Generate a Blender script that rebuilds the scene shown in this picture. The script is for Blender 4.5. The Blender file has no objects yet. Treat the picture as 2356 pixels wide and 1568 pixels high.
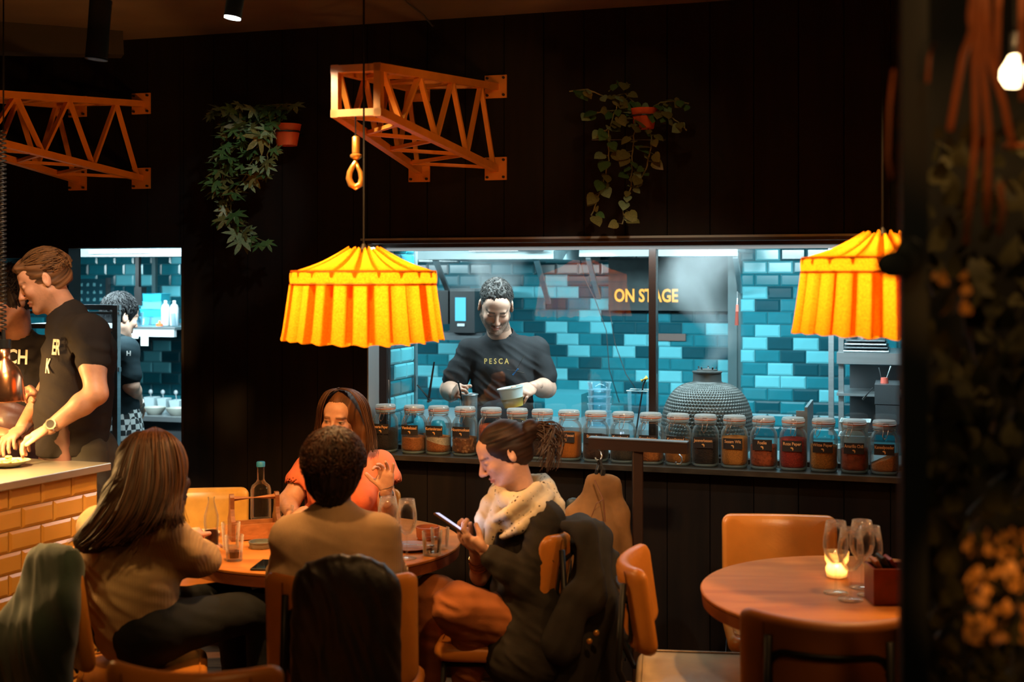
import bpy, math, random
import numpy as np
from mathutils import Vector, Matrix, noise as mnoise

# ---------------------------------------------------------------- camera, world, exposure, lights
scene = bpy.context.scene
COL = scene.collection
F_PX = 2900.0; CAM_Z = 1.77; HORIZON = 640.0
cam_d = bpy.data.cameras.new('camera'); cam = bpy.data.objects.new('camera', cam_d); COL.objects.link(cam)
cam.location = (0, 0, CAM_Z); cam.rotation_euler = (math.pi / 2, 0, 0)
cam_d.sensor_width = 36.0; cam_d.lens = 36.0 * F_PX / 2356.0
cam_d.shift_y = -(784.0 - HORIZON) / 2356.0
cam_d.clip_start = 0.05; cam_d.clip_end = 60
cam_d.dof.use_dof = True; cam_d.dof.focus_distance = 5.7; cam_d.dof.aperture_fstop = 2.0
scene.camera = cam
world = bpy.data.worlds.new('night'); scene.world = world; world.use_nodes = True
world.node_tree.nodes['Background'].inputs[0].default_value = (0.05, 0.045, 0.05, 1)
world.node_tree.nodes['Background'].inputs[1].default_value = 0.12
vs = scene.view_settings
vs.view_transform = 'Standard'; vs.look = 'None'; vs.gamma = 1.0; vs.use_curve_mapping = False
vs.exposure = 0.0
cy = scene.cycles
cy.use_denoising = True; cy.max_bounces = 8; cy.transparent_max_bounces = 24
cy.diffuse_bounces = 3; cy.glossy_bounces = 4; cy.transmission_bounces = 6; cy.volume_bounces = 0
cy.sample_clamp_indirect = 4.0; cy.caustics_reflective = False; cy.caustics_refractive = False
cy.volume_step_rate = 2.0; cy.volume_max_steps = 128

def P(px, py, Y):
    """point whose picture position is (px, py) at depth Y"""
    return Vector(((px - 1178.0) / F_PX * Y, Y, CAM_Z + (HORIZON - py) / F_PX * Y))

AW = math.atan(0.313); CA, SA = math.cos(AW), math.sin(AW)
WD = 5.719                                   # wall plane: y = WD - .313 x
def W(s, t, z):
    """wall coordinates: s along the wall, t into the kitchen"""
    return Vector((s * CA + t * SA, WD - s * SA + t * CA, z))
def wall_s(px, t=0.0):
    u = (px - 1178.0) / F_PX
    D = WD + t / CA
    return (u * D / (1 + 0.313 * u) - t * SA) / CA
def wall_Y(px, t=0.0):
    u = (px - 1178.0) / F_PX
    return (WD + t / CA) / (1 + 0.313 * u)
def wall_z(px, py, t=0.0):
    return CAM_Z + (HORIZON - py) / F_PX * wall_Y(px, t)

def light(name, kind, loc, power, color, size=0.1, size_y=None, target=None, spot=None, blend=0.5):
    d = bpy.data.lights.new(name, kind); d.energy = power; d.color = color
    if kind == 'AREA':
        d.size = size
        if size_y: d.shape = 'RECTANGLE'; d.size_y = size_y
    else:
        d.shadow_soft_size = size
    if kind == 'SPOT': d.spot_size = math.radians(spot or 45); d.spot_blend = blend
    o = bpy.data.objects.new(name, d); COL.objects.link(o); o.location = loc
    if target is not None:
        o.rotation_euler = (Vector(target) - Vector(loc)).to_track_quat('-Z', 'Y').to_euler()
    return o
WARM = (1.0, 0.50, 0.16); AMBER = (1.0, 0.42, 0.09); COOL = (0.72, 0.95, 1.0)
# unseen spots: first over the dining tables, then others added to brighten single subjects
light('unseen_spot', 'SPOT', (-0.75, 3.75, 2.9), 320, WARM, 0.05, target=(-0.75, 4.95, 0.75), spot=50)
light('unseen_spot', 'SPOT', (1.25, 3.5, 2.9), 130, WARM, 0.05, target=(1.25, 4.1, 0.75), spot=50)
light('crane_fill', 'SPOT', (0.9, 3.9, 1.35), 30, AMBER, 0.08, target=(-0.25, 5.1, 2.45), spot=44)  # unseen amber fills, added to brighten the crane brackets
light('crane_fill', 'SPOT', (-0.9, 4.3, 1.35), 34, AMBER, 0.08, target=(-2.0, 5.5, 2.45), spot=44)
light('crane_fill', 'SPOT', (-0.6, 2.6, 1.9), 12, AMBER, 0.08, target=(-0.5, 4.9, 2.45), spot=20)
light('unseen_spot', 'SPOT', (0.5, 2.6, 2.9), 85, WARM, 0.06, target=(-0.1, 4.7, 0.9), spot=45)
light('unseen_spot', 'SPOT', (-2.2, 3.9, 2.9), 90, WARM, 0.06, target=(-2.0, 5.1, 1.0), spot=50)
light('unseen_spot', 'SPOT', (-1.3, 3.7, 2.9), 110, (1.0, 0.84, 0.64), 0.05, target=(-1.85, 5.1, 1.3), spot=34)  # added to brighten the man at the pass
light('unseen_spot', 'SPOT', (-0.6, 2.9, 2.9), 170, (1.0, 0.58, 0.18), 0.06, target=(-1.9, 4.5, 0.85), spot=34)  # added to brighten the yellow tiled counter
light('unseen_spot', 'SPOT', (0.7, 3.0, 2.55), 105, (1.0, 0.72, 0.45), 0.05, target=(0.50, 5.5, 1.05), spot=44)  # added to brighten the jar contents, hung out of frame
light('unseen_spot', 'SPOT', (-0.2, 3.0, 2.6), 22, (1.0, 0.62, 0.3), 0.05, target=(-0.1, 5.6, 2.45), spot=20)
light('unseen_spot', 'SPOT', (-0.5, 4.2, 2.9), 30, (0.95, 1.0, 0.9), 0.04, target=P(540, 470, 5.9), spot=22)  # this and the next two added to brighten the wall plants
light('unseen_spot', 'SPOT', (0.4, 3.9, 2.9), 7, (1.0, 0.7, 0.35), 0.04, target=P(1450, 330, 5.4), spot=34)
light('unseen_spot', 'SPOT', (-1.0, 3.2, 2.9), 5, (1.0, 0.75, 0.4), 0.04, target=P(580, 320, 5.9), spot=34)
o_ = light('sill_fill', 'AREA', W(0.42, 0.06, 1.918), 18, (0.80, 0.97, 1.0), 2.3, 0.02); o_.rotation_euler = (0, 0, -AW)  # unseen strip added to brighten the jar lids
light('unseen_spot', 'SPOT', (0.9, 1.6, 2.9), 26, WARM, 0.05, target=(0.9, 3.5, 0.7), spot=40)  # this and the next: fill added for the near chair backs, no fixture
light('unseen_spot', 'SPOT', (-0.6, 1.6, 2.9), 30, WARM, 0.05, target=(-0.6, 3.9, 0.6), spot=50)
light('cluster_fill', 'SPOT', (0.6, 1.1, 1.9), 12, AMBER, 0.04, target=P(2185, 690, 2.0), spot=9)  # added fill for the orange leaf cluster, no lamp there
# kitchen lights, set unseen behind the window head to reach the tiles
for s_, p_ in ((-2.35, 78), (-0.30, 50), (0.95, 50)):
    o_ = light('kitchen_light', 'AREA', W(s_, 0.42, 2.04), p_, COOL, 1.25, 0.14); o_.rotation_euler = (math.radians(48), 0, -AW)
for s_, p_ in ((-3.1, 20), (-0.40, 9), (1.10, 8)):
    o_ = light('hood_fill', 'AREA', W(s_, 1.45, 1.86), p_, COOL, 1.0, 0.25); o_.rotation_euler = (math.radians(25), 0, -AW)  # added under the hoods to brighten the tiled walls

# ---------------------------------------------------------------- helpers
RND = random.Random(7)
def link(o): COL.objects.link(o); return o
ORG = {}
def root(name, label, cat, loc=(0, 0, 0), group=None):
    o = bpy.data.objects.new(name, None); link(o); o.location = loc
    o.empty_display_size = 0.05
    ORG[o.name] = Vector(loc)
    return tag(o, label, cat, group)
def tag(o, label=None, cat=None, group=None, kind=None):
    if label: o['label'] = label
    if cat: o['category'] = cat
    if group: o['group'] = group
    if kind: o['kind'] = kind
    return o
def children(o): return [c for c in bpy.data.objects if c.parent == o]
def copy_tree(o, parent=None, kids=None):
    if kids is None:
        kids = {}
        for c in bpy.data.objects:
            if c.parent: kids.setdefault(c.parent.name, []).append(c)
    c = o.copy(); link(c)
    if parent is not None: c.parent = parent
    for ch in kids.get(o.name, []): copy_tree(ch, c, kids)
    return c

def link_mesh(name, verts, faces, mat, parent=None, origin=None, smooth=False, angle=None):
    org = Vector((0, 0, 0))
    if parent is not None: org = ORG.get(parent.name, org)
    elif origin is not None: org = Vector(origin)
    va = np.asarray(verts, dtype=np.float64) - np.array(org)
    me = bpy.data.meshes.new(name); me.from_pydata(va.tolist(), [], faces)
    if mat is not None:
        for m_ in (mat if isinstance(mat, (list, tuple)) else [mat]): me.materials.append(m_)
    if smooth: me.polygons.foreach_set('use_smooth', [True] * len(me.polygons))
    me.update()
    if smooth and angle:
        try: me.set_sharp_from_angle(angle=math.radians(angle))
        except Exception: pass
    o = bpy.data.objects.new(name, me); link(o)
    if parent is not None: o.parent = parent; ORG[o.name] = org
    else: o.location = org; ORG[o.name] = org
    return o

def frame_of(d, up=(0, 0, 1)):
    d = Vector(d).normalized(); up = Vector(up)
    if abs(d.dot(up)) > 0.98: up = Vector((0, 1, 0)) if abs(d.y) < 0.9 else Vector((1, 0, 0))
    x = d.cross(up).normalized(); y = x.cross(d).normalized()
    return x, y, d

class MB:
    def __init__(s): s.v = []; s.f = []
    def add(s, vs_, fs):
        n = len(s.v); s.v.extend(tuple(v) for v in vs_); s.f.extend(tuple(i + n for i in f) for f in fs); return s
    def hexa(s, p):      # 8 points: bottom loop 0-3, top loop 4-7
        return s.add(p, [(3, 2, 1, 0), (4, 5, 6, 7), (0, 1, 5, 4), (1, 2, 6, 5), (2, 3, 7, 6), (3, 0, 4, 7)])
    def box(s, c, size, rz=0.0, M=None):
        hx, hy, hz = size[0] / 2, size[1] / 2, size[2] / 2
        R = M if M is not None else Matrix.Rotation(rz, 3, 'Z')
        c = Vector(c)
        return s.hexa([c + R @ Vector(q) for q in ((-hx, -hy, -hz), (hx, -hy, -hz), (hx, hy, -hz), (-hx, hy, -hz), (-hx, -hy, hz), (hx, -hy, hz), (hx, hy, hz), (-hx, hy, hz))])
    def cbox(s, c, size, b, rz=0.0, M=None):
        """chamfered box"""
        h = [size[0] / 2, size[1] / 2, size[2] / 2]
        b = min(b, min(h) * 0.9)
        R = M if M is not None else Matrix.Rotation(rz, 3, 'Z'); c = Vector(c)
        V = {}; vl = []
        for sx in (-1, 1):
            for sy in (-1, 1):
                for sz in (-1, 1):
                    sg = (sx, sy, sz)
                    for a in range(3):
                        p = [sg[i] * (h[i] - (0 if i == a else b)) for i in range(3)]
                        V[(sg, a)] = len(vl); vl.append(c + R @ Vector(p))
        fs = []
        for a in range(3):
            o1, o2 = (a + 1) % 3, (a + 2) % 3
            for sg in (-1, 1):
                q = []
                for (e1, e2) in ((-1, -1), (1, -1), (1, 1), (-1, 1)):
                    k = [0, 0, 0]; k[a] = sg; k[o1] = e1; k[o2] = e2; q.append(V[(tuple(k), a)])
                fs.append(tuple(q) if sg > 0 else tuple(reversed(q)))
            for e1 in (-1, 1):
                for e2 in (-1, 1):
                    k0 = [0, 0, 0]; k1 = [0, 0, 0]
                    k0[o1] = k1[o1] = e1; k0[o2] = k1[o2] = e2; k0[a] = -1; k1[a] = 1
                    q = (V[(tuple(k0), o1)], V[(tuple(k1), o1)], V[(tuple(k1), o2)], V[(tuple(k0), o2)])
                    fs.append(q if e1 * e2 < 0 else tuple(reversed(q)))
        for sx in (-1, 1):
            for sy in (-1, 1):
                for sz in (-1, 1):
                    q = tuple(V[((sx, sy, sz), a)] for a in range(3)); fs.append(q if sx * sy * sz > 0 else tuple(reversed(q)))
        return s.add(vl, fs)
    def tube(s, pts, r, n=8, closed=False, caps=True, up=(0, 0, 1), sq=1.0):
        pts = [Vector(p) for p in pts]; m = len(pts)
        rr = r if isinstance(r, (list, tuple)) else [r] * m
        rings = []; prev = None
        for i, p in enumerate(pts):
            if closed: d = pts[(i + 1) % m] - pts[i - 1]
            else: d = pts[min(i + 1, m - 1)] - pts[max(i - 1, 0)]
            if d.length < 1e-9: d = Vector((0, 0, 1))
            d.normalize()
            if prev is None: x, y, _ = frame_of(d, up)
            else:
                x = prev - d * prev.dot(d)
                if x.length < 1e-6: x, y, _ = frame_of(d, up)
                x.normalize(); y = d.cross(x)
            prev = x
            rings.append([p + (x * math.cos(2 * math.pi * k / n) + y * sq * math.sin(2 * math.pi * k / n)) * rr[i] for k in range(n)])
        vs_ = [q for g in rings for q in g]; fs = []
        for i in range(m if closed else m - 1):
            j = (i + 1) % m
            for k in range(n):
                k2 = (k + 1) % n; fs.append((i * n + k, i * n + k2, j * n + k2, j * n + k))
        if caps and not closed: fs.append(tuple(range(n - 1, -1, -1))); fs.append(tuple((m - 1) * n + k for k in range(n)))
        return s.add(vs_, fs)
    def bar(s, a, b, w, h=None, up=(0, 0, 1)):
        """rectangular bar a->b"""
        h = h or w; a = Vector(a); b = Vector(b); x, y, d = frame_of(b - a, up)
        c = [(-w / 2, -h / 2), (w / 2, -h / 2), (w / 2, h / 2), (-w / 2, h / 2)]
        return s.hexa([a + x * i + y * j for i, j in c] + [b + x * i + y * j for i, j in c])
    def lathe(s, prof, c=(0, 0, 0), n=24, caps=True, sq=None, M=None):
        """prof: (r, z) list; sq: function(angle)->radius factor"""
        c = Vector(c); vs_ = []
        for (r, z) in prof:
            for k in range(n):
                a = 2 * math.pi * k / n; f = sq(a) if sq else 1.0
                q = Vector((r * f * math.cos(a), r * f * math.sin(a), z))
                vs_.append(c + (M @ q if M is not None else q))
        fs = []
        for i in range(len(prof) - 1):
            for k in range(n):
                k2 = (k + 1) % n; fs.append((i * n + k, i * n + k2, (i + 1) * n + k2, (i + 1) * n + k))
        if caps:
            if prof[0][0] > 1e-5: fs.append(tuple(range(n - 1, -1, -1)))
            if prof[-1][0] > 1e-5: fs.append(tuple((len(prof) - 1) * n + k for k in range(n)))
        return s.add(vs_, fs)
    def sphere(s, c, r, n=12, m=8, M=None):
        rx, ry, rz = (r, r, r) if not isinstance(r, (tuple, list)) else r
        vs_ = []; c = Vector(c)
        for i in range(m + 1):
            th = math.pi * i / m
            for k in range(n):
                a = 2 * math.pi * k / n
                q = Vector((rx * math.sin(th) * math.cos(a), ry * math.sin(th) * math.sin(a), -rz * math.cos(th)))
                vs_.append(c + (M @ q if M is not None else q))
        fs = [(i * n + k, i * n + (k + 1) % n, (i + 1) * n + (k + 1) % n, (i + 1) * n + k) for i in range(m) for k in range(n)]
        return s.add(vs_, fs)
    def grid(s, fn, nu, nv, closed_u=False):
        vs_ = [fn(i / (nu if closed_u else nu - 1), j / (nv - 1)) for j in range(nv) for i in range(nu)]
        fs = []
        for j in range(nv - 1):
            for i in range(nu if closed_u else nu - 1):
                i2 = (i + 1) % nu; fs.append((j * nu + i, j * nu + i2, (j + 1) * nu + i2, (j + 1) * nu + i))
        return s.add(vs_, fs)
    def build(s, name, mat, parent=None, smooth=False, origin=None, angle=None):
        return link_mesh(name, s.v, s.f, mat, parent, origin, smooth, angle)

def solidify(o, th, offset=-1.0):
    m = o.modifiers.new('s', 'SOLIDIFY'); m.thickness = th; m.offset = offset; return o
def subsurf(o, n=2):
    m = o.modifiers.new('s', 'SUBSURF'); m.levels = n; m.render_levels = n; return o
def bevel(o, w, seg=2):
    m = o.modifiers.new('b', 'BEVEL'); m.width = w; m.segments = seg; m.limit_method = 'ANGLE'; return o

# ---------------------------------------------------------------- materials
MATS = {}
def nodes(m): m.use_nodes = True; return m.node_tree.nodes, m.node_tree.links
def pm(name, col, rough=0.5, metal=0.0, var=0.0, scale=20.0, bump=0.0, bscale=None, spec=0.5, stretch=(1, 1, 1), sheen=0.0, coat=0.0, emit=None, estr=0.0, trans=0.0, coords='Object', attr=None, wave=None, sss=0.0, detail=3.0):
    """principled material; var = procedural colour variation, bump = fine relief, wave=(scale, strength, axis)"""
    if name in MATS: return MATS[name]
    m = bpy.data.materials.new(name); MATS[name] = m; N, L = nodes(m)
    b = N['Principled BSDF']; b.inputs['Roughness'].default_value = rough; b.inputs['Metallic'].default_value = metal
    b.inputs['Base Color'].default_value = (*col, 1); b.inputs['Specular IOR Level'].default_value = spec
    if sheen: b.inputs['Sheen Weight'].default_value = sheen
    if coat: b.inputs['Coat Weight'].default_value = coat; b.inputs['Coat Roughness'].default_value = 0.15
    if sss: b.inputs['Subsurface Weight'].default_value = sss; b.inputs['Subsurface Radius'].default_value = (0.012, 0.005, 0.003)
    if trans: b.inputs['Transmission Weight'].default_value = trans
    if emit: b.inputs['Emission Color'].default_value = (*emit, 1); b.inputs['Emission Strength'].default_value = estr
    tc = N.new('ShaderNodeTexCoord'); mp = N.new('ShaderNodeMapping'); mp.inputs['Scale'].default_value = stretch
    L.new(tc.outputs[coords], mp.inputs['Vector'])
    src = None
    if attr:
        at = N.new('ShaderNodeVertexColor'); at.layer_name = attr; src = at.outputs['Color']; L.new(src, b.inputs['Base Color'])
    if var:
        nz = N.new('ShaderNodeTexNoise'); nz.inputs['Scale'].default_value = scale; nz.inputs['Detail'].default_value = detail
        L.new(mp.outputs[0], nz.inputs['Vector'])
        mr = N.new('ShaderNodeMapRange'); mr.inputs['From Min'].default_value = 0.3; mr.inputs['From Max'].default_value = 0.7
        mr.inputs['To Min'].default_value = 1 - var; mr.inputs['To Max'].default_value = 1 + var
        L.new(nz.outputs['Fac'], mr.inputs['Value'])
        mx = N.new('ShaderNodeVectorMath'); mx.operation = 'SCALE'
        if src is not None: L.new(src, mx.inputs[0])
        else: mx.inputs[0].default_value = col
        L.new(mr.outputs[0], mx.inputs['Scale']); L.new(mx.outputs[0], b.inputs['Base Color'])
    last = None
    if bump:
        nb = N.new('ShaderNodeTexNoise'); nb.inputs['Scale'].default_value = bscale or scale * 3; nb.inputs['Detail'].default_value = 4
        L.new(mp.outputs[0], nb.inputs['Vector'])
        bp = N.new('ShaderNodeBump'); bp.inputs['Strength'].default_value = bump; bp.inputs['Distance'].default_value = 0.01
        L.new(nb.outputs['Fac'], bp.inputs['Height']); last = bp
    if wave:
        wv = N.new('ShaderNodeTexWave'); wv.bands_direction = wave[2]; wv.inputs['Scale'].default_value = wave[0]; wv.inputs['Distortion'].default_value = 0.4
        L.new(mp.outputs[0], wv.inputs['Vector'])
        bw = N.new('ShaderNodeBump'); bw.inputs['Strength'].default_value = wave[1]; bw.inputs['Distance'].default_value = 0.01
        L.new(wv.outputs['Fac'], bw.inputs['Height'])
        if last: L.new(last.outputs[0], bw.inputs['Normal'])
        last = bw
    if last: L.new(last.outputs[0], b.inputs['Normal'])
    return m

def glass_mat(name, tint=(1, 1, 1), refl=1.0, rough=0.02, edge=0.0, edge_col=(0.7, 0.9, 0.95), ior=1.45):
    """clear thin glass: transparent + fresnel reflection, bright rim outlines put into the edge colour"""
    if name in MATS: return MATS[name]
    m = bpy.data.materials.new(name); MATS[name] = m; N, L = nodes(m); N.remove(N['Principled BSDF']); out = N['Material Output']
    tr = N.new('ShaderNodeBsdfTransparent'); tr.inputs[0].default_value = (*tint, 1)
    gl = N.new('ShaderNodeBsdfGlossy'); gl.inputs['Roughness'].default_value = rough; gl.inputs['Color'].default_value = (refl, refl, refl, 1)
    fr = N.new('ShaderNodeFresnel'); fr.inputs['IOR'].default_value = ior
    fs_ = N.new('ShaderNodeMath'); fs_.operation = 'MULTIPLY'; fs_.inputs[1].default_value = 0.55 if edge else 1.0; L.new(fr.outputs[0], fs_.inputs[0])
    mx = N.new('ShaderNodeMixShader'); L.new(fs_.outputs[0], mx.inputs[0]); L.new(tr.outputs[0], mx.inputs[1]); L.new(gl.outputs[0], mx.inputs[2])
    last = mx
    if edge:  # pale rim colour imitates light caught by the edges
        lw = N.new('ShaderNodeLayerWeight'); lw.inputs['Blend'].default_value = 0.35
        pw = N.new('ShaderNodeMath'); pw.operation = 'POWER'; pw.inputs[1].default_value = 2.0; L.new(lw.outputs['Facing'], pw.inputs[0])
        ml = N.new('ShaderNodeMath'); ml.operation = 'MULTIPLY'; ml.inputs[1].default_value = edge; L.new(pw.outputs[0], ml.inputs[0])
        df = N.new('ShaderNodeBsdfTranslucent'); df.inputs[0].default_value = (*edge_col, 1)
        d2 = N.new('ShaderNodeBsdfDiffuse'); d2.inputs[0].default_value = (*edge_col, 1)
        md = N.new('ShaderNodeMixShader'); L.new(df.outputs[0], md.inputs[1]); L.new(d2.outputs[0], md.inputs[2])
        m2 = N.new('ShaderNodeMixShader'); L.new(ml.outputs[0], m2.inputs[0]); L.new(mx.outputs[0], m2.inputs[1]); L.new(md.outputs[0], m2.inputs[2]); last = m2
    L.new(last.outputs[0], out.inputs['Surface'])
    return m

def wood_mat(name, c1, c2, scale=3.0, rough=0.4, stretch=(1, 12, 12), coat=0.0, bump=0.05, spec=0.5):
    if name in MATS: return MATS[name]
    m = bpy.data.materials.new(name); MATS[name] = m; N, L = nodes(m); b = N['Principled BSDF']
    b.inputs['Roughness'].default_value = rough; b.inputs['Specular IOR Level'].default_value = spec
    if coat: b.inputs['Coat Weight'].default_value = coat; b.inputs['Coat Roughness'].default_value = 0.25
    tc = N.new('ShaderNodeTexCoord'); mp = N.new('ShaderNodeMapping'); mp.inputs['Scale'].default_value = stretch
    L.new(tc.outputs['Object'], mp.inputs['Vector'])
    nz = N.new('ShaderNodeTexNoise'); nz.inputs['Scale'].default_value = scale; nz.inputs['Detail'].default_value = 6; nz.inputs['Distortion'].default_value = 0.6
    L.new(mp.outputs[0], nz.inputs['Vector'])
    cr = N.new('ShaderNodeValToRGB'); cr.color_ramp.elements[0].position = 0.3; cr.color_ramp.elements[1].position = 0.72
    cr.color_ramp.elements[0].color = (*c1, 1); cr.color_ramp.elements[1].color = (*c2, 1)
    L.new(nz.outputs['Fac'], cr.inputs[0]); L.new(cr.outputs[0], b.inputs['Base Color'])
    bp = N.new('ShaderNodeBump'); bp.inputs['Strength'].default_value = bump; L.new(nz.outputs['Fac'], bp.inputs['Height']); L.new(bp.outputs[0], b.inputs['Normal'])
    return m

FONT_CACHE = {}
def text_obj(name, body, size, M, mat, parent=None, origin=None, extrude=0.0004, align='CENTER', xs=1.0, bold=0.0, shear=0.0):
    """flat lettering; M maps the text plane (x right, y up) into the world"""
    cu = bpy.data.curves.new(name, 'FONT'); cu.body = body; cu.size = size; cu.align_x = align; cu.align_y = 'CENTER'; cu.extrude = extrude
    cu.offset = bold; cu.shear = shear; cu.resolution_u = 3
    to = bpy.data.objects.new(name + '_tmp', cu); link(to)
    bpy.context.view_layer.update()
    me = bpy.data.meshes.new_from_object(to.evaluated_get(bpy.context.evaluated_depsgraph_get()))
    bpy.data.objects.remove(to); bpy.data.curves.remove(cu)
    org = ORG.get(parent.name) if parent is not None else Vector(origin or M.translation)
    me.transform(Matrix.Translation(-org) @ M @ Matrix.Diagonal((xs, 1, 1, 1)))
    me.materials.clear(); me.materials.append(mat)
    o = bpy.data.objects.new(name, me); link(o)
    if parent is not None: o.parent = parent
    else: o.location = org
    return o
def plane_M(origin, xdir, ydir):
    x = Vector(xdir).normalized(); y = Vector(ydir).normalized(); z = x.cross(y).normalized()
    M = Matrix((x, y, z)).transposed().to_4x4(); M.translation = origin; return M
XW = Vector((CA, -SA, 0)); TW = Vector((SA, CA, 0)); UP = Vector((0, 0, 1))
def K(px, py, t): return P(px, py, wall_Y(px, t))

# ---------------------------------------------------------------- structure
M_wall = wood_mat('wall_wood', (0.0065, 0.0050, 0.0046), (0.0125, 0.0080, 0.0060), 2.0, 0.7, (10, 10, 1), spec=0.15)
M_back = pm('wall_backing', (0.006, 0.005, 0.005), 0.8)
M_ceil = pm('ceiling_paint', (0.12, 0.085, 0.06), 0.9, var=0.15, scale=3)
M_floor = wood_mat('floor_wood', (0.10, 0.035, 0.012), (0.26, 0.11, 0.04), 4.0, 0.35, (1.2, 9, 9))
M_steel = pm('brushed_steel', (0.42, 0.46, 0.48), 0.32, 0.85, var=0.08, scale=4, stretch=(1, 1, 20))
M_dsteel = pm('dark_steel', (0.10, 0.11, 0.12), 0.4, 0.7, var=0.15, scale=6)
M_black = pm('black_metal', (0.012, 0.012, 0.013), 0.45, 0.3)
M_blackp = pm('black_plastic', (0.015, 0.016, 0.018), 0.35)
M_frame = pm('window_frame_brown', (0.020, 0.010, 0.007), 0.4)
M_grout = pm('grout', (0.02, 0.10, 0.12), 0.8)
M_grey = pm('jamb_grey', (0.30, 0.34, 0.35), 0.5, 0.2)
M_white = pm('white_plastic', (0.42, 0.47, 0.50), 0.35)

Z_TOP, Z_SILL, Z_CEIL = 1.935, 0.955, 2.966
S_D0, S_D1 = wall_s(-230), wall_s(422)
S_W0, S_W1 = wall_s(845), wall_s(2240)
S_L, S_R = -4.9, 3.4

def wbox(mb, s0, s1, t0, t1, z0, z1):
    mb.hexa([W(s0, t0, z0), W(s1, t0, z0), W(s1, t1, z0), W(s0, t1, z0), W(s0, t0, z1), W(s1, t0, z1), W(s1, t1, z1), W(s0, t1, z1)])
    return mb
m = MB()
wbox(m, S_L, S_D0, 0.02, 0.15, 0, Z_CEIL); wbox(m, S_D0, S_D1, 0.02, 0.15, Z_TOP, Z_CEIL)
wbox(m, S_D1, S_W0, 0.02, 0.15, 0, Z_CEIL); wbox(m, S_W0, S_W1, 0.02, 0.15, Z_TOP, Z_CEIL)
wbox(m, S_W0, S_W1, 0.02, 0.15, 0, Z_SILL - 0.02); wbox(m, S_W1, S_R, 0.02, 0.15, 0, Z_CEIL)
wall_back = m.build('wall_back', M_back); wall_back['kind'] = 'structure'
# vertical wall boards, each with its own edges
s = S_L
k = 0
while s < S_R - 0.01:
    e = min(s + 0.187, S_R)
    for (a, b) in ((s, e),):
        cuts = sorted([a, b] + [c for c in (S_D0, S_D1, S_W0, S_W1) if a + 0.004 < c < b - 0.004])
        for a2, b2 in zip(cuts[:-1], cuts[1:]):
            mid = (a2 + b2) / 2
            if S_D0 < mid < S_D1: spans = [(Z_TOP, Z_CEIL)]
            elif S_W0 < mid < S_W1: spans = [(0.08, Z_SILL - 0.02), (Z_TOP, Z_CEIL)]
            else: spans = [(0.08, Z_CEIL)]
            for z0, z1 in spans:
                q = MB(); d = RND.uniform(0, 0.0025); g = 0.0022
                q.hexa([W(a2 + g, d, z0), W(b2 - g, d, z0), W(b2, 0.02, z0), W(a2, 0.02, z0), W(a2 + g, d, z1), W(b2 - g, d, z1), W(b2, 0.02, z1), W(a2, 0.02, z1)])
                q.build('plank', M_wall, wall_back)
    s = e
m = MB(); wbox(m, S_D1, S_W0, -0.012, 0.02, 0, 0.08); wbox(m, S_W0, S_R, -0.012, 0.02, 0, 0.08)
tag(m.build('baseboard_back', M_wall), kind='structure')
# floor with boards near the tables
m = MB(); m.box((0, 4.3, -0.05), (14, 12, 0.08)); fl = m.build('floor', M_floor); fl['kind'] = 'structure'
for i in range(15):
    y0 = 4.2 + i * 0.14; off = (i * 0.77) % 1.3
    for j in range(4):
        x0 = -2.6 + j * 1.3 + off - 0.6; q = MB(); q.cbox((x0 + 0.65, y0 + 0.07, -0.006), (1.296, 0.136, 0.012), 0.0015); q.build('plank', M_floor, fl)
m = MB(); m.box((0, 3.2, Z_CEIL + 0.06), (14, 9.5, 0.12)); c_ = m.build('ceiling', M_ceil); c_['kind'] = 'structure'
m = MB(); m.box((-5.0, 2.2, 1.5), (0.1, 10.5, 3.0)); tag(m.build('wall_left', M_back), kind='structure')
m = MB(); m.box((4.2, 1.5, 1.5), (0.1, 7, 3.0)); tag(m.build('wall_right', M_back), kind='structure')

# ---- window to the kitchen
win = root('window_1', None, None); win['kind'] = 'structure'
FT = 0.145
m = MB(); sx0 = wall_s(876, FT); sx1 = S_W1 + 0.05
wbox(m, sx0, wall_s(893, FT), FT - 0.02, FT + 0.03, Z_SILL, Z_TOP)
wbox(m, sx0, sx1, FT - 0.02, FT + 0.03, Z_TOP - 0.035, Z_TOP)
wbox(m, sx0, sx1, FT - 0.02, FT + 0.03, Z_SILL, Z_SILL + 0.02)
m.build('window_frame', M_frame, win)
m = MB(); wbox(m, wall_s(1495, FT), wall_s(1511, FT), FT - 0.025, FT + 0.035, Z_SILL, Z_TOP - 0.03); m.build('mullion', M_frame, win)
M_pane = glass_mat('window_glass', (0.97, 1.0, 1.0), 0.95, 0.0, ior=1.52)
m = MB(); wbox(m, wall_s(893, FT), wall_s(1495, FT), FT + 0.004, FT + 0.010, Z_SILL + 0.015, Z_TOP - 0.03); m.build('glass_pane', M_pane, win)
m = MB(); wbox(m, wall_s(1511, FT), sx1, FT + 0.004, FT + 0.010, Z_SILL + 0.015, Z_TOP - 0.03); m.build('glass_pane', M_pane, win)
m = MB(); wbox(m, S_W0 - 0.0, S_W0 + 0.006, 0.0, FT + 0.15, Z_SILL, Z_TOP); m.build('jamb_lining', M_grey, win)
m = MB(); wbox(m, S_W0 - 0.02, S_W1, -0.075, FT + 0.01, Z_SILL - 0.022, Z_SILL); m.build('window_sill', wood_mat('sill_wood', (0.02, 0.017, 0.012), (0.05, 0.042, 0.03), 3, 0.35), win)
m = MB(); wbox(m, S_W0 - 0.03, S_W1, -0.012, 0.001, Z_TOP + 0.012, Z_TOP + 0.022); m.build('head_trim', M_grey, win)
m = MB(); wbox(m, S_W0, S_W1, -0.010, FT, Z_TOP - 0.002, Z_TOP + 0.012); m.build('head_lining', M_frame, win)

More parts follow.
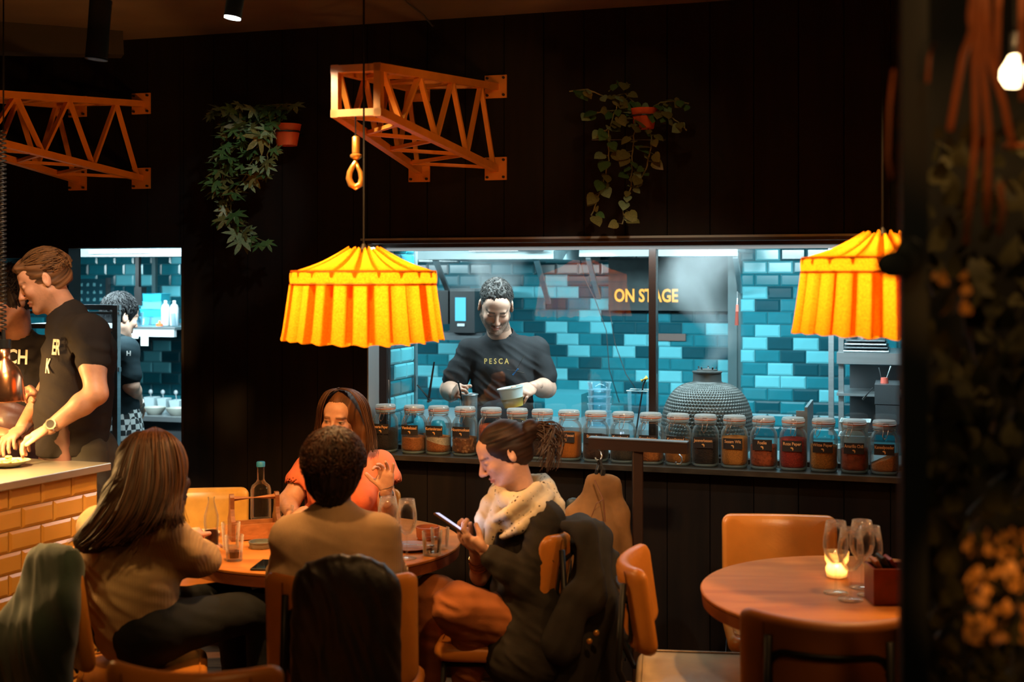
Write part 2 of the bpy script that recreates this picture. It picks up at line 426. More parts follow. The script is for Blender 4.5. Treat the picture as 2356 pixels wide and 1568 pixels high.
# ---- left pass opening
dr = root('door_1', None, None); dr['kind'] = 'structure'
m = MB(); wbox(m, wall_s(148, 0.05), wall_s(166, 0.05), 0.02, 0.12, 0, Z_TOP); m.build('post', M_frame, dr)
m = MB(); wbox(m, S_D1 - 0.012, S_D1 + 0.002, 0.0, 0.16, 0, Z_TOP); wbox(m, S_D0, S_D1, 0.0, 0.16, Z_TOP - 0.012, Z_TOP); m.build('door_frame', M_frame, dr)
# dark header rail across the far left bay
m = MB(); wbox(m, S_D0, wall_s(148, 0.05), 0.03, 0.09, Z_TOP - 0.06, Z_TOP - 0.012); m.build('rail', M_frame, dr)

# ---------------------------------------------------------------- kitchen shell
KT = 2.62                       # back wall, centre
m = MB(); wbox(m, S_L, S_R, 0.15, KT + 0.2, 2.44, 2.5); tag(m.build('ceiling_kitchen', pm('kitchen_ceiling', (0.25, 0.28, 0.3), 0.7)), kind='structure')
m = MB(); wbox(m, S_L, S_L + 0.1, 0.15, KT + 0.2, 0, 2.5); wbox(m, S_R - 0.1, S_R, 0.15, KT + 0.2, 0, 2.5)
tag(m.build('wall_kitchen_side', M_grout), kind='structure')
TW_, TH_ = 0.1525, 0.0775
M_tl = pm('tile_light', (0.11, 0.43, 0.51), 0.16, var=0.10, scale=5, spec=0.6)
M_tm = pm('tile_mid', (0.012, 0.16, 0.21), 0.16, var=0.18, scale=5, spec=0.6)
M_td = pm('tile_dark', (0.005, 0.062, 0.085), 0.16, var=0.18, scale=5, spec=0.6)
TILE_MESH = {}
def tile_mesh(key, w, h, mats):
    """bevelled metro tile lying in x-z, face towards -y, corner at origin"""
    kk = (key, round(w, 4), round(h, 4))
    if kk in TILE_MESH: return TILE_MESH[kk]
    g = 0.0017; b = min(0.012, w * 0.35); dp = 0.0085
    def ring(i, y): return [(i, y, i), (w - i, y, i), (w - i, y, h - i), (i, y, h - i)]
    v = ring(g, 0) + ring(g, -0.003) + ring(b, -dp)
    f = [(0, 1, 5, 4), (1, 2, 6, 5), (2, 3, 7, 6), (3, 0, 4, 7), (4, 5, 9, 8), (5, 6, 10, 9), (6, 7, 11, 10), (7, 4, 8, 11), (8, 9, 10, 11)]
    me = bpy.data.meshes.new('tile'); me.from_pydata(v, [], f); me.materials.append(mats); me.update()
    TILE_MESH[kk] = me; return me
def tile_wall(parent, origin, xdir, s0, s1, z0, z1, ps, pz, lights_px, pick, odd=0):
    """tiles on a vertical plane: origin + xdir*s; ps/pz = phase of a joint"""
    rz = math.atan2(xdir.y, xdir.x); n = 0
    r0 = math.floor((z0 - pz) / TH_); r1 = math.ceil((z1 - pz) / TH_)
    porg = ORG[parent.name]
    for r in range(r0, r1):
        za, zb = pz + r * TH_, pz + (r + 1) * TH_
        za, zb = max(za, z0), min(zb, z1)
        if zb - za < 0.02: continue
        off = ps + (0.5 * TW_ if (r + odd) % 2 else 0)
        c0 = math.floor((s0 - off) / TW_); c1 = math.ceil((s1 - off) / TW_)
        for c in range(c0, c1):
            sa, sb = max(off + c * TW_, s0), min(off + (c + 1) * TW_, s1)
            if sb - sa < 0.02: continue
            mid = origin + xdir * ((sa + sb) / 2) + UP * ((za + zb) / 2)
            qx = 1178 + F_PX * mid.x / mid.y; qy = HORIZON - F_PX * (mid.z - CAM_Z) / mid.y
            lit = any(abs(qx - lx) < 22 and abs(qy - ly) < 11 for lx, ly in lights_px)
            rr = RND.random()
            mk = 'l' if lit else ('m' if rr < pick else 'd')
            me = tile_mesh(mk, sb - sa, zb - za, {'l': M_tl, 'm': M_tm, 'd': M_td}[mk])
            o = bpy.data.objects.new('tile', me); link(o); o.parent = parent
            o.location = origin + xdir * sa + UP * za - porg; o.rotation_euler = (0, 0, rz); n += 1
    return n
def zl(px0, py0, sc, pts): return [(px0 + x / sc, py0 + y / sc) for x, y in pts]
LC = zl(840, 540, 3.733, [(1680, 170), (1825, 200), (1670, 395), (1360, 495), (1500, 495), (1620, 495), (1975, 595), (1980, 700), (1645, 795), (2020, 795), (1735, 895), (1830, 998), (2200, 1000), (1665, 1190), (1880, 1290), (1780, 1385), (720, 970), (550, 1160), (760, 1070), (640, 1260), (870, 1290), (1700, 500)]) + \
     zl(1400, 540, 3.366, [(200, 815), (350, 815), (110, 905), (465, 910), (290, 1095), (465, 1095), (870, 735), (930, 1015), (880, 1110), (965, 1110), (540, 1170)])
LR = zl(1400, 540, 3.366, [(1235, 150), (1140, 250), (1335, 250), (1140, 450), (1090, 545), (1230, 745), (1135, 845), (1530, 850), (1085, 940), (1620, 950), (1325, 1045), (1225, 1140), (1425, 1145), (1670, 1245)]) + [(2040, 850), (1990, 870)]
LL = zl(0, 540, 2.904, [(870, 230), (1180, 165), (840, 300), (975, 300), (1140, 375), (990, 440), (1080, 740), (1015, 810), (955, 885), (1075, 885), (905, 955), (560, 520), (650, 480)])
def kwall(name, s0, s1, t, ps_px, pz_pxpy, lights, pick, odd, z0=0.75, z1=2.44):
    m = MB(); wbox(m, s0, s1, t + 0.001, t + 0.12, 0, 2.5); w = m.build(name, M_grout); w['kind'] = 'structure'
    tile_wall(w, W(0, t, 0), XW, s0, s1, z0, z1, wall_s(ps_px, t), wall_z(*pz_pxpy, t), lights, pick, odd)
    return w
TC, TR_, TL = 2.62, 2.34, 2.36
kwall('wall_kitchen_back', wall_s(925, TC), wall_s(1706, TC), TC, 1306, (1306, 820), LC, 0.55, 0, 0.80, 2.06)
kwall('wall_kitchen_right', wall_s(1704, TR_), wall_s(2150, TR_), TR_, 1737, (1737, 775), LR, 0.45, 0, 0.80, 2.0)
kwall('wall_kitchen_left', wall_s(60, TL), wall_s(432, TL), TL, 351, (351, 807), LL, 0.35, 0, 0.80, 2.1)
m = MB(); wbox(m, S_L, S_R, KT + 0.05, KT + 0.2, 0, 2.5); tag(m.build('wall_kitchen_rear', M_grout), kind='structure')
m = MB(); sR = wall_s(1704, TR_); wbox(m, sR - 0.02, sR + 0.0, TR_, TC, 0, 2.5); tag(m.build('trim_1', pm('pier_dark', (0.03, 0.07, 0.08), 0.4)), kind='structure')
m = MB(); wbox(m, sR - 0.075, sR - 0.02, TR_ - 0.02, TR_ + 0.02, 0.8, 2.3); tag(m.build('trim_2', pm('pier_dark', (0.03, 0.07, 0.08), 0.4)), kind='structure')
# tiled return beside the window
sJ = wall_s(893, FT) - 0.012
m = MB(); wbox(m, sJ - 0.08, sJ - 0.001, 0.18, 0.52, 0, 2.44); w = m.build('wall_return', M_grout); w['kind'] = 'structure'
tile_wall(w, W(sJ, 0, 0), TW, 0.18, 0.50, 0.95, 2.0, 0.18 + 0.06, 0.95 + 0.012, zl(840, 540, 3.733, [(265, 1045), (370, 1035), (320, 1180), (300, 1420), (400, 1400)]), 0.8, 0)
for o in [o for o in bpy.data.objects if o.parent == w]: o.rotation_euler = (0, 0, math.pi / 2 - AW)
m = MB(); wbox(m, sJ - 0.08, sJ + 0.012, 0.505, 0.53, 0.0, 2.44); tag(m.build('trim_3', M_steel), kind='structure')
m = MB(); wbox(m, S_L, S_R, 0.15, KT, -0.04, 0.0); tag(m.build('floor_kitchen', pm('kitchen_floor', (0.08, 0.09, 0.09), 0.5)), kind='structure')
# ---------------------------------------------------------------- crane jib brackets
M_orange = pm('crane_orange', (0.72, 0.25, 0.025), 0.42, var=0.08, scale=12, bump=0.05)
M_bolt = pm('bolt_dark', (0.06, 0.04, 0.03), 0.4, 0.6)
def jib(ds, label):
    L = 1.30
    r_ = root('crane_bracket', label, 'bracket', W(ds, 0, 2.45), 'orange crane jib brackets on the wall')
    def cn(px, py, t, own): # corner in wall coords from the centre bracket
        Yp = wall_Y(px, t); return Vector((wall_s(px, t), t, CAM_Z + (HORIZON - py) / F_PX * Yp))
    wl = {'UL': cn(962, 222, 0, 0), 'UR': cn(1142, 200, 0, 0), 'LL': cn(966, 393, 0, 0), 'LR': cn(1142, 388, 0, 0)}
    wl['UL'].x = wl['LL'].x; wl['UL'].z = wl['UR'].z; wl['LL'].z = wl['LR'].z = (wl['LL'].z + wl['LR'].z) / 2
    ft = {'UL': cn(774, 160, -L, 0), 'UR': cn(880, 155, -L, 0), 'LL': cn(774, 264, -L, 0), 'LR': cn(863, 256, -L, 0)}
    ft['UR'].x = ft['LR'].x = (ft['UR'].x + ft['LR'].x) / 2
    ft['UL'].z = ft['UR'].z = (ft['UL'].z + ft['UR'].z) / 2; ft['LL'].z = ft['LR'].z = (ft['LL'].z + ft['LR'].z) / 2
    def w(v): return W(v.x + ds, v.y, v.z)
    B = 0.030
    for c in ('UL', 'UR', 'LL', 'LR'):
        a, b = wl[c], ft[c]; m = MB(); m.bar(w(a + Vector((0, -0.004, 0))), w(b), B, B); m.build('chord', M_orange, r_)
        m = MB(); ps = 0.052
        m.hexa([w(Vector((a.x + sx * ps, yy, a.z + sz * ps))) for yy, seq in ((-0.012, 0), (-0.002, 0)) for sx, sz in ((-1, -1), (1, -1), (1, 1), (-1, 1))])
        p = m.build('wall_plate', M_orange, r_)
        for sx in (-1, 1):
            for sz in (-1, 1):
                m = MB(); c0 = w(Vector((a.x + sx * ps * 0.75, -0.012, a.z + sz * ps * 0.75)))
                m.tube([c0, c0 - TW * 0.010], 0.0065, 6); m.build('bolt', M_bolt, p)
    fr = [ft['UL'], ft['UR'], ft['LR'], ft['LL']]
    for i in range(4):
        m = MB(); a, b = w(fr[i]), w(fr[(i + 1) % 4]); d = (b - a).normalized() * B / 2
        m.bar(a - d, b + d, 0.026, 0.034, up=tuple(TW)); m.build('end_bar', M_orange, r_)
    def lace(k0, k1, n, first):
        for i in range(n):
            f0, f1 = i / n, (i + 1) / n
            pa, pb = (k0, k1) if (i + first) % 2 == 0 else (k1, k0)
            a = wl[pa].lerp(ft[pa], 0.03 + 0.95 * f0); b = wl[pb].lerp(ft[pb], 0.03 + 0.95 * f1)
            m = MB(); m.bar(w(a), w(b), 0.020, 0.014); m.build('lattice_bar', M_orange, r_)
    lace('LR', 'UR', 7, 0); lace('LL', 'UL', 7, 0); lace('LL', 'LR', 7, 1); lace('UL', 'UR', 7, 1)
    return r_, w, ft
jb, jw, jft = jib(0.0, 'orange steel lattice crane bracket above the round pleated lamp, hook at its front end')
ds_left = wall_s(327, 0) - wall_s(1142, 0)
jib(ds_left, 'orange steel lattice crane bracket running out of frame above the men at the pass')
# hook hanging from the bracket
hY = 4.46
hk = root('crane_hook', 'brass coloured crane hook hanging on a thin cable under the crane bracket', 'hook', P(818, 432, hY))
M_brass = pm('brass', (0.75, 0.36, 0.07), 0.28, 0.75)
m = MB(); m.tube([P(818, 268, hY), P(818, 322, hY)], 0.0028, 6); m.build('cable', M_black, hk)
m = MB(); m.lathe([(0.0, 0.0), (0.014, 0.0), (0.014, 0.055), (0.010, 0.06), (0.0, 0.06)], P(819, 352, hY), 12); m.lathe([(0, 0), (0.012, 0.003), (0.021, 0.011), (0.021, 0.018), (0.012, 0.024), (0, 0.026)], P(819, 368, hY), 14); m.build('swivel', M_brass, hk, smooth=True, angle=50)
m = MB(); pts = []; rr = []
hc = [(819, 362), (818, 372), (812, 382), (805, 396), (803, 410), (808, 424), (818, 430), (829, 424), (832, 410), (829, 396), (824, 386), (820, 376)]
for i, (x, y) in enumerate(hc): pts.append(P(x, y, hY)); rr.append(0.006 + 0.006 * math.sin(math.pi * min(1, i / 10.5)))
m.tube(pts, rr, 10); m.build('hook', M_brass, hk, smooth=True)

# ---------------------------------------------------------------- pleated fabric lamps
def shade_mat():
    m = bpy.data.materials.new('lamp_fabric'); N, L = nodes(m); N.remove(N['Principled BSDF']); out = N['Material Output']
    tc = N.new('ShaderNodeTexCoord'); nz = N.new('ShaderNodeTexNoise'); nz.inputs['Scale'].default_value = 260; nz.inputs['Detail'].default_value = 2
    L.new(tc.outputs['Object'], nz.inputs['Vector'])
    cr = N.new('ShaderNodeValToRGB'); cr.color_ramp.elements[0].color = (0.80, 0.30, 0.008, 1); cr.color_ramp.elements[1].color = (0.95, 0.47, 0.02, 1)
    cr.color_ramp.elements[0].position = 0.35; cr.color_ramp.elements[1].position = 0.65
    L.new(nz.outputs['Fac'], cr.inputs[0])
    t = N.new('ShaderNodeBsdfTranslucent'); d = N.new('ShaderNodeBsdfDiffuse'); L.new(cr.outputs[0], t.inputs[0]); L.new(cr.outputs[0], d.inputs[0])
    mx = N.new('ShaderNodeMixShader'); mx.inputs[0].default_value = 0.25; L.new(t.outputs[0], mx.inputs[1]); L.new(d.outputs[0], mx.inputs[2]); L.new(mx.outputs[0], out.inputs['Surface'])
    bp = N.new('ShaderNodeBump'); bp.inputs['Strength'].default_value = 0.3; L.new(nz.outputs['Fac'], bp.inputs['Height'])
    L.new(bp.outputs[0], t.inputs['Normal']); L.new(bp.outputs[0], d.inputs['Normal'])
    return m
M_shade = shade_mat()
M_bulb = pm('bulb_glow', (1, 0.8, 0.5), 0.5, emit=(1.0, 0.55, 0.2), estr=12)
def lamp(px_c, Y, y_bot, scale, label, power, seed, cable_top=2.96):
    rd = random.Random(seed)
    zb = CAM_Z + (HORIZON - y_bot) / F_PX * Y; c = P(px_c, y_bot, Y)
    R = 184.0 / F_PX * 4.4 * scale * 1.0
    px2m = 4.4 / F_PX * scale
    H_sk = (785 - 655) * px2m; H_bd = (655 - 628) * px2m; H_tp = (628 - 572) * px2m
    r_ = root('pendant_lamp', label, 'lamp', (c.x, Y, zb), 'pleated orange pendant lamps')
    npl = 23; ph = [rd.uniform(-0.5, 0.5) for _ in range(npl + 1)]; am = [rd.uniform(0.6, 1.3) for _ in range(npl)]
    def pleat(u, depth):
        a = u * npl; i = int(a) % npl; f = a - int(a)
        # box pleat: flat outer face with a narrow fold going in
        e = 0.5 + 0.5 * math.cos(2 * math.pi * f)
        return -depth * am[i] * e ** 7 + 0.004 * math.sin(math.pi * f)
    R0 = R * 0.895; R1 = R
    def fn(u, v):
        a = 2 * math.pi * u; rad = R1 + (R0 - R1) * (v ** 0.85) + pleat(u, 0.036 - 0.010 * v) + 0.004 * math.sin(a * 7 + seed)
        z = v * H_sk + (0.004 * math.sin(u * npl * 2 * math.pi) if v < 0.02 else 0) + 0.006 * math.sin(a * 2 + 1) * (1 - v)
        return Vector((c.x + rad * math.cos(a), Y + rad * math.sin(a), zb + z))
    m = MB(); m.grid(fn, npl * 10, 14, closed_u=True); m.build('skirt', M_shade, r_, smooth=True)
    m = MB()                                 # cloth folded behind each pleat
    for i in range(npl):
        wd = rd.choice((0.07, 0.12, 0.18, 0.24, 0.28))
        for lay in (0.007, 0.013):
            if lay > 0.01 and rd.random() < 0.5: continue
            us = [(i + q * wd) / npl for q in (-1, -0.4, 0.4, 1)] if lay < 0.01 else [(i + q * wd * 0.7) / npl for q in (-1, -0.4, 0.4, 1)]
            rows = [[Vector((c.x + (R1 + (R0 - R1) * v ** 0.85 - 0.012 - lay) * math.cos(2 * math.pi * u), Y + (R1 + (R0 - R1) * v ** 0.85 - 0.012 - lay) * math.sin(2 * math.pi * u), zb + 0.004 + v * (H_sk - 0.004))) for u in us] for v in (0, 0.33, 0.66, 1.0)]
            m.add([p for r in rows for p in r], [(a * 4 + b_, a * 4 + b_ + 1, a * 4 + b_ + 5, a * 4 + b_ + 4) for a in range(3) for b_ in range(3)])
    m.build('pleat_folds', M_shade, r_)['kind'] = 'stuff'
    m = MB(); Rb = R * 0.90
    m.grid(lambda u, v: Vector((c.x + (Rb + 0.003 * math.sin(v * math.pi) + 0.0015 * math.sin(u * 2 * math.pi * npl)) * math.cos(2 * math.pi * u), Y + (Rb + 0.003 * math.sin(v * math.pi)) * math.sin(2 * math.pi * u), zb + H_sk - 0.006 + v * (H_bd + 0.012))), 96, 6, closed_u=True)
    m.build('band', M_shade, r_, smooth=True)
    r_top = R * 0.20
    def ft_(u, v):
        a = 2 * math.pi * u; rad = Rb + (r_top - Rb) * v
        z = H_sk + H_bd + H_tp * (v ** 0.9) + (0.016 * (0.5 + 0.5 * math.cos(2 * math.pi * u * 20)) ** 3 + 0.006 * math.sin(a * 9 + seed)) * (0.35 + 0.65 * v) * -1 - 0.012 * math.sin(math.pi * v)
        return Vector((c.x + rad * math.cos(a), Y + rad * math.sin(a), zb + z))
    m = MB(); m.grid(ft_, 24 * 8, 12, closed_u=True); m.build('pleated_top', M_shade, r_, smooth=True)
    m = MB()
    for i in range(20):
        u0 = i / 20; wd = rd.uniform(0.10, 0.22) / 20
        for sg, lay in ((1.0, 0.016), (0.6, 0.022)):
            q = []
            for v in (0.0, 0.5, 0.97):
                w_ = wd * sg * (0.5 + 1.1 * v)
                for u in (u0 - w_, u0 + w_):
                    a = 2 * math.pi * u; rad = Rb + (r_top - Rb) * v - 0.006; q.append(Vector((c.x + rad * math.cos(a), Y + rad * math.sin(a), zb + H_sk + H_bd + H_tp * v ** 0.9 - lay - 0.012 * math.sin(math.pi * v))))
            m.add(q, [(0, 1, 3, 2), (2, 3, 5, 4)])
    m.build('top_folds', M_shade, r_)['kind'] = 'stuff'
    m = MB()
    for zz, r2 in ((zb + H_sk + H_bd, Rb * 0.998), (zb + H_sk, Rb * 1.004)):
        m.tube([(c.x + r2 * math.cos(2 * math.pi * k / 60), Y + r2 * math.sin(2 * math.pi * k / 60), zz) for k in range(60)], 0.0022, 6, closed=True)
    m.build('seam_piping', pm('piping_brown', (0.35, 0.10, 0.015), 0.8), r_)
    zt = zb + H_sk + H_bd + H_tp
    m = MB(); m.tube([(c.x, Y, zt - 0.03), (c.x, Y, cable_top)], 0.0035, 6); m.lathe([(0.0, 0.0), (0.016, 0.0), (0.016, 0.03), (0.006, 0.05), (0.0, 0.05)], (c.x, Y, zt - 0.035), 12)
    m.lathe([(0.0, -0.06), (0.02, -0.06), (0.02, 0.0), (0, 0)], (c.x, Y, zt - 0.02), 12)
    for k in range(3):
        a = 2.09 * k; m.tube([(c.x, Y, zt - 0.02), (c.x + Rb * math.cos(a), Y + Rb * math.sin(a), zb + H_sk + H_bd - 0.002)], 0.0016, 5)
    m.build('cable', M_black, r_)
    m = MB(); m.sphere((c.x, Y, zt - 0.12), 0.030, 14, 10); m.build('bulb', M_bulb, r_, smooth=True)
    l = light('lamp_light', 'POINT', (c.x, Y, zt - 0.16), power, (1.0, 0.60, 0.24), 0.035)
    return r_
lamp(837, 4.40, 783, 1.0, 'glowing orange pleated fabric pendant lamp hanging over the table with four women', 14, 3)
lamp(2030, 4.0, 768, 1.0, 'glowing orange pleated pendant lamp over the table of empty glasses by the dark pillar', 14, 11)

# ---------------------------------------------------------------- spice jars on the sill
M_jar = glass_mat('jar_glass', (0.93, 0.98, 0.98), 0.9, 0.03, edge=0.75, edge_col=(0.70, 0.88, 0.90))
M_lid0 = glass_mat('jar_lid_glass', (0.85, 0.93, 0.93), 0.9, 0.06, edge=1.0, edge_col=(0.88, 0.93, 0.90))
def lid_mat():
    m = bpy.data.materials.new('jar_lid'); N, L = nodes(m); N.remove(N['Principled BSDF'])
    a = N.new('ShaderNodeBsdfTranslucent'); a.inputs[0].default_value = (0.66, 0.90, 0.95, 1); b = N.new('ShaderNodeBsdfDiffuse'); b.inputs[0].default_value = (0.74, 0.92, 0.94, 1)
    g = N.new('ShaderNodeBsdfGlossy'); g.inputs['Roughness'].default_value = 0.1; t = N.new('ShaderNodeBsdfTransparent')
    m1 = N.new('ShaderNodeMixShader'); L.new(a.outputs[0], m1.inputs[1]); L.new(b.outputs[0], m1.inputs[2])
    m2 = N.new('ShaderNodeMixShader'); m2.inputs[0].default_value = 0.15; L.new(m1.outputs[0], m2.inputs[1]); L.new(g.outputs[0], m2.inputs[2])
    m3 = N.new('ShaderNodeMixShader'); m3.inputs[0].default_value = 0.42; L.new(m2.outputs[0], m3.inputs[1]); L.new(t.outputs[0], m3.inputs[2]); L.new(m3.outputs[0], N['Material Output'].inputs[0]); return m
M_lid = lid_mat()
M_rub = pm('jar_rubber', (0.55, 0.16, 0.06), 0.6)
M_wire = pm('jar_wire', (0.35, 0.20, 0.12), 0.35, 0.8)
M_lab = pm('jar_label', (0.012, 0.009, 0.008), 0.6)
M_labtx = pm('label_print', (0.80, 0.42, 0.16), 0.6)
def spice(name, c, sc=220, var=0.35, bump=0.6): return pm(name, c, 0.8, var=var, scale=sc, bump=bump, bscale=sc * 1.5)
SP = [
 (887, 1035, 'Zwarte Peper', (0.020, 0.013, 0.010), 0.62, 160, 'black peppercorns', 0),
 (953, 1040, 'Venkelzaad', (0.42, 0.13, 0.025), 0.42, 240, 'orange brown fennel seeds', 0),
 (1009, 1040, 'Korianderzaad', (0.42, 0.13, 0.03), 0.44, 200, 'pale coriander seeds sloping over brown ones', 2),
 (1070, 1044, 'Nootmuskaat', (0.20, 0.07, 0.02), 0.46, 60, 'whole round nutmegs', 1),
 (1130, 1046, '', (0.38, 0.07, 0.015), 0.88, 80, 'dried red chillies, partly behind dark hair', 0),
 (1190, 1048, '', (0.75, 0.50, 0.12), 0.60, 200, 'yellow grains', 0),
 (1248, 1050, 'Pimentbollen', (0.035, 0.014, 0.010), 0.62, 120, 'dark brown allspice berries', 0),
 (1309, 1052, 'Ras El Hanout', (0.62, 0.17, 0.012), 0.72, 400, 'bright orange spice powder', 0),
 (1371, 1056, 'Steranijs', (0.05, 0.020, 0.010), 0.66, 70, 'dark star anise', 0),
 (1434, 1060, 'Kruidnagel', (0.05, 0.035, 0.022), 0.36, 180, 'grey brown cloves', 0),
 (1497, 1063, 'Kaneelstokjes', (0.34, 0.10, 0.015), 0.34, 120, 'broken cinnamon sticks', 0),
 (1560, 1066, 'Komijnzaad', (0.36, 0.13, 0.02), 0.62, 240, 'brown cumin seeds', 0),
 (1623, 1069, 'Jeneverbessen', (0.022, 0.011, 0.008), 0.70, 130, 'dark juniper berries', 0),
 (1690, 1073, 'Sesam Wit', (0.62, 0.22, 0.03), 0.78, 330, 'orange lit sesame seeds', 0),  # white seeds; the orange lamplight is put into their colour
 (1757, 1077, 'Foelie', (0.34, 0.06, 0.012), 0.58, 60, 'red orange mace blades', 0),
 (1825, 1080, 'Roze Peper', (0.32, 0.022, 0.010), 0.80, 170, 'deep red peppercorns', 0),
 (1895, 1083, 'Witte Peper', (0.48, 0.19, 0.03), 0.64, 170, 'golden brown peppercorns', 0),
 (1966, 1086, 'Amarillo Chili', (0.26, 0.05, 0.015), 0.56, 40, 'curled dried orange chillies', 0),
 (2035, 1086, 'Kaneelpoeder', (0.50, 0.19, 0.055), 0.40, 300, 'cinnamon powder heaped to one side', 3),
]
JH, JR = 0.222, 0.0600
def sqr(a, p=0.10):   # rounded square outline
    return 1.0 + p * (abs(math.cos(2 * a)) * -1 + 1) * 1.2 - 0.02
def jar(px, name_tx, col, fill, sc, what, mode, i):
    T_J = 0.035
    s_ = wall_s(px, T_J); base = W(s_, T_J, Z_SILL + 0.001)
    order = ['first', 'second', 'third']
    lab = ('clip-top glass jar labelled %s holding %s' % (name_tx, what)) if name_tx else ('clip-top glass jar holding %s' % what)
    r_ = root('spice_jar', lab, 'jar', base, 'spice jars lined up on the window sill')
    rot = Matrix.Rotation(-AW, 3, 'Z')
    R = JR
    sq = lambda a: 1.0 + 0.085 * (1 - abs(math.cos(2 * a)))
    m = MB()
    prof = [(0.0, 0.0), (R * 0.80, 0.0), (R * 0.93, 0.006), (R * 0.97, 0.016), (R * 0.97, 0.135), (R * 0.93, 0.153), (R * 0.80, 0.168), (R * 0.70, 0.175), (R * 0.68, 0.182), (R * 0.72, 0.186)]
    m.lathe(prof, base, 32, caps=False, sq=sq, M=rot); m.build('jar_body', M_jar, r_, smooth=True)
    m = MB(); m.lathe([(0, 0.0005), (R * 0.80, 0.0005), (R * 0.90, 0.006), (R * 0.80, 0.011), (0, 0.011)], base, 32, sq=sq, M=rot); m.build('glass_base', M_lid, r_, smooth=True)
    m = MB(); lz = 0.187
    m.lathe([(R * 0.66, lz), (R * 0.78, lz), (R * 0.80, lz + 0.004), (R * 0.80, lz + 0.010), (R * 0.77, lz + 0.013)], base, 28)
    m.lathe([(R * 0.77, lz + 0.016), (R * 0.80, lz + 0.018), (R * 0.80, lz + 0.028), (R * 0.74, lz + 0.034), (R * 0.3, lz + 0.035), (0, lz + 0.035)], base, 28); m.build('lid', M_lid, r_, smooth=True, angle=45)
    m = MB(); m.lathe([(R * 0.66, lz + 0.0125), (R * 0.81, lz + 0.0125), (R * 0.81, lz + 0.0165), (R * 0.66, lz + 0.0165)], base, 28); m.build('rubber_ring', M_rub, r_, smooth=False)
    # wire clip
    cd = -1.9 if (i % 3) else -1.45
    def cyl(a, rad, z): q = rot @ Vector((rad * math.cos(a), rad * math.sin(a), z)); return base + q
    m = MB()
    m.tube([cyl(2 * math.pi * k / 28, R * 0.76, lz - 0.006) for k in range(28)], 0.0012, 5, closed=True)
    m.tube([cyl(2 * math.pi * k / 28, R * 0.82, lz + 0.022) for k in range(28)], 0.0012, 5, closed=True)
    m.tube([cyl(cd - 0.22, R * 0.84, lz + 0.024), cyl(cd - 0.22, R * 0.86, lz - 0.004), cyl(cd + 0.22, R * 0.86, lz - 0.004), cyl(cd + 0.22, R * 0.84, lz + 0.024)], 0.0013, 5, closed=True)
    m.tube([cyl(cd + 0.18, R * 0.90, lz - 0.002), cyl(cd + 0.05, R * 0.98, lz - 0.030), cyl(cd - 0.1, R * 1.0, lz - 0.040), cyl(cd - 0.24, R * 0.98, lz - 0.028), cyl(cd - 0.18, R * 0.90, lz - 0.002)], 0.0013, 5)
    m.build('wire_clip', M_wire, r_, smooth=True)
    # contents
    m = MB(); zt = 0.012 + fill * 0.150; Rc = R * 0.915
    pr = [(0.0, 0.012), (Rc * 0.86, 0.012), (Rc * 0.97, 0.020)]
    def topz(x, y, z):
        if mode == 2: return z - 0.22 * x
        if mode == 3: return z + 0.45 * x - 0.01
        return z
    rad2 = lambda z: Rc if z < 0.135 else Rc * max(0.72, 1 - (z - 0.135) * 7)
    nzs = 8
    for q in range(1, nzs + 1): z = 0.02 + (zt - 0.02) * q / nzs; pr.append((rad2(z), z))
    pr += [(rad2(zt) * 0.7, zt + 0.002), (rad2(zt) * 0.35, zt + 0.004), (0.0, zt + 0.004)]
    m.lathe(pr, (0, 0, 0), 32, sq=sq)
    rd = random.Random(i)
    vv = []
    for (x, y, z) in m.v:
        z2 = z
        if z > 0.02: z2 = 0.02 + (topz(x, y, zt) - 0.02) * (z - 0.02) / (zt - 0.02)
        if z > zt - 0.001: z2 += rd.uniform(-0.002, 0.003)
        vv.append(base + rot @ Vector((x, y, max(z2, 0.012))))
    m.v = [tuple(v) for v in vv]
    cmat = spice('spice_%s' % ''.join(ch for ch in what if ch.isalpha())[:18], col, sc)
    ct = m.build('contents', cmat, r_, smooth=True)
    if mode == 1:
        mm = MB()
        for kk in range(60):
            a = rd.uniform(0, 2 * math.pi); rr = Rc * 0.90; zz = 0.02 + rd.random() * (zt - 0.02)
            if math.sin(a) > 0.3: continue
            q = rot @ Vector((rr * math.cos(a) * sq(a), rr * math.sin(a) * sq(a), zz)); mm.sphere(base + q, 0.0085, 8, 6)
        tag(mm.build('nutmegs', pm('nutmeg', (0.30, 0.12, 0.035), 0.6, var=0.25, scale=40), r_, smooth=True), kind='stuff')
    if mode == 2:
        mm = MB(); mm.lathe([(Rc * 1.005, 0.0), (Rc * 1.005, 1.0)], (0, 0, 0), 32, caps=False, sq=sq); vv = []
        for (x, y, z) in mm.v:
            lo = zt - 0.26 * x - 0.022; hi = zt - 0.22 * x * 0.2 + 0.004; vv.append(tuple(base + rot @ Vector((x, y, max(0.02, lo if z < 0.5 else max(hi, lo))))))
        mm.v = vv; mm.build('pale_seeds', spice('pale_seed', (0.62, 0.50, 0.36), 260), r_)
    # label
    if i not in (4,):
        sx = 0.041; zc = 0.112 if i < 7 else 0.106; yy = -R * 1.010
        def lp(x, z): # label follows the front face
            return base + rot @ Vector((x, yy - 0.0015 + 0.10 * x * x / 0.04, z))
        m = MB(); nseg = 8
        m.grid(lambda u, v: lp((u - 0.5) * 2 * sx, zc + (v - 0.5) * 0.046), nseg, 2); lb = m.build('label', M_lab, r_)
        if name_tx:
            t_ = text_obj('lettering', name_tx, 0.0185, plane_M(lp(0, zc + 0.009) + TW * -0.0012, XW, UP), M_labtx, parent=lb, extrude=0.0001, bold=0.0003, xs=0.74 if len(name_tx) > 11 else 0.86)
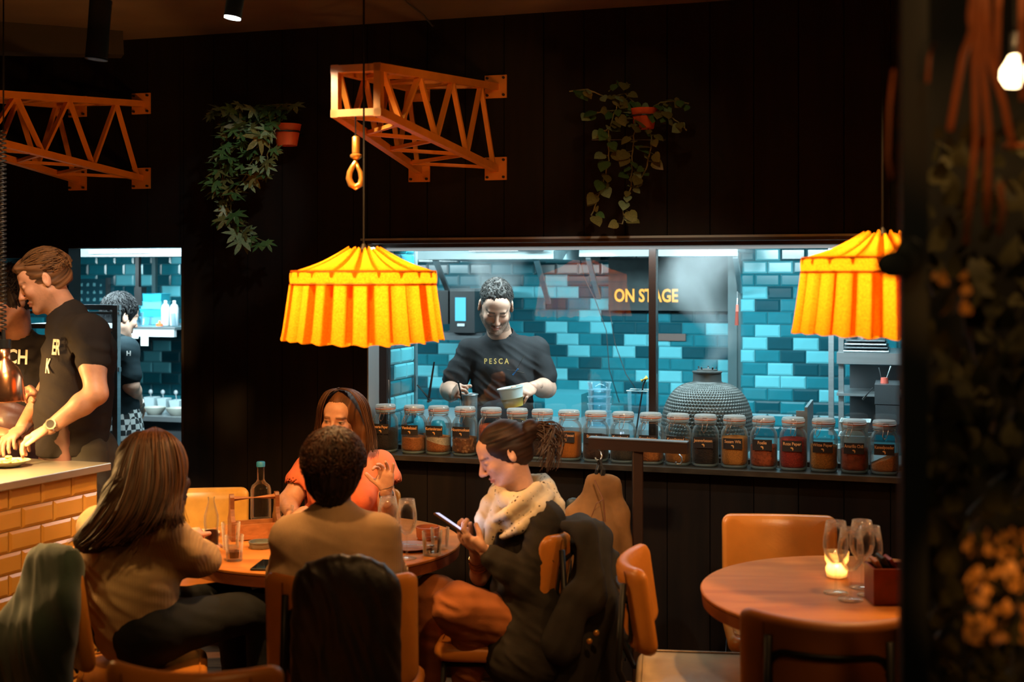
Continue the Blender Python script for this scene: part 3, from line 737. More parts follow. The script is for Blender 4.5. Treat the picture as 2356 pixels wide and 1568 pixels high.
        m = MB(); e = [(-0.007, 0.0), (-0.001, 0.002), (0.004, 0.0), (0.006, -0.005), (0.005, -0.011), (0.002, -0.013), (0.002, -0.008), (-0.002, -0.004), (-0.006, -0.003)]
        m.add([lp(x, zc - 0.006 + z) - TW * 0.0012 for x, z in e], [tuple(range(len(e) - 1, -1, -1))]); m.build('emblem', pm('label_gold', (0.75, 0.40, 0.12), 0.5), lb)
for i, (px, py, nm, col, fill, sc, what, mode) in enumerate(SP): jar(px, nm, col, fill, sc, what, mode, i)
# ---------------------------------------------------------------- figure modelling library (signed distance -> surface nets)
def npv(v): return np.array([v[0], v[1], v[2]], dtype=np.float32)
def vn2(x, y, seed=0):
    """smooth value noise on numpy arrays, -1..1"""
    xi = np.floor(x); yi = np.floor(y); xf = x - xi; yf = y - yi
    def hsh(a, b):
        v = np.sin(a * 127.1 + b * 311.7 + seed * 74.7) * 43758.5453; return (v - np.floor(v)) * 2 - 1
    u = xf * xf * (3 - 2 * xf); v = yf * yf * (3 - 2 * yf)
    a = hsh(xi, yi); b = hsh(xi + 1, yi); c = hsh(xi, yi + 1); d = hsh(xi + 1, yi + 1)
    return (a * (1 - u) + b * u) * (1 - v) + (c * (1 - u) + d * u) * v
def vn3(p, seed=0):
    return 0.5 * (vn2(p[:, 0] + 0.7 * p[:, 2], p[:, 1] - 0.6 * p[:, 2], seed) + vn2(p[:, 1] + 3.1 + 0.4 * p[:, 0], p[:, 2] * 1.1, seed + 5))

class Layer:
    """list of primitives blended into one surface"""
    def __init__(s, h=0.008, k=0.02): s.h = h; s.k = k; s.ops = []
    def _bb(s, pts, r, pad): 
        a = np.array(pts, dtype=np.float32); return a.min(0) - r - pad, a.max(0) + r + pad
    def cone(s, a, b, ra, rb, k=None, sub=False, n=None, q=1.0):
        s.ops.append(('c', npv(a), npv(b), ra, rb, s.k if k is None else k, sub, None if n is None else npv(Vector(n).normalized()), q)); return s
    def chain(s, pts, rs, k=None, n=None, q=1.0):
        for i in range(len(pts) - 1): s.cone(pts[i], pts[i + 1], rs[i], rs[i + 1], k, False, n, q)
        return s
    def ell(s, c, r, R=None, k=None, sub=False):
        s.ops.append(('e', npv(c), np.array(r, dtype=np.float32), np.array(R if R is not None else Matrix.Identity(3), dtype=np.float32), s.k if k is None else k, sub)); return s
    def cut(s, c, n):   # keep the side the normal points away from
        s.ops.append(('p', npv(c), npv(Vector(n).normalized()))); return s
    def mesh(s):
        lo = None
        for o in s.ops:
            if o[0] == 'p' or o[6 if o[0] == 'c' else 5]: continue
            if o[0] == 'c': l, u = s._bb([o[1], o[2]], max(o[3], o[4]), 0.0)
            else: R = np.abs(o[3]) @ o[2]; l, u = o[1] - R, o[1] + R
            lo = l if lo is None else np.minimum(lo, l); hi = u if lo is l else np.maximum(hi, u)
        h = s.h; lo = lo - 3.5 * h - 0.01; hi = hi + 3.5 * h + 0.01
        n = np.ceil((hi - lo) / h).astype(int) + 1
        F = np.full(n, 0.15, dtype=np.float32)
        ax = [lo[i] + h * np.arange(n[i], dtype=np.float32) for i in range(3)]
        for o in s.ops:
            if o[0] == 'p':
                d = ((ax[0] - o[1][0]) * o[2][0])[:, None, None] + ((ax[1] - o[1][1]) * o[2][1])[None, :, None] + ((ax[2] - o[1][2]) * o[2][2])[None, None, :]
                np.maximum(F, d.astype(np.float32), out=F); continue
            if o[0] == 'c': l, u = s._bb([o[1], o[2]], max(o[3], o[4]), 0.0); k = o[5]; sub = o[6]
            else: R = np.abs(o[3]) @ o[2]; l, u = o[1] - R, o[1] + R; k = o[4]; sub = o[5]
            pad = k + 3 * h + 0.01
            i0 = np.clip(((l - pad - lo) / h).astype(int), 0, n - 1); i1 = np.clip(((u + pad - lo) / h).astype(int) + 1, 1, n)
            if np.any(i1 <= i0): continue
            X = ax[0][i0[0]:i1[0]][:, None, None]; Y = ax[1][i0[1]:i1[1]][None, :, None]; Z = ax[2][i0[2]:i1[2]][None, None, :]
            if o[0] == 'c':
                a, b, ra, rb = o[1], o[2], o[3], o[4]; ba = b - a; nn, q = o[7], o[8]
                if nn is not None and q != 1.0:
                    # squash along nn
                    f = 1.0 / q - 1.0
                    dn = (X - a[0]) * nn[0] + (Y - a[1]) * nn[1] + (Z - a[2]) * nn[2]
                    px = X - a[0] + nn[0] * dn * f; py = Y - a[1] + nn[1] * dn * f; pz = Z - a[2] + nn[2] * dn * f
                    ba = ba + nn * (ba @ nn) * f; sc = 0.5 * (1 + q)
                else: px, py, pz = X - a[0], Y - a[1], Z - a[2]; sc = 1.0
                bb = float(ba @ ba) + 1e-12
                t = np.clip((px * ba[0] + py * ba[1] + pz * ba[2]) / bb, 0, 1)
                d = (np.sqrt((px - t * ba[0]) ** 2 + (py - t * ba[1]) ** 2 + (pz - t * ba[2]) ** 2) - (ra + (rb - ra) * t)) * sc
            else:
                c, r, R = o[1], o[2], o[3]
                px, py, pz = X - c[0], Y - c[1], Z - c[2]
                q0 = (px * R[0, 0] + py * R[1, 0] + pz * R[2, 0]) / r[0]; q1 = (px * R[0, 1] + py * R[1, 1] + pz * R[2, 1]) / r[1]; q2 = (px * R[0, 2] + py * R[1, 2] + pz * R[2, 2]) / r[2]
                k0 = np.sqrt(q0 ** 2 + q1 ** 2 + q2 ** 2); k1 = np.sqrt((q0 / r[0]) ** 2 + (q1 / r[1]) ** 2 + (q2 / r[2]) ** 2) + 1e-9
                d = k0 * (k0 - 1) / k1
            B = F[i0[0]:i1[0], i0[1]:i1[1], i0[2]:i1[2]]
            if sub:
                d = -d
                if k > 0: hh = np.maximum(k - np.abs(B - d), 0) / k; B[...] = np.maximum(B, d) + hh * hh * k * 0.25
                else: B[...] = np.maximum(B, d)
            else:
                if k > 0: hh = np.maximum(k - np.abs(B - d), 0) / k; B[...] = np.minimum(B, d) - hh * hh * k * 0.25
                else: B[...] = np.minimum(B, d)
        return surface_nets(F, lo, h)

def surface_nets(F, lo, h):
    S = F < 0
    S[0] = S[-1] = False; S[:, 0] = S[:, -1] = False; S[:, :, 0] = S[:, :, -1] = False
    F = np.where(S, F, np.abs(F) + 1e-6)
    c = np.zeros(tuple(d - 1 for d in F.shape), dtype=np.int8)
    offs = [(i, j, k) for i in (0, 1) for j in (0, 1) for k in (0, 1)]
    sh = c.shape
    for o in offs: c += S[o[0]:o[0] + sh[0], o[1]:o[1] + sh[1], o[2]:o[2] + sh[2]]
    mask = (c > 0) & (c < 8)
    cells = np.argwhere(mask); idx = -np.ones(sh, dtype=np.int64); idx[mask] = np.arange(len(cells))
    pos = np.zeros((len(cells), 3)); cnt = np.zeros(len(cells))
    for a in offs:
        for ax_ in range(3):
            if a[ax_]: continue
            b = list(a); b[ax_] = 1
            fa = F[cells[:, 0] + a[0], cells[:, 1] + a[1], cells[:, 2] + a[2]]; fb = F[cells[:, 0] + b[0], cells[:, 1] + b[1], cells[:, 2] + b[2]]
            cr = (fa < 0) != (fb < 0)
            t = np.where(cr, fa / np.where(cr, fa - fb, 1), 0)
            p = np.array(a, dtype=float)[None, :].repeat(len(cells), 0); p[:, ax_] += t
            pos[cr] += p[cr]; cnt[cr] += 1
    V = (cells + pos / np.maximum(cnt, 1)[:, None]) * h + lo
    quads = []
    for ax_ in range(3):
        sl0 = [slice(None)] * 3; sl1 = [slice(None)] * 3; sl0[ax_] = slice(0, -1); sl1[ax_] = slice(1, None)
        A = S[tuple(sl0)]; Bb = S[tuple(sl1)]; E = np.argwhere(A != Bb)
        if not len(E): continue
        a1, a2 = (ax_ + 1) % 3, (ax_ + 2) % 3
        E = E[(E[:, a1] > 0) & (E[:, a2] > 0)]
        ins = A[E[:, 0], E[:, 1], E[:, 2]]
        def cid(d1, d2):
            q = E.copy(); q[:, a1] -= d1; q[:, a2] -= d2; return idx[q[:, 0], q[:, 1], q[:, 2]]
        Q = np.stack([cid(1, 1), cid(0, 1), cid(0, 0), cid(1, 0)], 1)
        Q[~ins] = Q[~ins][:, ::-1]; quads.append(Q)
    return V, np.concatenate(quads)

def vnormals(V, Q):
    n = np.cross(V[Q[:, 2]] - V[Q[:, 0]], V[Q[:, 3]] - V[Q[:, 1]]); N_ = np.zeros_like(V)
    for i in range(4): np.add.at(N_, Q[:, i], n)
    return N_ / (np.linalg.norm(N_, axis=1, keepdims=True) + 1e-12)
def relax(V, Q, it=2, f=0.5):
    for _ in range(it):
        A = np.zeros_like(V); C = np.zeros(len(V))
        for i in range(4):
            np.add.at(A, Q[:, i], V[Q[:, (i + 1) % 4]]); np.add.at(C, Q[:, i], 1)
            np.add.at(A, Q[:, i], V[Q[:, (i + 3) % 4]]); np.add.at(C, Q[:, i], 1)
        V = V * (1 - f) + f * A / np.maximum(C, 1)[:, None]
    return V
def mesh_obj(name, V, Q, mat, parent=None, color=None, origin=None):
    org = ORG[parent.name] if parent is not None else Vector(origin or (0, 0, 0))
    V = V - np.array(org)
    me = bpy.data.meshes.new(name); me.vertices.add(len(V)); me.vertices.foreach_set('co', V.astype(np.float32).ravel())
    me.loops.add(len(Q) * 4); me.loops.foreach_set('vertex_index', Q.astype(np.int32).ravel())
    me.polygons.add(len(Q)); me.polygons.foreach_set('loop_start', np.arange(0, len(Q) * 4, 4, dtype=np.int32))
    me.polygons.foreach_set('use_smooth', np.ones(len(Q), dtype=bool)); me.update(calc_edges=True)
    me.materials.append(mat)
    if color is not None:
        ca = me.color_attributes.new('Col', 'FLOAT_COLOR', 'POINT')
        ca.data.foreach_set('color', np.concatenate([color, np.ones((len(V), 1))], 1).astype(np.float32).ravel())
    o = bpy.data.objects.new(name, me); link(o)
    if parent is not None: o.parent = parent
    else: o.location = org
    ORG[o.name] = org
    return o
def join_nets(parts):
    Vs, Qs, n = [], [], 0
    for V, Q in parts: Vs.append(V); Qs.append(Q + n); n += len(V)
    return np.concatenate(Vs), np.concatenate(Qs)
def folds(V, Q, amp=0.004, freq=14, seed=0, dirn=(0.3, 0.2, 1.0), stretch=3.0):
    """cloth creases: ridged noise stretched across dirn"""
    freq = freq * 2.3; amp = amp * 0.62
    N_ = vnormals(V, Q); d = np.array(Vector(dirn).normalized()); x, y, _ = frame_of(d); x = np.array(x); y = np.array(y)
    u = V @ d * freq; a = V @ x * freq / stretch; b = V @ y * freq / stretch
    w1 = vn2(a * 0.8, b * 0.8, seed + 2)
    n = 1 - 2 * np.abs(vn2(u + 1.6 * w1, a + b, seed + 1)) ** 0.8; n2 = 1 - 2 * np.abs(vn2(u * 1.9 + 1.3 * a, a * 1.5 - b, seed + 9)); n3 = vn2(u * 4 + b * 2, a * 3, seed + 4)
    mask = 0.45 + 0.55 * vn3(V * freq * 0.35, seed + 6)
    return V + N_ * (1.5 * amp * (0.7 * n * mask + 0.4 * n2 * (1 - 0.5 * mask) + 0.15 * n3))[:, None]

def headR(yaw, pitch=0, roll=0):
    return Matrix.Rotation(math.radians(yaw), 3, 'Z') @ Matrix.Rotation(math.radians(pitch), 3, 'X') @ Matrix.Rotation(math.radians(roll), 3, 'Y')

M_skin = pm('skin', (0.6, 0.3, 0.2), 0.5, attr='Col', sss=0.12, var=0.06, scale=60, bump=0.05, bscale=300)
M_hair = pm('hair', (0.05, 0.03, 0.02), 0.55, attr='Col', spec=0.2)

def strand_hair(guides, n, r, mat, parent, seed=0, wob=0.004, name='hair_strands', jitter=0.012, clump=10):
    """locks that follow a fan of guide curves"""
    rd = random.Random(seed); G = [[P(*p) for p in g] for g in guides]; ng, npt = len(G), len(G[0]); m = MB()
    cl = [(rd.uniform(-1, 1), rd.uniform(-1, 1)) for _ in range(clump * ng + 2)]
    for k in range(n):
        u = rd.random() * (ng - 1); i = min(int(u), ng - 2); f = u - i
        o = Vector((rd.gauss(0, 1), rd.gauss(0, 1) * 0.7, rd.gauss(0, 1) * 0.4)) * jitter; ph = rd.uniform(0, 6.3)
        ci = cl[int(u * clump)]; ctrl = []
        end = rd.uniform(0.82, 1.0)
        for j in range(npt):
            q = G[i][j].lerp(G[i + 1][j], f); w = j / (npt - 1)
            ctrl.append(q + o * (0.25 + 0.75 * w) + Vector((ci[0], 0, ci[1] * 0.3)) * jitter * 0.9 * w)
        pts = []
        N_ = (npt - 1) * 3
        for a in range(N_ + 1):
            x = a / N_ * (npt - 1) * end; j = min(int(x), npt - 2); t = x - j
            p0, p1, p2, p3 = ctrl[max(j - 1, 0)], ctrl[j], ctrl[j + 1], ctrl[min(j + 2, npt - 1)]
            q = 0.5 * ((2 * p1) + (p2 - p0) * t + (2 * p0 - 5 * p1 + 4 * p2 - p3) * t * t + (3 * p1 - p0 - 3 * p2 + p3) * t ** 3)
            pts.append(q + Vector((math.sin(ph + a * 0.5), math.cos(ph + a * 0.4), 0)) * wob * a / N_)
        m.tube(pts, [r * (0.5 + 0.5 * math.sin(math.pi * min(1, 0.15 + a / N_ * 0.95))) * (1 - 0.4 * a / N_) for a in range(N_ + 1)], 4, caps=False)
    o = m.build(name, mat, parent, smooth=True); o['kind'] = 'stuff'; return o
def tuft_hair(H, n, length, r, mat, parent, seed=0, radii=(0.076, 0.098, 0.090), crown=(0, 0.45, 0.9), lift=0.004, curl=0.0, keep=None, back=0.0, name='hair_tufts', c0=(0, 0.020, 0.034)):
    """short locks lying over the skull, flowing away from the crown"""
    rd = random.Random(seed); m = MB(); cr_ = Vector(crown).normalized(); k = 0
    while k < n:
        d = Vector((rd.gauss(0, 1), rd.gauss(0, 1), rd.gauss(0, 1))).normalized()
        if d.z < -0.55 or (keep and not keep(d)) or (not keep and (d.y < -0.25 and d.z < 0.45 - 0.25 * abs(d.x))): continue
        if abs(d.x) > 0.8 and d.z < -0.05 and d.y < 0.25: continue
        k += 1
        flow = (d - cr_ * d.dot(cr_)) ; flow = (flow - cr_).normalized() if flow.length < 0.05 else (flow.normalized() - cr_ * 0.4)
        flow = (flow + Vector((rd.gauss(0, 0.25), back + rd.gauss(0, 0.2), rd.gauss(0, 0.2)))); ln = length * rd.uniform(0.6, 1.2)
        ax = Vector((rd.gauss(0, 1), rd.gauss(0, 1), rd.gauss(0, 1))); ph = rd.uniform(0, 6.3); pts = []
        for j in range(6):
            t = j / 5; dd = (d + flow * (ln / 0.09) * t + ax * curl * math.sin(ph + t * 7) * t).normalized()
            e = 1 + (lift * (0.3 + t * (1.6 if length < 0.03 else 0.9)) + curl * 0.012 * math.cos(ph + t * 7)) / 0.09
            pts.append(H.w(c0[0] + dd.x * radii[0] * e, c0[1] + dd.y * radii[1] * e, c0[2] + dd.z * radii[2] * e))
        m.tube(pts, [r * (1 - 0.7 * j / 5) for j in range(6)], 4, caps=False)
    o = m.build(name, mat, parent, smooth=True); o['kind'] = 'stuff'; return o
def hair_tone(name, c, hi):
    if name in MATS: return MATS[name]
    m = bpy.data.materials.new(name); MATS[name] = m; N, L = nodes(m); b = N['Principled BSDF']; b.inputs['Roughness'].default_value = 0.5; b.inputs['Specular IOR Level'].default_value = 0.25
    g = N.new('ShaderNodeNewGeometry'); cr = N.new('ShaderNodeValToRGB'); cr.color_ramp.elements[0].color = (*c, 1); cr.color_ramp.elements[1].color = (*hi, 1)
    L.new(g.outputs['Random Per Island'], cr.inputs[0]); L.new(cr.outputs[0], b.inputs['Base Color']); return m

class Head:
    def __init__(s, c, yaw, pitch=0, roll=0, sc=1.0, fem=False, nose=1.0):
        s.c = Vector(c); s.R = headR(yaw, pitch, roll); s.s = sc; s.fem = fem; s.nose = nose
    def w(s, x, y, z): return s.c + s.R @ (Vector((x, y, z)) * s.s)
    def loc(s, V): return ((V - np.array(s.c)) @ np.array(s.R)) / s.s
    def add(s, L):
        k = s.s; f = s.fem
        E = lambda c, r, kk=0.02, sub=False, rot=None: L.ell(s.w(*c), [q * k for q in r], s.R if rot is None else s.R @ rot, kk * k, sub)
        C = lambda a, b, ra, rb, kk=0.008, sub=False: L.cone(s.w(*a), s.w(*b), ra * k, rb * k, kk * k, sub)
        E((0, 0.018, 0.032), (0.072, 0.092, 0.083), 0)
        E((0, -0.020, -0.022), (0.060, 0.068, 0.085), 0.02)
        E((0, -0.052, 0.045), (0.052, 0.036, 0.040), 0.025)
        for q in (-1, 1):
            C((q * 0.052, 0.005, -0.050), (q * 0.018, -0.066, -0.097), 0.020 if not f else 0.017, 0.014, 0.025)
            E((q * 0.037, -0.062, -0.022), (0.020, 0.020, 0.018), 0.02)
        E((0, -0.070, -0.098), (0.019 if not f else 0.016, 0.018, 0.016), 0.02)
        C((-0.032, -0.082, 0.022), (0.032, -0.082, 0.022), 0.0085, 0.0085, 0.014)
        for q in (-1, 1): E((q * 0.031, -0.094, 0.004), (0.017, 0.016, 0.0105), 0.010, True)
        for q in (-1, 1): E((q * 0.030, -0.0735, 0.003), (0.0135, 0.0125, 0.0120), 0.002)
        for q in (-1, 1): C((q * 0.019, -0.0835, 0.0075), (q * 0.041, -0.0795, 0.0065), 0.0042, 0.0036, 0.004)
        n = s.nose
        C((0, -0.086, 0.012), (0, -0.107 - 0.005 * (n - 1), -0.028), 0.0075, 0.0090 * n, 0.010)
        E((0, -0.104 - 0.006 * (n - 1), -0.032), (0.0105, 0.011, 0.0085), 0.006)
        for q in (-1, 1): E((q * 0.0115, -0.095, -0.035), (0.0075, 0.010, 0.0065), 0.005)
        C((-0.019, -0.080, -0.060), (0.019, -0.080, -0.060), 0.0060, 0.0060, 0.006); E((0, -0.0885, -0.0585), (0.014, 0.0065, 0.0050), 0.005)
        E((0, -0.0865, -0.0705), (0.0150, 0.0075, 0.0060), 0.005)
        E((0, -0.094, -0.0645), (0.022, 0.006, 0.0012), 0.002, True)
        for q in (-1, 1):
            rot = Matrix.Rotation(q * 0.35, 3, 'Z') @ Matrix.Rotation(-0.15, 3, 'X')
            E((q * 0.0765, 0.018, -0.004), (0.0075, 0.018, 0.031), 0.006, False, rot)
            E((q * 0.0845, 0.013, 0.002), (0.005, 0.009, 0.017), 0.004, True, rot)
        return s
    def paint(s, V, base, lip=(0.42, 0.12, 0.09), stubble=0.0, brow=(0.04, 0.025, 0.018), dark_eye=True, open_eye=False):
        L = s.loc(V); x, y, z = L[:, 0], L[:, 1], L[:, 2]; ax = np.abs(x)
        col = np.tile(np.array(base, dtype=float), (len(V), 1))
        def mixc(c, m): 
            m = np.clip(m, 0, 1)[:, None]; return col * (1 - m) + np.array(c)[None] * m
        g = lambda v, c, w: np.exp(-((v - c) / w) ** 2)
        inh = (ax < 0.085) & (z > -0.13) & (z < 0.12) & (y < 0.02) & (y > -0.13)
        # flush on cheeks and nose
        col = mixc(np.array(base) * (1.05, 0.72, 0.66), 0.35 * inh * (g(ax, 0.036, 0.02) * g(z, -0.025, 0.02) + g(ax, 0, 0.012) * g(z, -0.03, 0.014)) * (y < -0.05))
        if stubble > 0:
            jw = np.clip((-0.030 - z) / 0.02, 0, 1) * (z > -0.125) * (y < 0.015) * (1 - g(ax, 0, 0.02) * g(z, -0.065, 0.008))
            mu = g(z, -0.047, 0.006) * (ax < 0.026)
            side = (ax > 0.058) * g(z, -0.03, 0.035) * (y > -0.045) * (y < 0.012)
            m = np.clip(jw * 0.75 + mu + side * 0.7, 0, 1) * inh * stubble * (0.75 + 0.5 * vn3(L * 260, 3))
            col = mixc(brow, m)
        col = mixc(lip, 0.85 * inh * (y < -0.078) * (ax < 0.023) * g(z, -0.0645, 0.0085) )
        ez = 0.021 + 0.006 * np.cos(np.clip((ax - 0.030) / 0.022, -1.5, 1.5)) - 0.004
        col = mixc(brow, 0.9 * inh * (y < -0.06) * (ax > 0.012) * (ax < 0.050) * g(z, ez, 0.0042))
        if open_eye:
            col = mixc((0.62, 0.50, 0.42), 1.4 * inh * (y < -0.06) * g(ax, 0.0305, 0.0105) * g(z, 0.0015, 0.0042))
            col = mixc((0.03, 0.015, 0.01), 1.6 * inh * (y < -0.06) * g(ax, 0.0305, 0.0050) * g(z, 0.0018, 0.0046))
            col = mixc((0.02, 0.012, 0.01), 1.2 * inh * (y < -0.06) * g(ax, 0.0315, 0.0135) * g(z, 0.0072, 0.0024))
        elif dark_eye: col = mixc((0.02, 0.012, 0.01), 0.95 * inh * (y < -0.06) * g(ax, 0.030, 0.0115) * g(z, 0.0005, 0.0032))
        col = mixc(np.array(base) * 0.55, 0.5 * inh * (y < -0.088) * g(ax, 0.0075, 0.004) * g(z, -0.0405, 0.003))
        return col
    def strands(s, V, Q, base, amp=0.004, freq=26, seed=0, crown=(0, 0.03, 0.06), var=0.55, down=0.0, hi=None):
        """push hair into locks that run away from the crown and shade each lock its own tone"""
        L = s.loc(V) - np.array(crown); N_ = vnormals(V, Q)
        if down: az = np.arctan2(L[:, 0], -L[:, 1]); along = L[:, 2] * 5
        else: az = np.arctan2(L[:, 0], L[:, 1] + 1e-6); along = np.linalg.norm(L, axis=1) * 14
        n1 = vn2(az * freq / 3 + 0.7 * vn2(along, az * 2, seed), along * 0.5, seed); n2 = vn2(az * freq + n1, along * 1.4, seed + 3)
        n3 = vn2(az * freq * 2.6, along * 2, seed + 8)
        V2 = V + N_ * (amp * (0.9 * n1 + 0.6 * n2 + 0.3 * n3))[:, None]
        t = np.clip(1 + var * (0.5 * n1 + 0.6 * n2 + 0.5 * n3), 0.25, 2.2)[:, None]
        col = np.array(base)[None] * t
        if hi is not None:
            m = np.clip(n1 * 0.8 + n3 * 0.5 - 0.15, 0, 1)[:, None]; col = col * (1 - m) + np.array(hi)[None] * m
        return V2, col

def add_hand(L, wrist, d, palm, ts, curls=(20, 30, 25), spread=0.10, sc=1.0, thumb=(0.75, 0.65, 0.25), thumb_bend=15, per=None, k=0.004):
    """hand: d = wrist->fingers, palm = direction the palm faces, ts = +1/-1 which side the thumb is on"""
    w = Vector(wrist); d = Vector(d).normalized(); n = Vector(palm); n = (n - d * n.dot(d)).normalized(); sd = d.cross(n).normalized() * ts
    L.cone(w - d * 0.05 * sc, w + d * 0.012 * sc, 0.027 * sc, 0.024 * sc, 0.01, n=n, q=0.78)
    R = Matrix((sd, d, n)).transposed()
    L.ell(w + d * 0.050 * sc, (0.040 * sc, 0.056 * sc, 0.0165 * sc), R, 0.012)
    L.cone(w + d * 0.078 * sc - sd * 0.027 * sc, w + d * 0.084 * sc + sd * 0.030 * sc, 0.0115 * sc, 0.012 * sc, 0.010)
    L.cone(w + d * 0.020 * sc + sd * 0.022 * sc, w + d * 0.055 * sc + sd * 0.036 * sc, 0.016 * sc, 0.013 * sc, 0.012)
    lens = (0.068, 0.077, 0.071, 0.056); offs = (0.030, 0.0105, -0.009, -0.027); rad = (0.0088, 0.0092, 0.0088, 0.0078)
    tips = []
    for i in range(4):
        base = w + d * (0.084 - 0.003 * abs(i - 1)) * sc + sd * offs[i] * sc
        dd = (d + sd * spread * (1.2 - 0.9 * i)).normalized(); p = base
        cu = per[i] if per else curls
        ang = 0.0; r0 = rad[i] * sc
        axis = dd.cross(n).normalized()
        for j, (fr, c) in enumerate(zip((0.44, 0.31, 0.25), cu)):
            ang += math.radians(c)
            v = dd * math.cos(ang) + n * math.sin(ang)
            q = p + v * lens[i] * fr * sc; L.cone(p, q, r0 * (1 - 0.08 * j), r0 * (0.92 - 0.08 * j), k if j == 0 else 0.002); p = q
        tips.append(p)
    tb = w + d * 0.028 * sc + sd * 0.030 * sc + n * 0.006 * sc
    tv = (d * thumb[0] + sd * thumb[1] + n * thumb[2]).normalized(); p1 = tb + tv * 0.042 * sc
    tv2 = (tv * math.cos(math.radians(thumb_bend)) + d * math.sin(math.radians(thumb_bend)) * 0.7 - sd * math.sin(math.radians(thumb_bend)) * 0.6).normalized(); p2 = p1 + tv2 * 0.032 * sc
    L.cone(tb, p1, 0.0135 * sc, 0.0105 * sc, 0.008); L.cone(p1, p2, 0.0105 * sc, 0.0088 * sc, 0.002)
    return tips, p2

def torso(L, pel, waist, chest, neck, side, front, w=(0.165, 0.140, 0.170), q=0.66, sh=0.0, shl=None, shr=None, shrad=0.058, k=0.05):
    """trunk of flattened cones + shoulder bar"""
    pel, waist, chest, neck = map(Vector, (pel, waist, chest, neck)); side = Vector(side).normalized(); front = Vector(front).normalized()
    def seg(a, b, wa, wb):
        ra, rb = wa * q, wb * q
        for s_ in (-1, 0, 1):
            L.cone(a + side * s_ * (wa - ra), b + side * s_ * (wb - rb), ra, rb, k)
    seg(pel, waist, w[0], w[1]); seg(waist, chest, w[1], w[2])
    if shl is not None:
        L.cone(chest, neck.lerp(chest, 0.25), w[2] * q, 0.07, k); up_ = (neck - chest).normalized()
        L.chain([Vector(shl), neck - up_ * 0.045 + side * 0.0, Vector(shr)], [shrad, shrad * 1.05, shrad], 0.04)
        for e in (shl, shr): L.cone(Vector(e), chest.lerp(Vector(e), 0.35), shrad, w[2] * q * 0.8, k)
# ---------------------------------------------------------------- cloth materials
def cloth(name, c, **k): return pm(name, c, 0.9, var=k.get('var', 0.12), scale=k.get('scale', 12), bump=k.get('bump', 0.25), bscale=k.get('bscale', 420), sheen=k.get('sheen', 0.0), spec=k.get('spec', 0.2), wave=k.get('wave'))
C_tee = cloth('black_tee', (0.022, 0.018, 0.017))
C_cheftee = cloth('chef_black', (0.020, 0.020, 0.022), var=0.2)
C_apron = pm('apron_brown', (0.10, 0.045, 0.04), 0.38, var=0.3, scale=9, bump=0.1, bscale=40)
C_beige = cloth('beige_knit', (0.36, 0.235, 0.125), wave=(38, 0.12, 'X'))
C_beige2 = cloth('beige_rib', (0.38, 0.25, 0.14), wave=(60, 0.35, 'X'))
C_coral = cloth('coral_cotton', (0.80, 0.20, 0.09))
C_blazer = cloth('dark_blazer', (0.026, 0.022, 0.018), var=0.25)
C_dark = cloth('dark_trousers', (0.012, 0.014, 0.017))
C_rust = cloth('rust_trousers', (0.30, 0.10, 0.03))
C_polo = cloth('dark_polo', (0.010, 0.022, 0.028))
C_pants = cloth('grey_trousers', (0.05, 0.045, 0.04))
M_print = pm('shirt_print', (0.70, 0.62, 0.48), 0.8)
M_printY = pm('embroidery_yellow', (0.72, 0.50, 0.14), 0.7)
def check_mat():
    m = bpy.data.materials.new('chequered_cloth'); N, L = nodes(m); b = N['Principled BSDF']; b.inputs['Roughness'].default_value = 0.9
    tc = N.new('ShaderNodeTexCoord'); c = N.new('ShaderNodeTexChecker'); c.inputs['Scale'].default_value = 34; c.inputs['Color1'].default_value = (0.01, 0.015, 0.018, 1); c.inputs['Color2'].default_value = (0.45, 0.5, 0.5, 1)
    mp = N.new('ShaderNodeMapping'); mp.inputs['Rotation'].default_value = (0, 0, 0.6); L.new(tc.outputs['Object'], mp.inputs[0]); L.new(mp.outputs[0], c.inputs[0]); L.new(c.outputs[0], b.inputs['Base Color']); return m
def scarf_mat():
    m = bpy.data.materials.new('spotted_scarf'); N, L = nodes(m); b = N['Principled BSDF']; b.inputs['Roughness'].default_value = 0.9; b.inputs['Specular IOR Level'].default_value = 0.15
    tc = N.new('ShaderNodeTexCoord'); v = N.new('ShaderNodeTexVoronoi'); v.inputs['Scale'].default_value = 62
    L.new(tc.outputs['Object'], v.inputs['Vector'])
    cr = N.new('ShaderNodeValToRGB'); e = cr.color_ramp.elements; e[0].position = 0.30; e[0].color = (0.05, 0.03, 0.02, 1); e[1].position = 0.40; e[1].color = (0.62, 0.52, 0.38, 1)
    nz = N.new('ShaderNodeTexNoise'); nz.inputs['Scale'].default_value = 9; L.new(tc.outputs['Object'], nz.inputs['Vector'])
    ms = N.new('ShaderNodeMath'); ms.operation = 'ADD'; mm = N.new('ShaderNodeMapRange'); mm.inputs['From Min'].default_value = 0.45; mm.inputs['From Max'].default_value = 0.6; mm.inputs['To Min'].default_value = 0.28; mm.inputs['To Max'].default_value = 0.0
    L.new(nz.outputs['Fac'], mm.inputs['Value']); L.new(v.outputs['Distance'], ms.inputs[0]); L.new(mm.outputs[0], ms.inputs[1]); L.new(ms.outputs[0], cr.inputs[0]); L.new(cr.outputs[0], b.inputs['Base Color']); return m

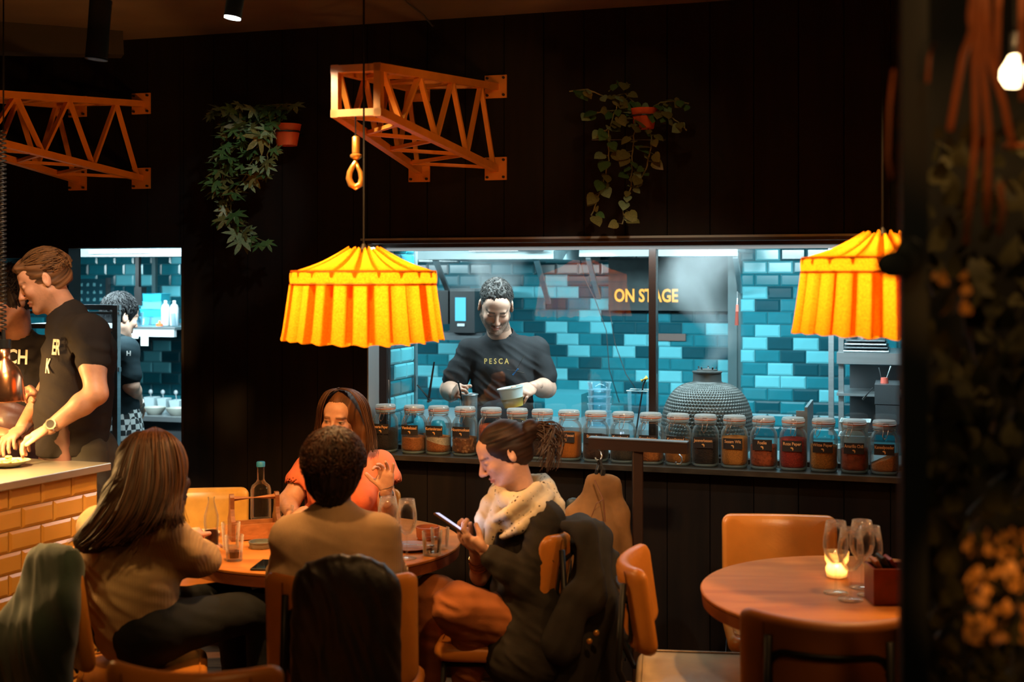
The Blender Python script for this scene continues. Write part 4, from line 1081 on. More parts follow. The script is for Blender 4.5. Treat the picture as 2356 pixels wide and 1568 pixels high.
def body_obj(label, parts, heads, base, origin, name='person', paint=None):
    """parts: list of (V, Q); heads: Head objects used to paint faces"""
    V, Q = join_nets(parts)
    col = np.tile(np.array(base, dtype=float), (len(V), 1))
    if heads is not None: col = heads.paint(V, base, **(paint or {}))
    o = mesh_obj(name, V, Q, M_skin, None, col, origin)
    tag(o, label, 'person'); return o
def wear(name, L, mat, parent, amp=0.004, freq=12, seed=0, dirn=(0.2, 0.3, 1), it=1, label=None, stretch=3.0):
    V, Q = L.mesh(); V = relax(V, Q, it)
    if amp: V = folds(V, Q, amp, freq, seed, dirn, stretch)
    o = mesh_obj(name, V, Q, mat, parent)
    if label: o['label'] = label
    return o
def hair_obj(H, L, parent, base, amp=0.004, freq=26, seed=0, down=0.0, var=0.55, hi=None, crown=(0, 0.03, 0.06)):
    V, Q = L.mesh(); V, col = H.strands(V, Q, base, amp, freq, seed, crown, var, down, hi)
    return mesh_obj('hair', V, Q, M_hair, parent, col)
def short_hair(H, L, top=0.012, side=0.006, front=-0.070, line=0.062, nape=-0.055, low=True):
    """cap of hair cut round face, ears and nape"""
    s_ = H.s
    L.ell(H.w(0, 0.020, 0.036), ((0.072 + side) * s_, (0.093 + side) * s_, (0.083 + top) * s_), H.R, 0)
    if low: L.ell(H.w(0, 0.035, -0.015), ((0.066 + side * 0.6) * s_, (0.074 + side * 0.6) * s_, 0.062 * s_), H.R, 0.015 * s_)
    L.ell(H.w(0, -0.085, line - 0.085), (0.066 * s_, 0.080 * s_, 0.083 * s_), H.R, 0.010 * s_, True)
    for q in (-1, 1):
        L.ell(H.w(q * 0.085, -0.005, -0.030), (0.024 * s_, 0.032 * s_, 0.038 * s_), H.R, 0.006 * s_, True)
    L.cut(H.w(0, 0.05, nape), H.R @ Vector((0, 0.25, -1)))
def limb(L, pts, rs, k=0.02): return L.chain(pts, rs, k)
def legs(L, hipl, hipr, kl, kr, al, ar, r=(0.095, 0.068, 0.05)):
    for h, k_, a in ((hipl, kl, al), (hipr, kr, ar)):
        L.cone(h, k_, r[0], r[1], 0.05); L.cone(k_, a, r[1], r[2], 0.03)
def shoes(parent, pts, fwd, mat):
    for p in pts:
        L = Layer(0.01, 0.02); f = Vector(fwd).normalized(); p = Vector(p)
        L.cone((p.x, p.y, 0.045), Vector((p.x, p.y, 0.04)) + f * 0.15, 0.042, 0.034, 0.02); L.cut((0, 0, 0.004), (0, 0, -1))
        V, Q = L.mesh(); mesh_obj('shoe', V, Q, mat, parent)
M_shoe = pm('shoe_dark', (0.02, 0.015, 0.012), 0.4)
SK = (0.56, 0.29, 0.19)

# ---- man in black tee at the pass (profile)
def man_at_pass():
    H = Head(P(101, 647, 5.12), -74, 24, -4, 0.99, nose=1.15)
    nk = P(152, 725, 5.15); ch = P(184, 815, 5.15); wa = P(170, 945, 5.15); pe = P(168, 1050, 5.15)
    sn = P(204, 768, 4.98); sf = P(160, 775, 5.33)
    en, wn = P(222, 905, 4.90), P(114, 984, 4.88); ef, wf = P(108, 900, 5.36), P(50, 985, 5.12)
    hd = Layer(0.0042, 0.02); H.add(hd); hd.cone(H.w(0, 0.012, -0.06), nk, 0.058, 0.062, 0.03)
    arms = Layer(0.0065, 0.02); limb(arms, [sn, en.lerp(sn, 0.45), en, en.lerp(wn, 0.3), wn], [0.052, 0.050, 0.042, 0.043, 0.027])
    limb(arms, [sf, ef, ef.lerp(wf, 0.3), wf], [0.050, 0.041, 0.042, 0.027]); arms.cone(nk, ch, 0.056, 0.09, 0.03)
    hands = Layer(0.0036, 0.01)
    dn = (P(36, 1026, 4.86) - wn).normalized(); add_hand(hands, wn, dn, (0.1, -0.1, -1), 1, (22, 32, 22), 0.12, 1.0)
    df = (P(5, 1020, 5.0) - wf).normalized(); add_hand(hands, wf, df, (0.1, -0.3, -1), -1, (20, 30, 22), 0.10, 1.0)
    o = body_obj('tall man in profile in a black t-shirt, working with both hands at the tiled pass', [hd.mesh(), arms.mesh(), hands.mesh()], H, SK, (pe.x, pe.y, 0), paint=dict(stubble=0.35, brow=(0.16, 0.08, 0.04)))
    hr = Layer(0.0042, 0.01)
    s_ = H.s; short_hair(H, hr, 0.014, 0.006, line=0.064)
    hr.cone(H.w(0, -0.075, 0.088), H.w(0, 0.05, 0.108), 0.020, 0.024, 0.02); hr.cone(H.w(0, 0.05, 0.105), H.w(0, 0.115, 0.055), 0.022, 0.018, 0.02); hr.cone(H.w(0, 0.108, 0.05), H.w(0, 0.128, 0.035), 0.018, 0.010, 0.01)
    for q in (-1, 1): hr.cone(H.w(q * 0.035, -0.070, 0.080), H.w(q * 0.045, 0.05, 0.085), 0.016, 0.018, 0.015)
    V, Q = hr.mesh(); L = H.loc(V); n1 = vn2(L[:, 2] * 70 + L[:, 0] * 45 + 1.5 * np.sin(L[:, 1] * 14), L[:, 1] * 12, 2); n2 = vn2(L[:, 2] * 160 + L[:, 0] * 120, L[:, 1] * 20, 5)
    V = V + vnormals(V, Q) * (0.0035 * n1 + 0.0022 * n2)[:, None]; col = np.array((0.10, 0.048, 0.022))[None] * np.clip(1 + 0.7 * n1 + 0.5 * n2, 0.25, 2.3)[:, None]
    mesh_obj('hair', V, Q, M_hair, o, col)
    tuft_hair(H, 750, 0.060, 0.0024, hair_tone('brown_swept_hair', (0.035, 0.016, 0.007), (0.22, 0.11, 0.045)), o, 2, radii=(0.080, 0.103, 0.098), crown=(0, -0.9, 0.45), back=0.7, lift=0.006, keep=lambda d: d.z > -0.25 and not (d.y < -0.30 and d.z < 0.45) and (d.y > -0.1 or d.z > 0.35))
    t = Layer(0.0075, 0.03); torso(t, pe, wa, ch, nk, (0.05, 1, 0), (-1, 0, 0), (0.185, 0.185, 0.195), 0.62, shl=sn, shr=sf, shrad=0.064)
    t.cone(sn, P(212, 832, 4.95), 0.070, 0.072, 0.03); t.cone(sf, P(138, 850, 5.34), 0.066, 0.064, 0.03)
    t.cone(nk + Vector((0.004, 0, -0.012)), nk + Vector((0.01, 0, -0.06)), 0.072, 0.085, 0.03)
    t.cone(nk + Vector((0.012, -0.01, 0.004)), nk + Vector((0.02, -0.02, -0.05)), 0.066, 0.08, 0.02); t.cone(nk + Vector((-0.045, 0, 0.085)), nk + Vector((-0.030, 0, 0.040)), 0.062, 0.054, 0.008, True)
    t.cone(P(213, 840, 4.95), P(216, 890, 4.93), 0.090, 0.090, 0.004, True); t.cone(P(211, 805, 4.955), P(213, 828, 4.95), 0.066, 0.068, 0.004)
    t.cut((0, 0, pe.z + 0.02), (0, 0, -1))
    sh = wear('t_shirt', t, C_tee, o, 0.009, 7, 1, (0.5, 0.1, 1))
    ap = Layer(0.010, 0.04)
    for y0 in (-0.08, 0.10):
        ap.cone((wa.x + 0.01, wa.y + y0, wa.z + 0.02), (pe.x + 0.02, pe.y + 0.10 + y0, 0.45), 0.118, 0.14, 0.06)
    ap.cut((0, 0, wa.z + 0.01), (0, 0, 1)); ap.cut((wa.x + 0.045, 0, 0), (1, 0, 0.0)); wear('apron', ap, C_apron, o, 0.010, 10, 4, (0.2, 0.8, 0.6), label='shiny dark red brown apron')
    tr = Layer(0.012, 0.04); tr.cone((pe.x + 0.04, pe.y - 0.05, pe.z), (pe.x + 0.03, pe.y + 0.02, 0.1), 0.115, 0.075); tr.cone((pe.x + 0.04, pe.y + 0.09, pe.z), (pe.x + 0.03, pe.y + 0.20, 0.1), 0.115, 0.075)
    tr.cone((wa.x + 0.03, wa.y - 0.07, wa.z), (wa.x + 0.03, wa.y + 0.07, wa.z), 0.095, 0.095)
    wear('trousers', tr, C_pants, o, 0.006, 10, 5); shoes(o, [(pe.x + 0.03, pe.y + 0.02, 0), (pe.x + 0.03, pe.y + 0.20, 0)], (-1, 0, 0), M_shoe)
    # printed letters on the chest, facing the wearer's front
    fx = Vector((-0.36, -0.93, 0)).normalized()
    text_obj('lettering', 'ER', 0.085, plane_M(P(129, 800, 4.945), Vector((0.80, -0.6, 0.0)), (0.10, 0, 1)), M_print, parent=sh, extrude=0.001, bold=0.002, xs=0.55)
    text_obj('lettering', 'K', 0.080, plane_M(P(110, 843, 4.965), Vector((0.80, -0.6, 0.0)), (0.10, 0, 1)), M_print, parent=sh, extrude=0.001, bold=0.002, xs=0.55)
    wt = MB(); dv = (wn - en).normalized(); c0 = wn.lerp(en, 0.10); x, y, _ = frame_of(dv)
    wt.tube([c0 - dv * 0.008, c0 + dv * 0.008], 0.033, 18); f_ = (Vector((0.2, -1, 0.35)) - dv * Vector((0.2, -1, 0.35)).dot(dv)).normalized()
    wt.tube([c0 + f_ * 0.026, c0 + f_ * 0.040], 0.021, 18); w_ = wt.build('wristwatch', pm('watch_steel', (0.65, 0.6, 0.5), 0.2, 0.95), o)
    d_ = MB(); d_.tube([c0 + f_ * 0.040, c0 + f_ * 0.0408], 0.016, 16); d_.build('dial', pm('watch_dial', (0.05, 0.045, 0.04), 0.2), w_)
    return o
man_at_pass()

# ---- second man at the pass, mostly behind the first
def man_behind():
    H = Head(P(22, 690, 5.47), -42, 16, 0, 1.0)
    nk = P(40, 778, 5.50); ch = P(25, 865, 5.50); wa = P(20, 980, 5.50); pe = P(20, 1060, 5.50)
    sr = P(112, 812, 5.55); sl = P(-68, 812, 5.45)
    e, w_ = P(126, 965, 5.42), P(96, 925, 5.12)
    hd = Layer(0.0048, 0.02); H.add(hd); hd.cone(H.w(0, 0.012, -0.06), nk, 0.058, 0.062, 0.03)
    a = Layer(0.008, 0.02); limb(a, [sr, e, e.lerp(w_, 0.3), w_], [0.05, 0.042, 0.042, 0.027]); limb(a, [sl, P(-90, 950, 5.3), P(-20, 990, 5.1)], [0.05, 0.042, 0.028]); a.cone(nk, ch, 0.06, 0.1)
    hn = Layer(0.004, 0.01); add_hand(hn, w_, P(70, 893, 5.06) - w_, (-0.6, -0.2, -0.6), 1, (55, 70, 40), 0.06, 0.95)
    add_hand(hn, P(-20, 990, 5.1), Vector((1, -0.2, -0.2)), (0, 0, -1), 1)
    o = body_obj('dark-haired man in a black t-shirt half hidden behind the tall man at the pass', [hd.mesh(), a.mesh(), hn.mesh()], H, (0.46, 0.20, 0.11), (pe.x, pe.y, 0), paint=dict(stubble=0.2))
    hr = Layer(0.005, 0.01); short_hair(H, hr, 0.030, 0.014, line=0.058)
    hair_obj(H, hr, o, (0.018, 0.012, 0.010), 0.010, 12, 4)
    tuft_hair(H, 600, 0.035, 0.0026, hair_tone('black_curls', (0.006, 0.005, 0.005), (0.035, 0.022, 0.016)), o, 6, radii=(0.090, 0.108, 0.112), lift=0.012, curl=0.30)
    t = Layer(0.009, 0.03); torso(t, pe, wa, ch, nk, (1, 0.15, 0), (0.1, -1, 0), (0.17, 0.165, 0.19), 0.62, shl=sl, shr=sr, shrad=0.064)
    t.cone(sr, P(132, 880, 5.50), 0.070, 0.068); t.cone(sl, P(-85, 880, 5.40), 0.07, 0.068); t.cone(nk, ch, 0.075, 0.1)
    t.cone(nk + Vector((0, -0.03, 0.05)), nk + Vector((0, -0.01, 0.0)), 0.066, 0.060, 0.006, True)
    sh = wear('t_shirt', t, C_tee, o, 0.005, 9, 8)
    text_obj('lettering', 'CH', 0.085, plane_M(P(40, 822, 5.335), (1, 0.12, -0.06), (0.05, 0, 1)), M_print, parent=sh, extrude=0.001, bold=0.002, xs=0.72)
    tr = Layer(0.014, 0.05); tr.cone(wa, (pe.x - 0.09, pe.y, 0.08), 0.16, 0.08); tr.cone(wa, (pe.x + 0.09, pe.y, 0.08), 0.16, 0.08); wear('apron', tr, C_apron, o, 0.008, 8, 3)
    shoes(o, [(pe.x - 0.09, pe.y, 0), (pe.x + 0.09, pe.y, 0)], (0, -1, 0), M_shoe)
man_behind()

# ---- cook in the left kitchen, back turned
def cook():
    H = Head(P(278, 729, 7.02), 138, 14, 0, 0.98)
    nk = P(262, 782, 7.0); ch = P(252, 850, 7.0); wa = P(258, 930, 7.02); pe = P(262, 990, 7.02)
    sr = P(288, 806, 6.9); sl = P(212, 806, 7.12); e, w_ = P(301, 885, 6.90), P(318, 930, 7.10)
    hd = Layer(0.0055, 0.02); H.add(hd); hd.cone(H.w(0, 0.012, -0.06), nk, 0.058, 0.062, 0.03)
    a = Layer(0.008, 0.02); limb(a, [sr, e, e.lerp(w_, 0.3), w_], [0.052, 0.044, 0.044, 0.03]); limb(a, [sl, P(225, 890, 7.2), P(268, 935, 7.4)], [0.05, 0.042, 0.028]); a.cone(nk, ch, 0.06, 0.1)
    hn = Layer(0.005, 0.01); add_hand(hn, w_, P(324, 950, 7.22) - w_, (-0.3, 0.3, -0.8), 1, (25, 35, 25), 0.08, 0.95); add_hand(hn, P(268, 935, 7.4), Vector((0.8, 0.3, -0.2)), (0, 0, -1), 1)
    o = body_obj('cook seen from behind in a dark polo and chequered apron in the blue tiled kitchen', [hd.mesh(), a.mesh(), hn.mesh()], H, (0.62, 0.38, 0.28), (pe.x, pe.y, 0))
    hr = Layer(0.005, 0.01); short_hair(H, hr, 0.022, 0.012, nape=-0.075); hair_obj(H, hr, o, (0.006, 0.006, 0.007), 0.006, 14, 9)
    tuft_hair(H, 450, 0.045, 0.0026, hair_tone('black_hair', (0.004, 0.004, 0.005), (0.03, 0.03, 0.032)), o, 4, radii=(0.086, 0.106, 0.106), lift=0.006, curl=0.12)
    t = Layer(0.009, 0.03); sd = (sr - sl).normalized()
    torso(t, pe, wa, ch, nk, sd, (0.6, 0.8, 0), (0.165, 0.16, 0.18), 0.64, shl=sl, shr=sr, shrad=0.062)
    t.cone(sr, P(299, 862, 6.9), 0.068, 0.064); t.cone(sl, P(222, 862, 7.16), 0.068, 0.064); t.cone(nk + Vector((0, 0, 0.02)), ch, 0.066, 0.1)
    sh = wear('polo_shirt', t, C_polo, o, 0.005, 9, 2)
    text_obj('lettering', 'H', 0.035, plane_M(P(296, 813, 6.82), (1, 0.05, 0), (0, 0, 1)), pm('print_white', (0.7, 0.75, 0.75), 0.7), parent=sh, extrude=0.001, bold=0.001)
    cf = MB(); dv = (w_ - e).normalized(); c0 = w_ - dv * 0.012; cf.tube([c0 - dv * 0.022, c0 + dv * 0.022], 0.036, 14); cf.build('white_cuff', pm('cuff_white', (0.75, 0.75, 0.72), 0.8), o, smooth=True)
    ap = Layer(0.011, 0.05); ap.cone(wa, pe, 0.165, 0.175, n=(0.6, 0.8, 0), q=0.75); ap.cone(pe, (pe.x + 0.02, pe.y, 0.55), 0.175, 0.19, n=(0.6, 0.8, 0), q=0.75); ap.cut((0, 0, wa.z + 0.02), (0, 0, 1))
    wear('chequered_apron', ap, check_mat(), o, 0.008, 8, 3, (0.8, 0.3, 0.2))
    tr = Layer(0.014, 0.04); tr.cone(pe, (pe.x - 0.09, pe.y, 0.08), 0.13, 0.07); tr.cone(pe, (pe.x + 0.09, pe.y, 0.08), 0.13, 0.07); wear('trousers', tr, C_dark, o, 0.004)
    shoes(o, [(pe.x - 0.09, pe.y, 0), (pe.x + 0.09, pe.y, 0)], (0.4, 1, 0), M_shoe)
cook()

# ---- chef behind the glass
def chef():
    H = Head(P(1141, 706, 6.30), 4, 30, 3, 1.06, nose=1.1)
    nk = P(1152, 778, 6.44); ch = P(1157, 850, 6.46); wa = P(1160, 965, 6.46); pe = P(1162, 1060, 6.46)
    sl = P(1080, 806, 6.44); sr = P(1234, 802, 6.46)
    el, wl = P(1034, 896, 6.44), P(1044, 908, 6.20); er, wr = P(1258, 893, 6.46), P(1226, 890, 6.20)
    hd = Layer(0.0040, 0.02); H.add(hd); hd.cone(H.w(0, 0.015, -0.05), nk, 0.058, 0.062, 0.03)
    a = Layer(0.0065, 0.02); limb(a, [sl, el, el.lerp(wl, 0.3), wl], [0.052, 0.046, 0.047, 0.029]); limb(a, [sr, er, er.lerp(wr, 0.3), wr], [0.052, 0.046, 0.047, 0.029]); a.cone(nk, ch, 0.06, 0.1)
    hn = Layer(0.0036, 0.01)
    add_hand(hn, wl, P(1060, 893, 6.08) - wl, (0.9, 0.1, -0.35), 1, (62, 75, 45), 0.03, 0.98, thumb=(0.75, 0.3, 0.65), thumb_bend=10)
    add_hand(hn, wr, P(1203, 902, 6.12) - wr, (-0.35, 0.5, -0.9), -1, (28, 38, 30), 0.12, 1.0, thumb=(0.9, 0.5, 0.1))
    o = body_obj('chef with short dark hair and stubble in a black top, looking down behind the window', [hd.mesh(), a.mesh(), hn.mesh()], H, (0.50, 0.28, 0.20), (pe.x, pe.y, 0), paint=dict(stubble=1.0, brow=(0.022, 0.016, 0.013)))
    hr = Layer(0.0040, 0.008); short_hair(H, hr, 0.016, 0.0015, line=0.064)
    hr.ell(H.w(0, 0.000, 0.082), (0.056 * H.s, 0.066 * H.s, 0.034 * H.s), H.R, 0.015)
    V, Q = hr.mesh(); L = H.loc(V); n1 = vn2(L[:, 0] * 120, L[:, 1] * 90, 2); n2 = vn2(L[:, 0] * 210 + L[:, 2] * 100, L[:, 1] * 190, 6)
    m_ = np.clip((L[:, 2] - 0.03) / 0.05, 0, 1); V = V + vnormals(V, Q) * ((0.006 * n1 + 0.0035 * n2) * m_)[:, None]
    mesh_obj('hair', V, Q, M_hair, o, np.array((0.028, 0.022, 0.020))[None] * np.clip(1 + 0.8 * n1 + 0.7 * n2, 0.2, 3)[:, None] + 0.02 * (1 - m_)[:, None])
    tuft_hair(H, 1100, 0.016, 0.0019, hair_tone('short_dark_hair', (0.006, 0.005, 0.005), (0.035, 0.028, 0.025)), o, 4, radii=(0.072, 0.091, 0.088), crown=(0, 0.3, 1), lift=0.008, curl=0.05, keep=lambda d: d.z > 0.28 and (d.y > -0.62 or d.z > 0.7))
    t = Layer(0.007, 0.03); torso(t, pe, wa, ch, nk, (1, 0.03, 0), (0, -1, 0), (0.150, 0.145, 0.165), 0.64, shl=sl, shr=sr, shrad=0.052, k=0.035)
    t.cone(sl, P(1046, 872, 6.43), 0.056, 0.066, 0.02); t.cone(sr, P(1254, 866, 6.46), 0.056, 0.062, 0.02)
    t.cone(nk + Vector((0, 0.0, 0.012)), ch, 0.074, 0.1, 0.03); t.cone(nk + Vector((0, 0, -0.02)), sl, 0.055, 0.045, 0.02); t.cone(nk + Vector((0, 0, -0.02)), sr, 0.055, 0.045, 0.02); t.cone(nk + Vector((-0.01, -0.04, 0.085)), nk + Vector((0, -0.015, 0.034)), 0.072, 0.062, 0.006, True)
    t.cone(P(1042, 912, 6.43), P(1034, 930, 6.43), 0.078, 0.078, 0.004, True); t.cone(P(1257, 906, 6.46), P(1259, 930, 6.46), 0.075, 0.075, 0.004, True)
    sh = wear('chef_top', t, C_cheftee, o, 0.011, 7, 12, (0.7, 0.1, 1))
    text_obj('lettering', 'P E S C A', 0.038, plane_M(P(1142, 831, 6.275), (1, 0, 0), (0, 0.05, 1)), M_printY, parent=sh, extrude=0.001, bold=0.0004, xs=0.82)
    pn = MB(); pn.tube([P(1180, 862, 6.30), P(1192, 848, 6.29)], 0.004, 8); pn.build('pen', pm('pen_blue', (0.02, 0.15, 0.4), 0.3), sh)
    pk = MB(); pk.tube([P(1167, 850, 6.305), P(1184, 852, 6.300), P(1206, 858, 6.305)], 0.0022, 5); pk.tube([P(1187, 852, 6.30), P(1206, 818, 6.30)], 0.0022, 5); pk.build('pocket_seams', C_pants, sh)
    tr = Layer(0.014, 0.05); tr.cone(wa, (pe.x - 0.10, pe.y, 0.08), 0.15, 0.075); tr.cone(wa, (pe.x + 0.10, pe.y, 0.08), 0.15, 0.075); wear('trousers', tr, C_dark, o, 0.004)
    shoes(o, [(pe.x - 0.10, pe.y, 0), (pe.x + 0.10, pe.y, 0)], (0, -1, 0), M_shoe)
chef()

# ---- long-haired woman in the beige sweater, left of the table
def woman_long_hair():
    fw = Vector((0.72, 0.69, 0)); rt = Vector((0.69, -0.72, 0))
    H = Head(P(352, 1072, 4.30), 128, 14, 0, 0.97, fem=True)
    nk = P(325, 1160, 4.28); ch = P(292, 1260, 4.26); wa = P(305, 1360, 4.24); pe = P(318, 1440, 4.24)
    sr = P(362, 1204, 4.14); sl = P(232, 1210, 4.40)
    er, wr = P(468, 1288, 4.34), P(430, 1235, 4.60); el, wl = P(340, 1290, 4.66), P(440, 1250, 4.80)
    hd = Layer(0.0055, 0.02); H.add(hd); hd.cone(H.w(0, 0.012, -0.06), nk, 0.052, 0.056, 0.03)
    a = Layer(0.008, 0.02); limb(a, [sr, er, wr], [0.045, 0.036, 0.024]); limb(a, [sl, el, wl], [0.045, 0.036, 0.024]); a.cone(nk, ch, 0.055, 0.09)
    hn = Layer(0.0042, 0.01); add_hand(hn, wr, P(445, 1215, 4.72) - wr, (0.2, 0.3, -1), -1, (20, 30, 20), 0.1, 0.9); add_hand(hn, wl, Vector((1, 0.1, 0)), (0, 0, -1), -1, (15, 20, 15), 0.1, 0.9)
    o = body_obj('woman with very long brown hair and a beige sweater leaning an elbow on the table', [hd.mesh(), a.mesh(), hn.mesh()], H, SK, (pe.x, pe.y, 0))
    hr = Layer(0.0058, 0.03)
    hr.ell(H.w(0, 0.022, 0.030), (0.086, 0.104, 0.092), H.R, 0)
    hr.ell(H.w(0, 0.045, -0.03), (0.080, 0.080, 0.10), H.R, 0.04)
    back = [P(335, 1090, 4.24), P(300, 1150, 4.18), P(262, 1205, 4.14), P(215, 1235, 4.12), P(190, 1245, 4.12)]
    hr.chain(back, [0.085, 0.088, 0.070, 0.046, 0.028], 0.04)
    hr.chain([P(350, 1090, 4.22), P(335, 1150, 4.13), P(318, 1200, 4.10), P(290, 1240, 4.09)], [0.080, 0.062, 0.042, 0.022], 0.03)
    hr.chain([P(398, 1060, 4.26), P(408, 1110, 4.22), P(408, 1150, 4.18), P(414, 1195, 4.20)], [0.030, 0.032, 0.026, 0.012], 0.03)
    hr.ell(H.w(0, -0.085, -0.03), (0.060, 0.060, 0.085), H.R, 0.01, True)
    V, Q = hr.mesh(); V, Q = V, Q
    # strands fall along the lock: coordinate across the fall direction
    fall = np.array((P(190, 1245, 4.12) - P(345, 1040, 4.22)).normalized()); acr = np.array(Vector(fall).cross(Vector((0, -1, 0))).normalized())
    rel = V - np.array(H.c); ua = rel @ acr; fa = rel @ fall
    fan = ua / (0.6 + 1.2 * np.clip(fa, 0, 1)) ; n1 = vn2(fan * 60 + 0.6 * vn2(fa * 6, ua * 8, 3), fa * 2.5, 2); n2 = vn2(fan * 190 + n1, fa * 5, 5)
    V = V + vnormals(V, Q) * (0.003 * n1 + 0.002 * n2)[:, None]
    t_ = 0.35 * np.clip(1 + 0.3 * n1 + 0.3 * n2, 0.2, 2.3)[:, None]; hi = np.clip((fa - 0.25) / 0.3, 0, 1)[:, None]
    col = (np.array((0.050, 0.020, 0.009)) * (1 - hi) + np.array((0.11, 0.052, 0.025)) * hi) * t_
    mesh_obj('hair', V, Q, M_hair, o, col)
    G = [[(345, 990, 4.36), (308, 1010, 4.26), (284, 1060, 4.19), (262, 1120, 4.15), (225, 1180, 4.10), (190, 1225, 4.09), (166, 1245, 4.09)],
         [(348, 987, 4.33), (325, 1003, 4.19), (312, 1060, 4.13), (298, 1130, 4.08), (270, 1190, 4.045), (235, 1235, 4.04), (200, 1262, 4.05)],
         [(352, 985, 4.32), (345, 1002, 4.17), (345, 1065, 4.11), (338, 1130, 4.065), (318, 1190, 4.03), (290, 1225, 4.03), (255, 1258, 4.03)],
         [(358, 985, 4.32), (370, 1002, 4.17), (378, 1060, 4.12), (378, 1120, 4.09), (366, 1165, 4.06), (350, 1200, 4.03), (322, 1232, 4.03)],
         [(365, 987, 4.34), (395, 1006, 4.20), (412, 1050, 4.18), (415, 1095, 4.17), (408, 1140, 4.15), (402, 1180, 4.08), (410, 1212, 4.06)],
         [(370, 990, 4.36), (408, 1014, 4.28), (427, 1055, 4.26), (424, 1095, 4.24), (417, 1140, 4.20), (418, 1175, 4.13), (424, 1205, 4.12)]]
    strand_hair(G, 620, 0.0034, hair_tone('long_brown_hair', (0.012, 0.005, 0.003), (0.075, 0.028, 0.011)), o, 5, 0.003)
    t = Layer(0.008, 0.03); torso(t, pe, wa, ch, nk, rt, fw, (0.165, 0.160, 0.180), 0.72, shl=sl, shr=sr, shrad=0.064)
    limb(t, [sr, P(425, 1262, 4.24), er + Vector((0.0, 0, 0.004)), wr.lerp(er, 0.25)], [0.066, 0.062, 0.052, 0.042]); limb(t, [sl, el, wl], [0.062, 0.05, 0.036]); t.cone(nk, ch, 0.06, 0.1)
    t.cone(P(340, 1300, 4.2), P(440, 1300, 4.30), 0.05, 0.035, 0.04)
    wear('sweater', t, C_beige, o, 0.013, 5.5, 21, (0.5, 0.2, 1))
    tr = Layer(0.012, 0.05); hipl, hipr = pe - rt * 0.09, pe + rt * 0.09; kn = fw * 0.42
    legs(tr, hipl, hipr, hipl + kn + Vector((0, 0, 0.0)), hipr + kn + Vector((0.02, 0, 0.0)), hipl + kn * 1.1 - Vector((0, 0, pe.z - 0.1)), hipr + kn * 1.0 - Vector((0, 0, pe.z - 0.1)))
    tr.cone(pe - rt * 0.06, pe + rt * 0.06, 0.125, 0.125); wear('trousers', tr, C_dark, o, 0.005)
    shoes(o, [hipl + kn * 1.1, hipr + kn], fw, M_shoe)
    return pe
PE_E = woman_long_hair()

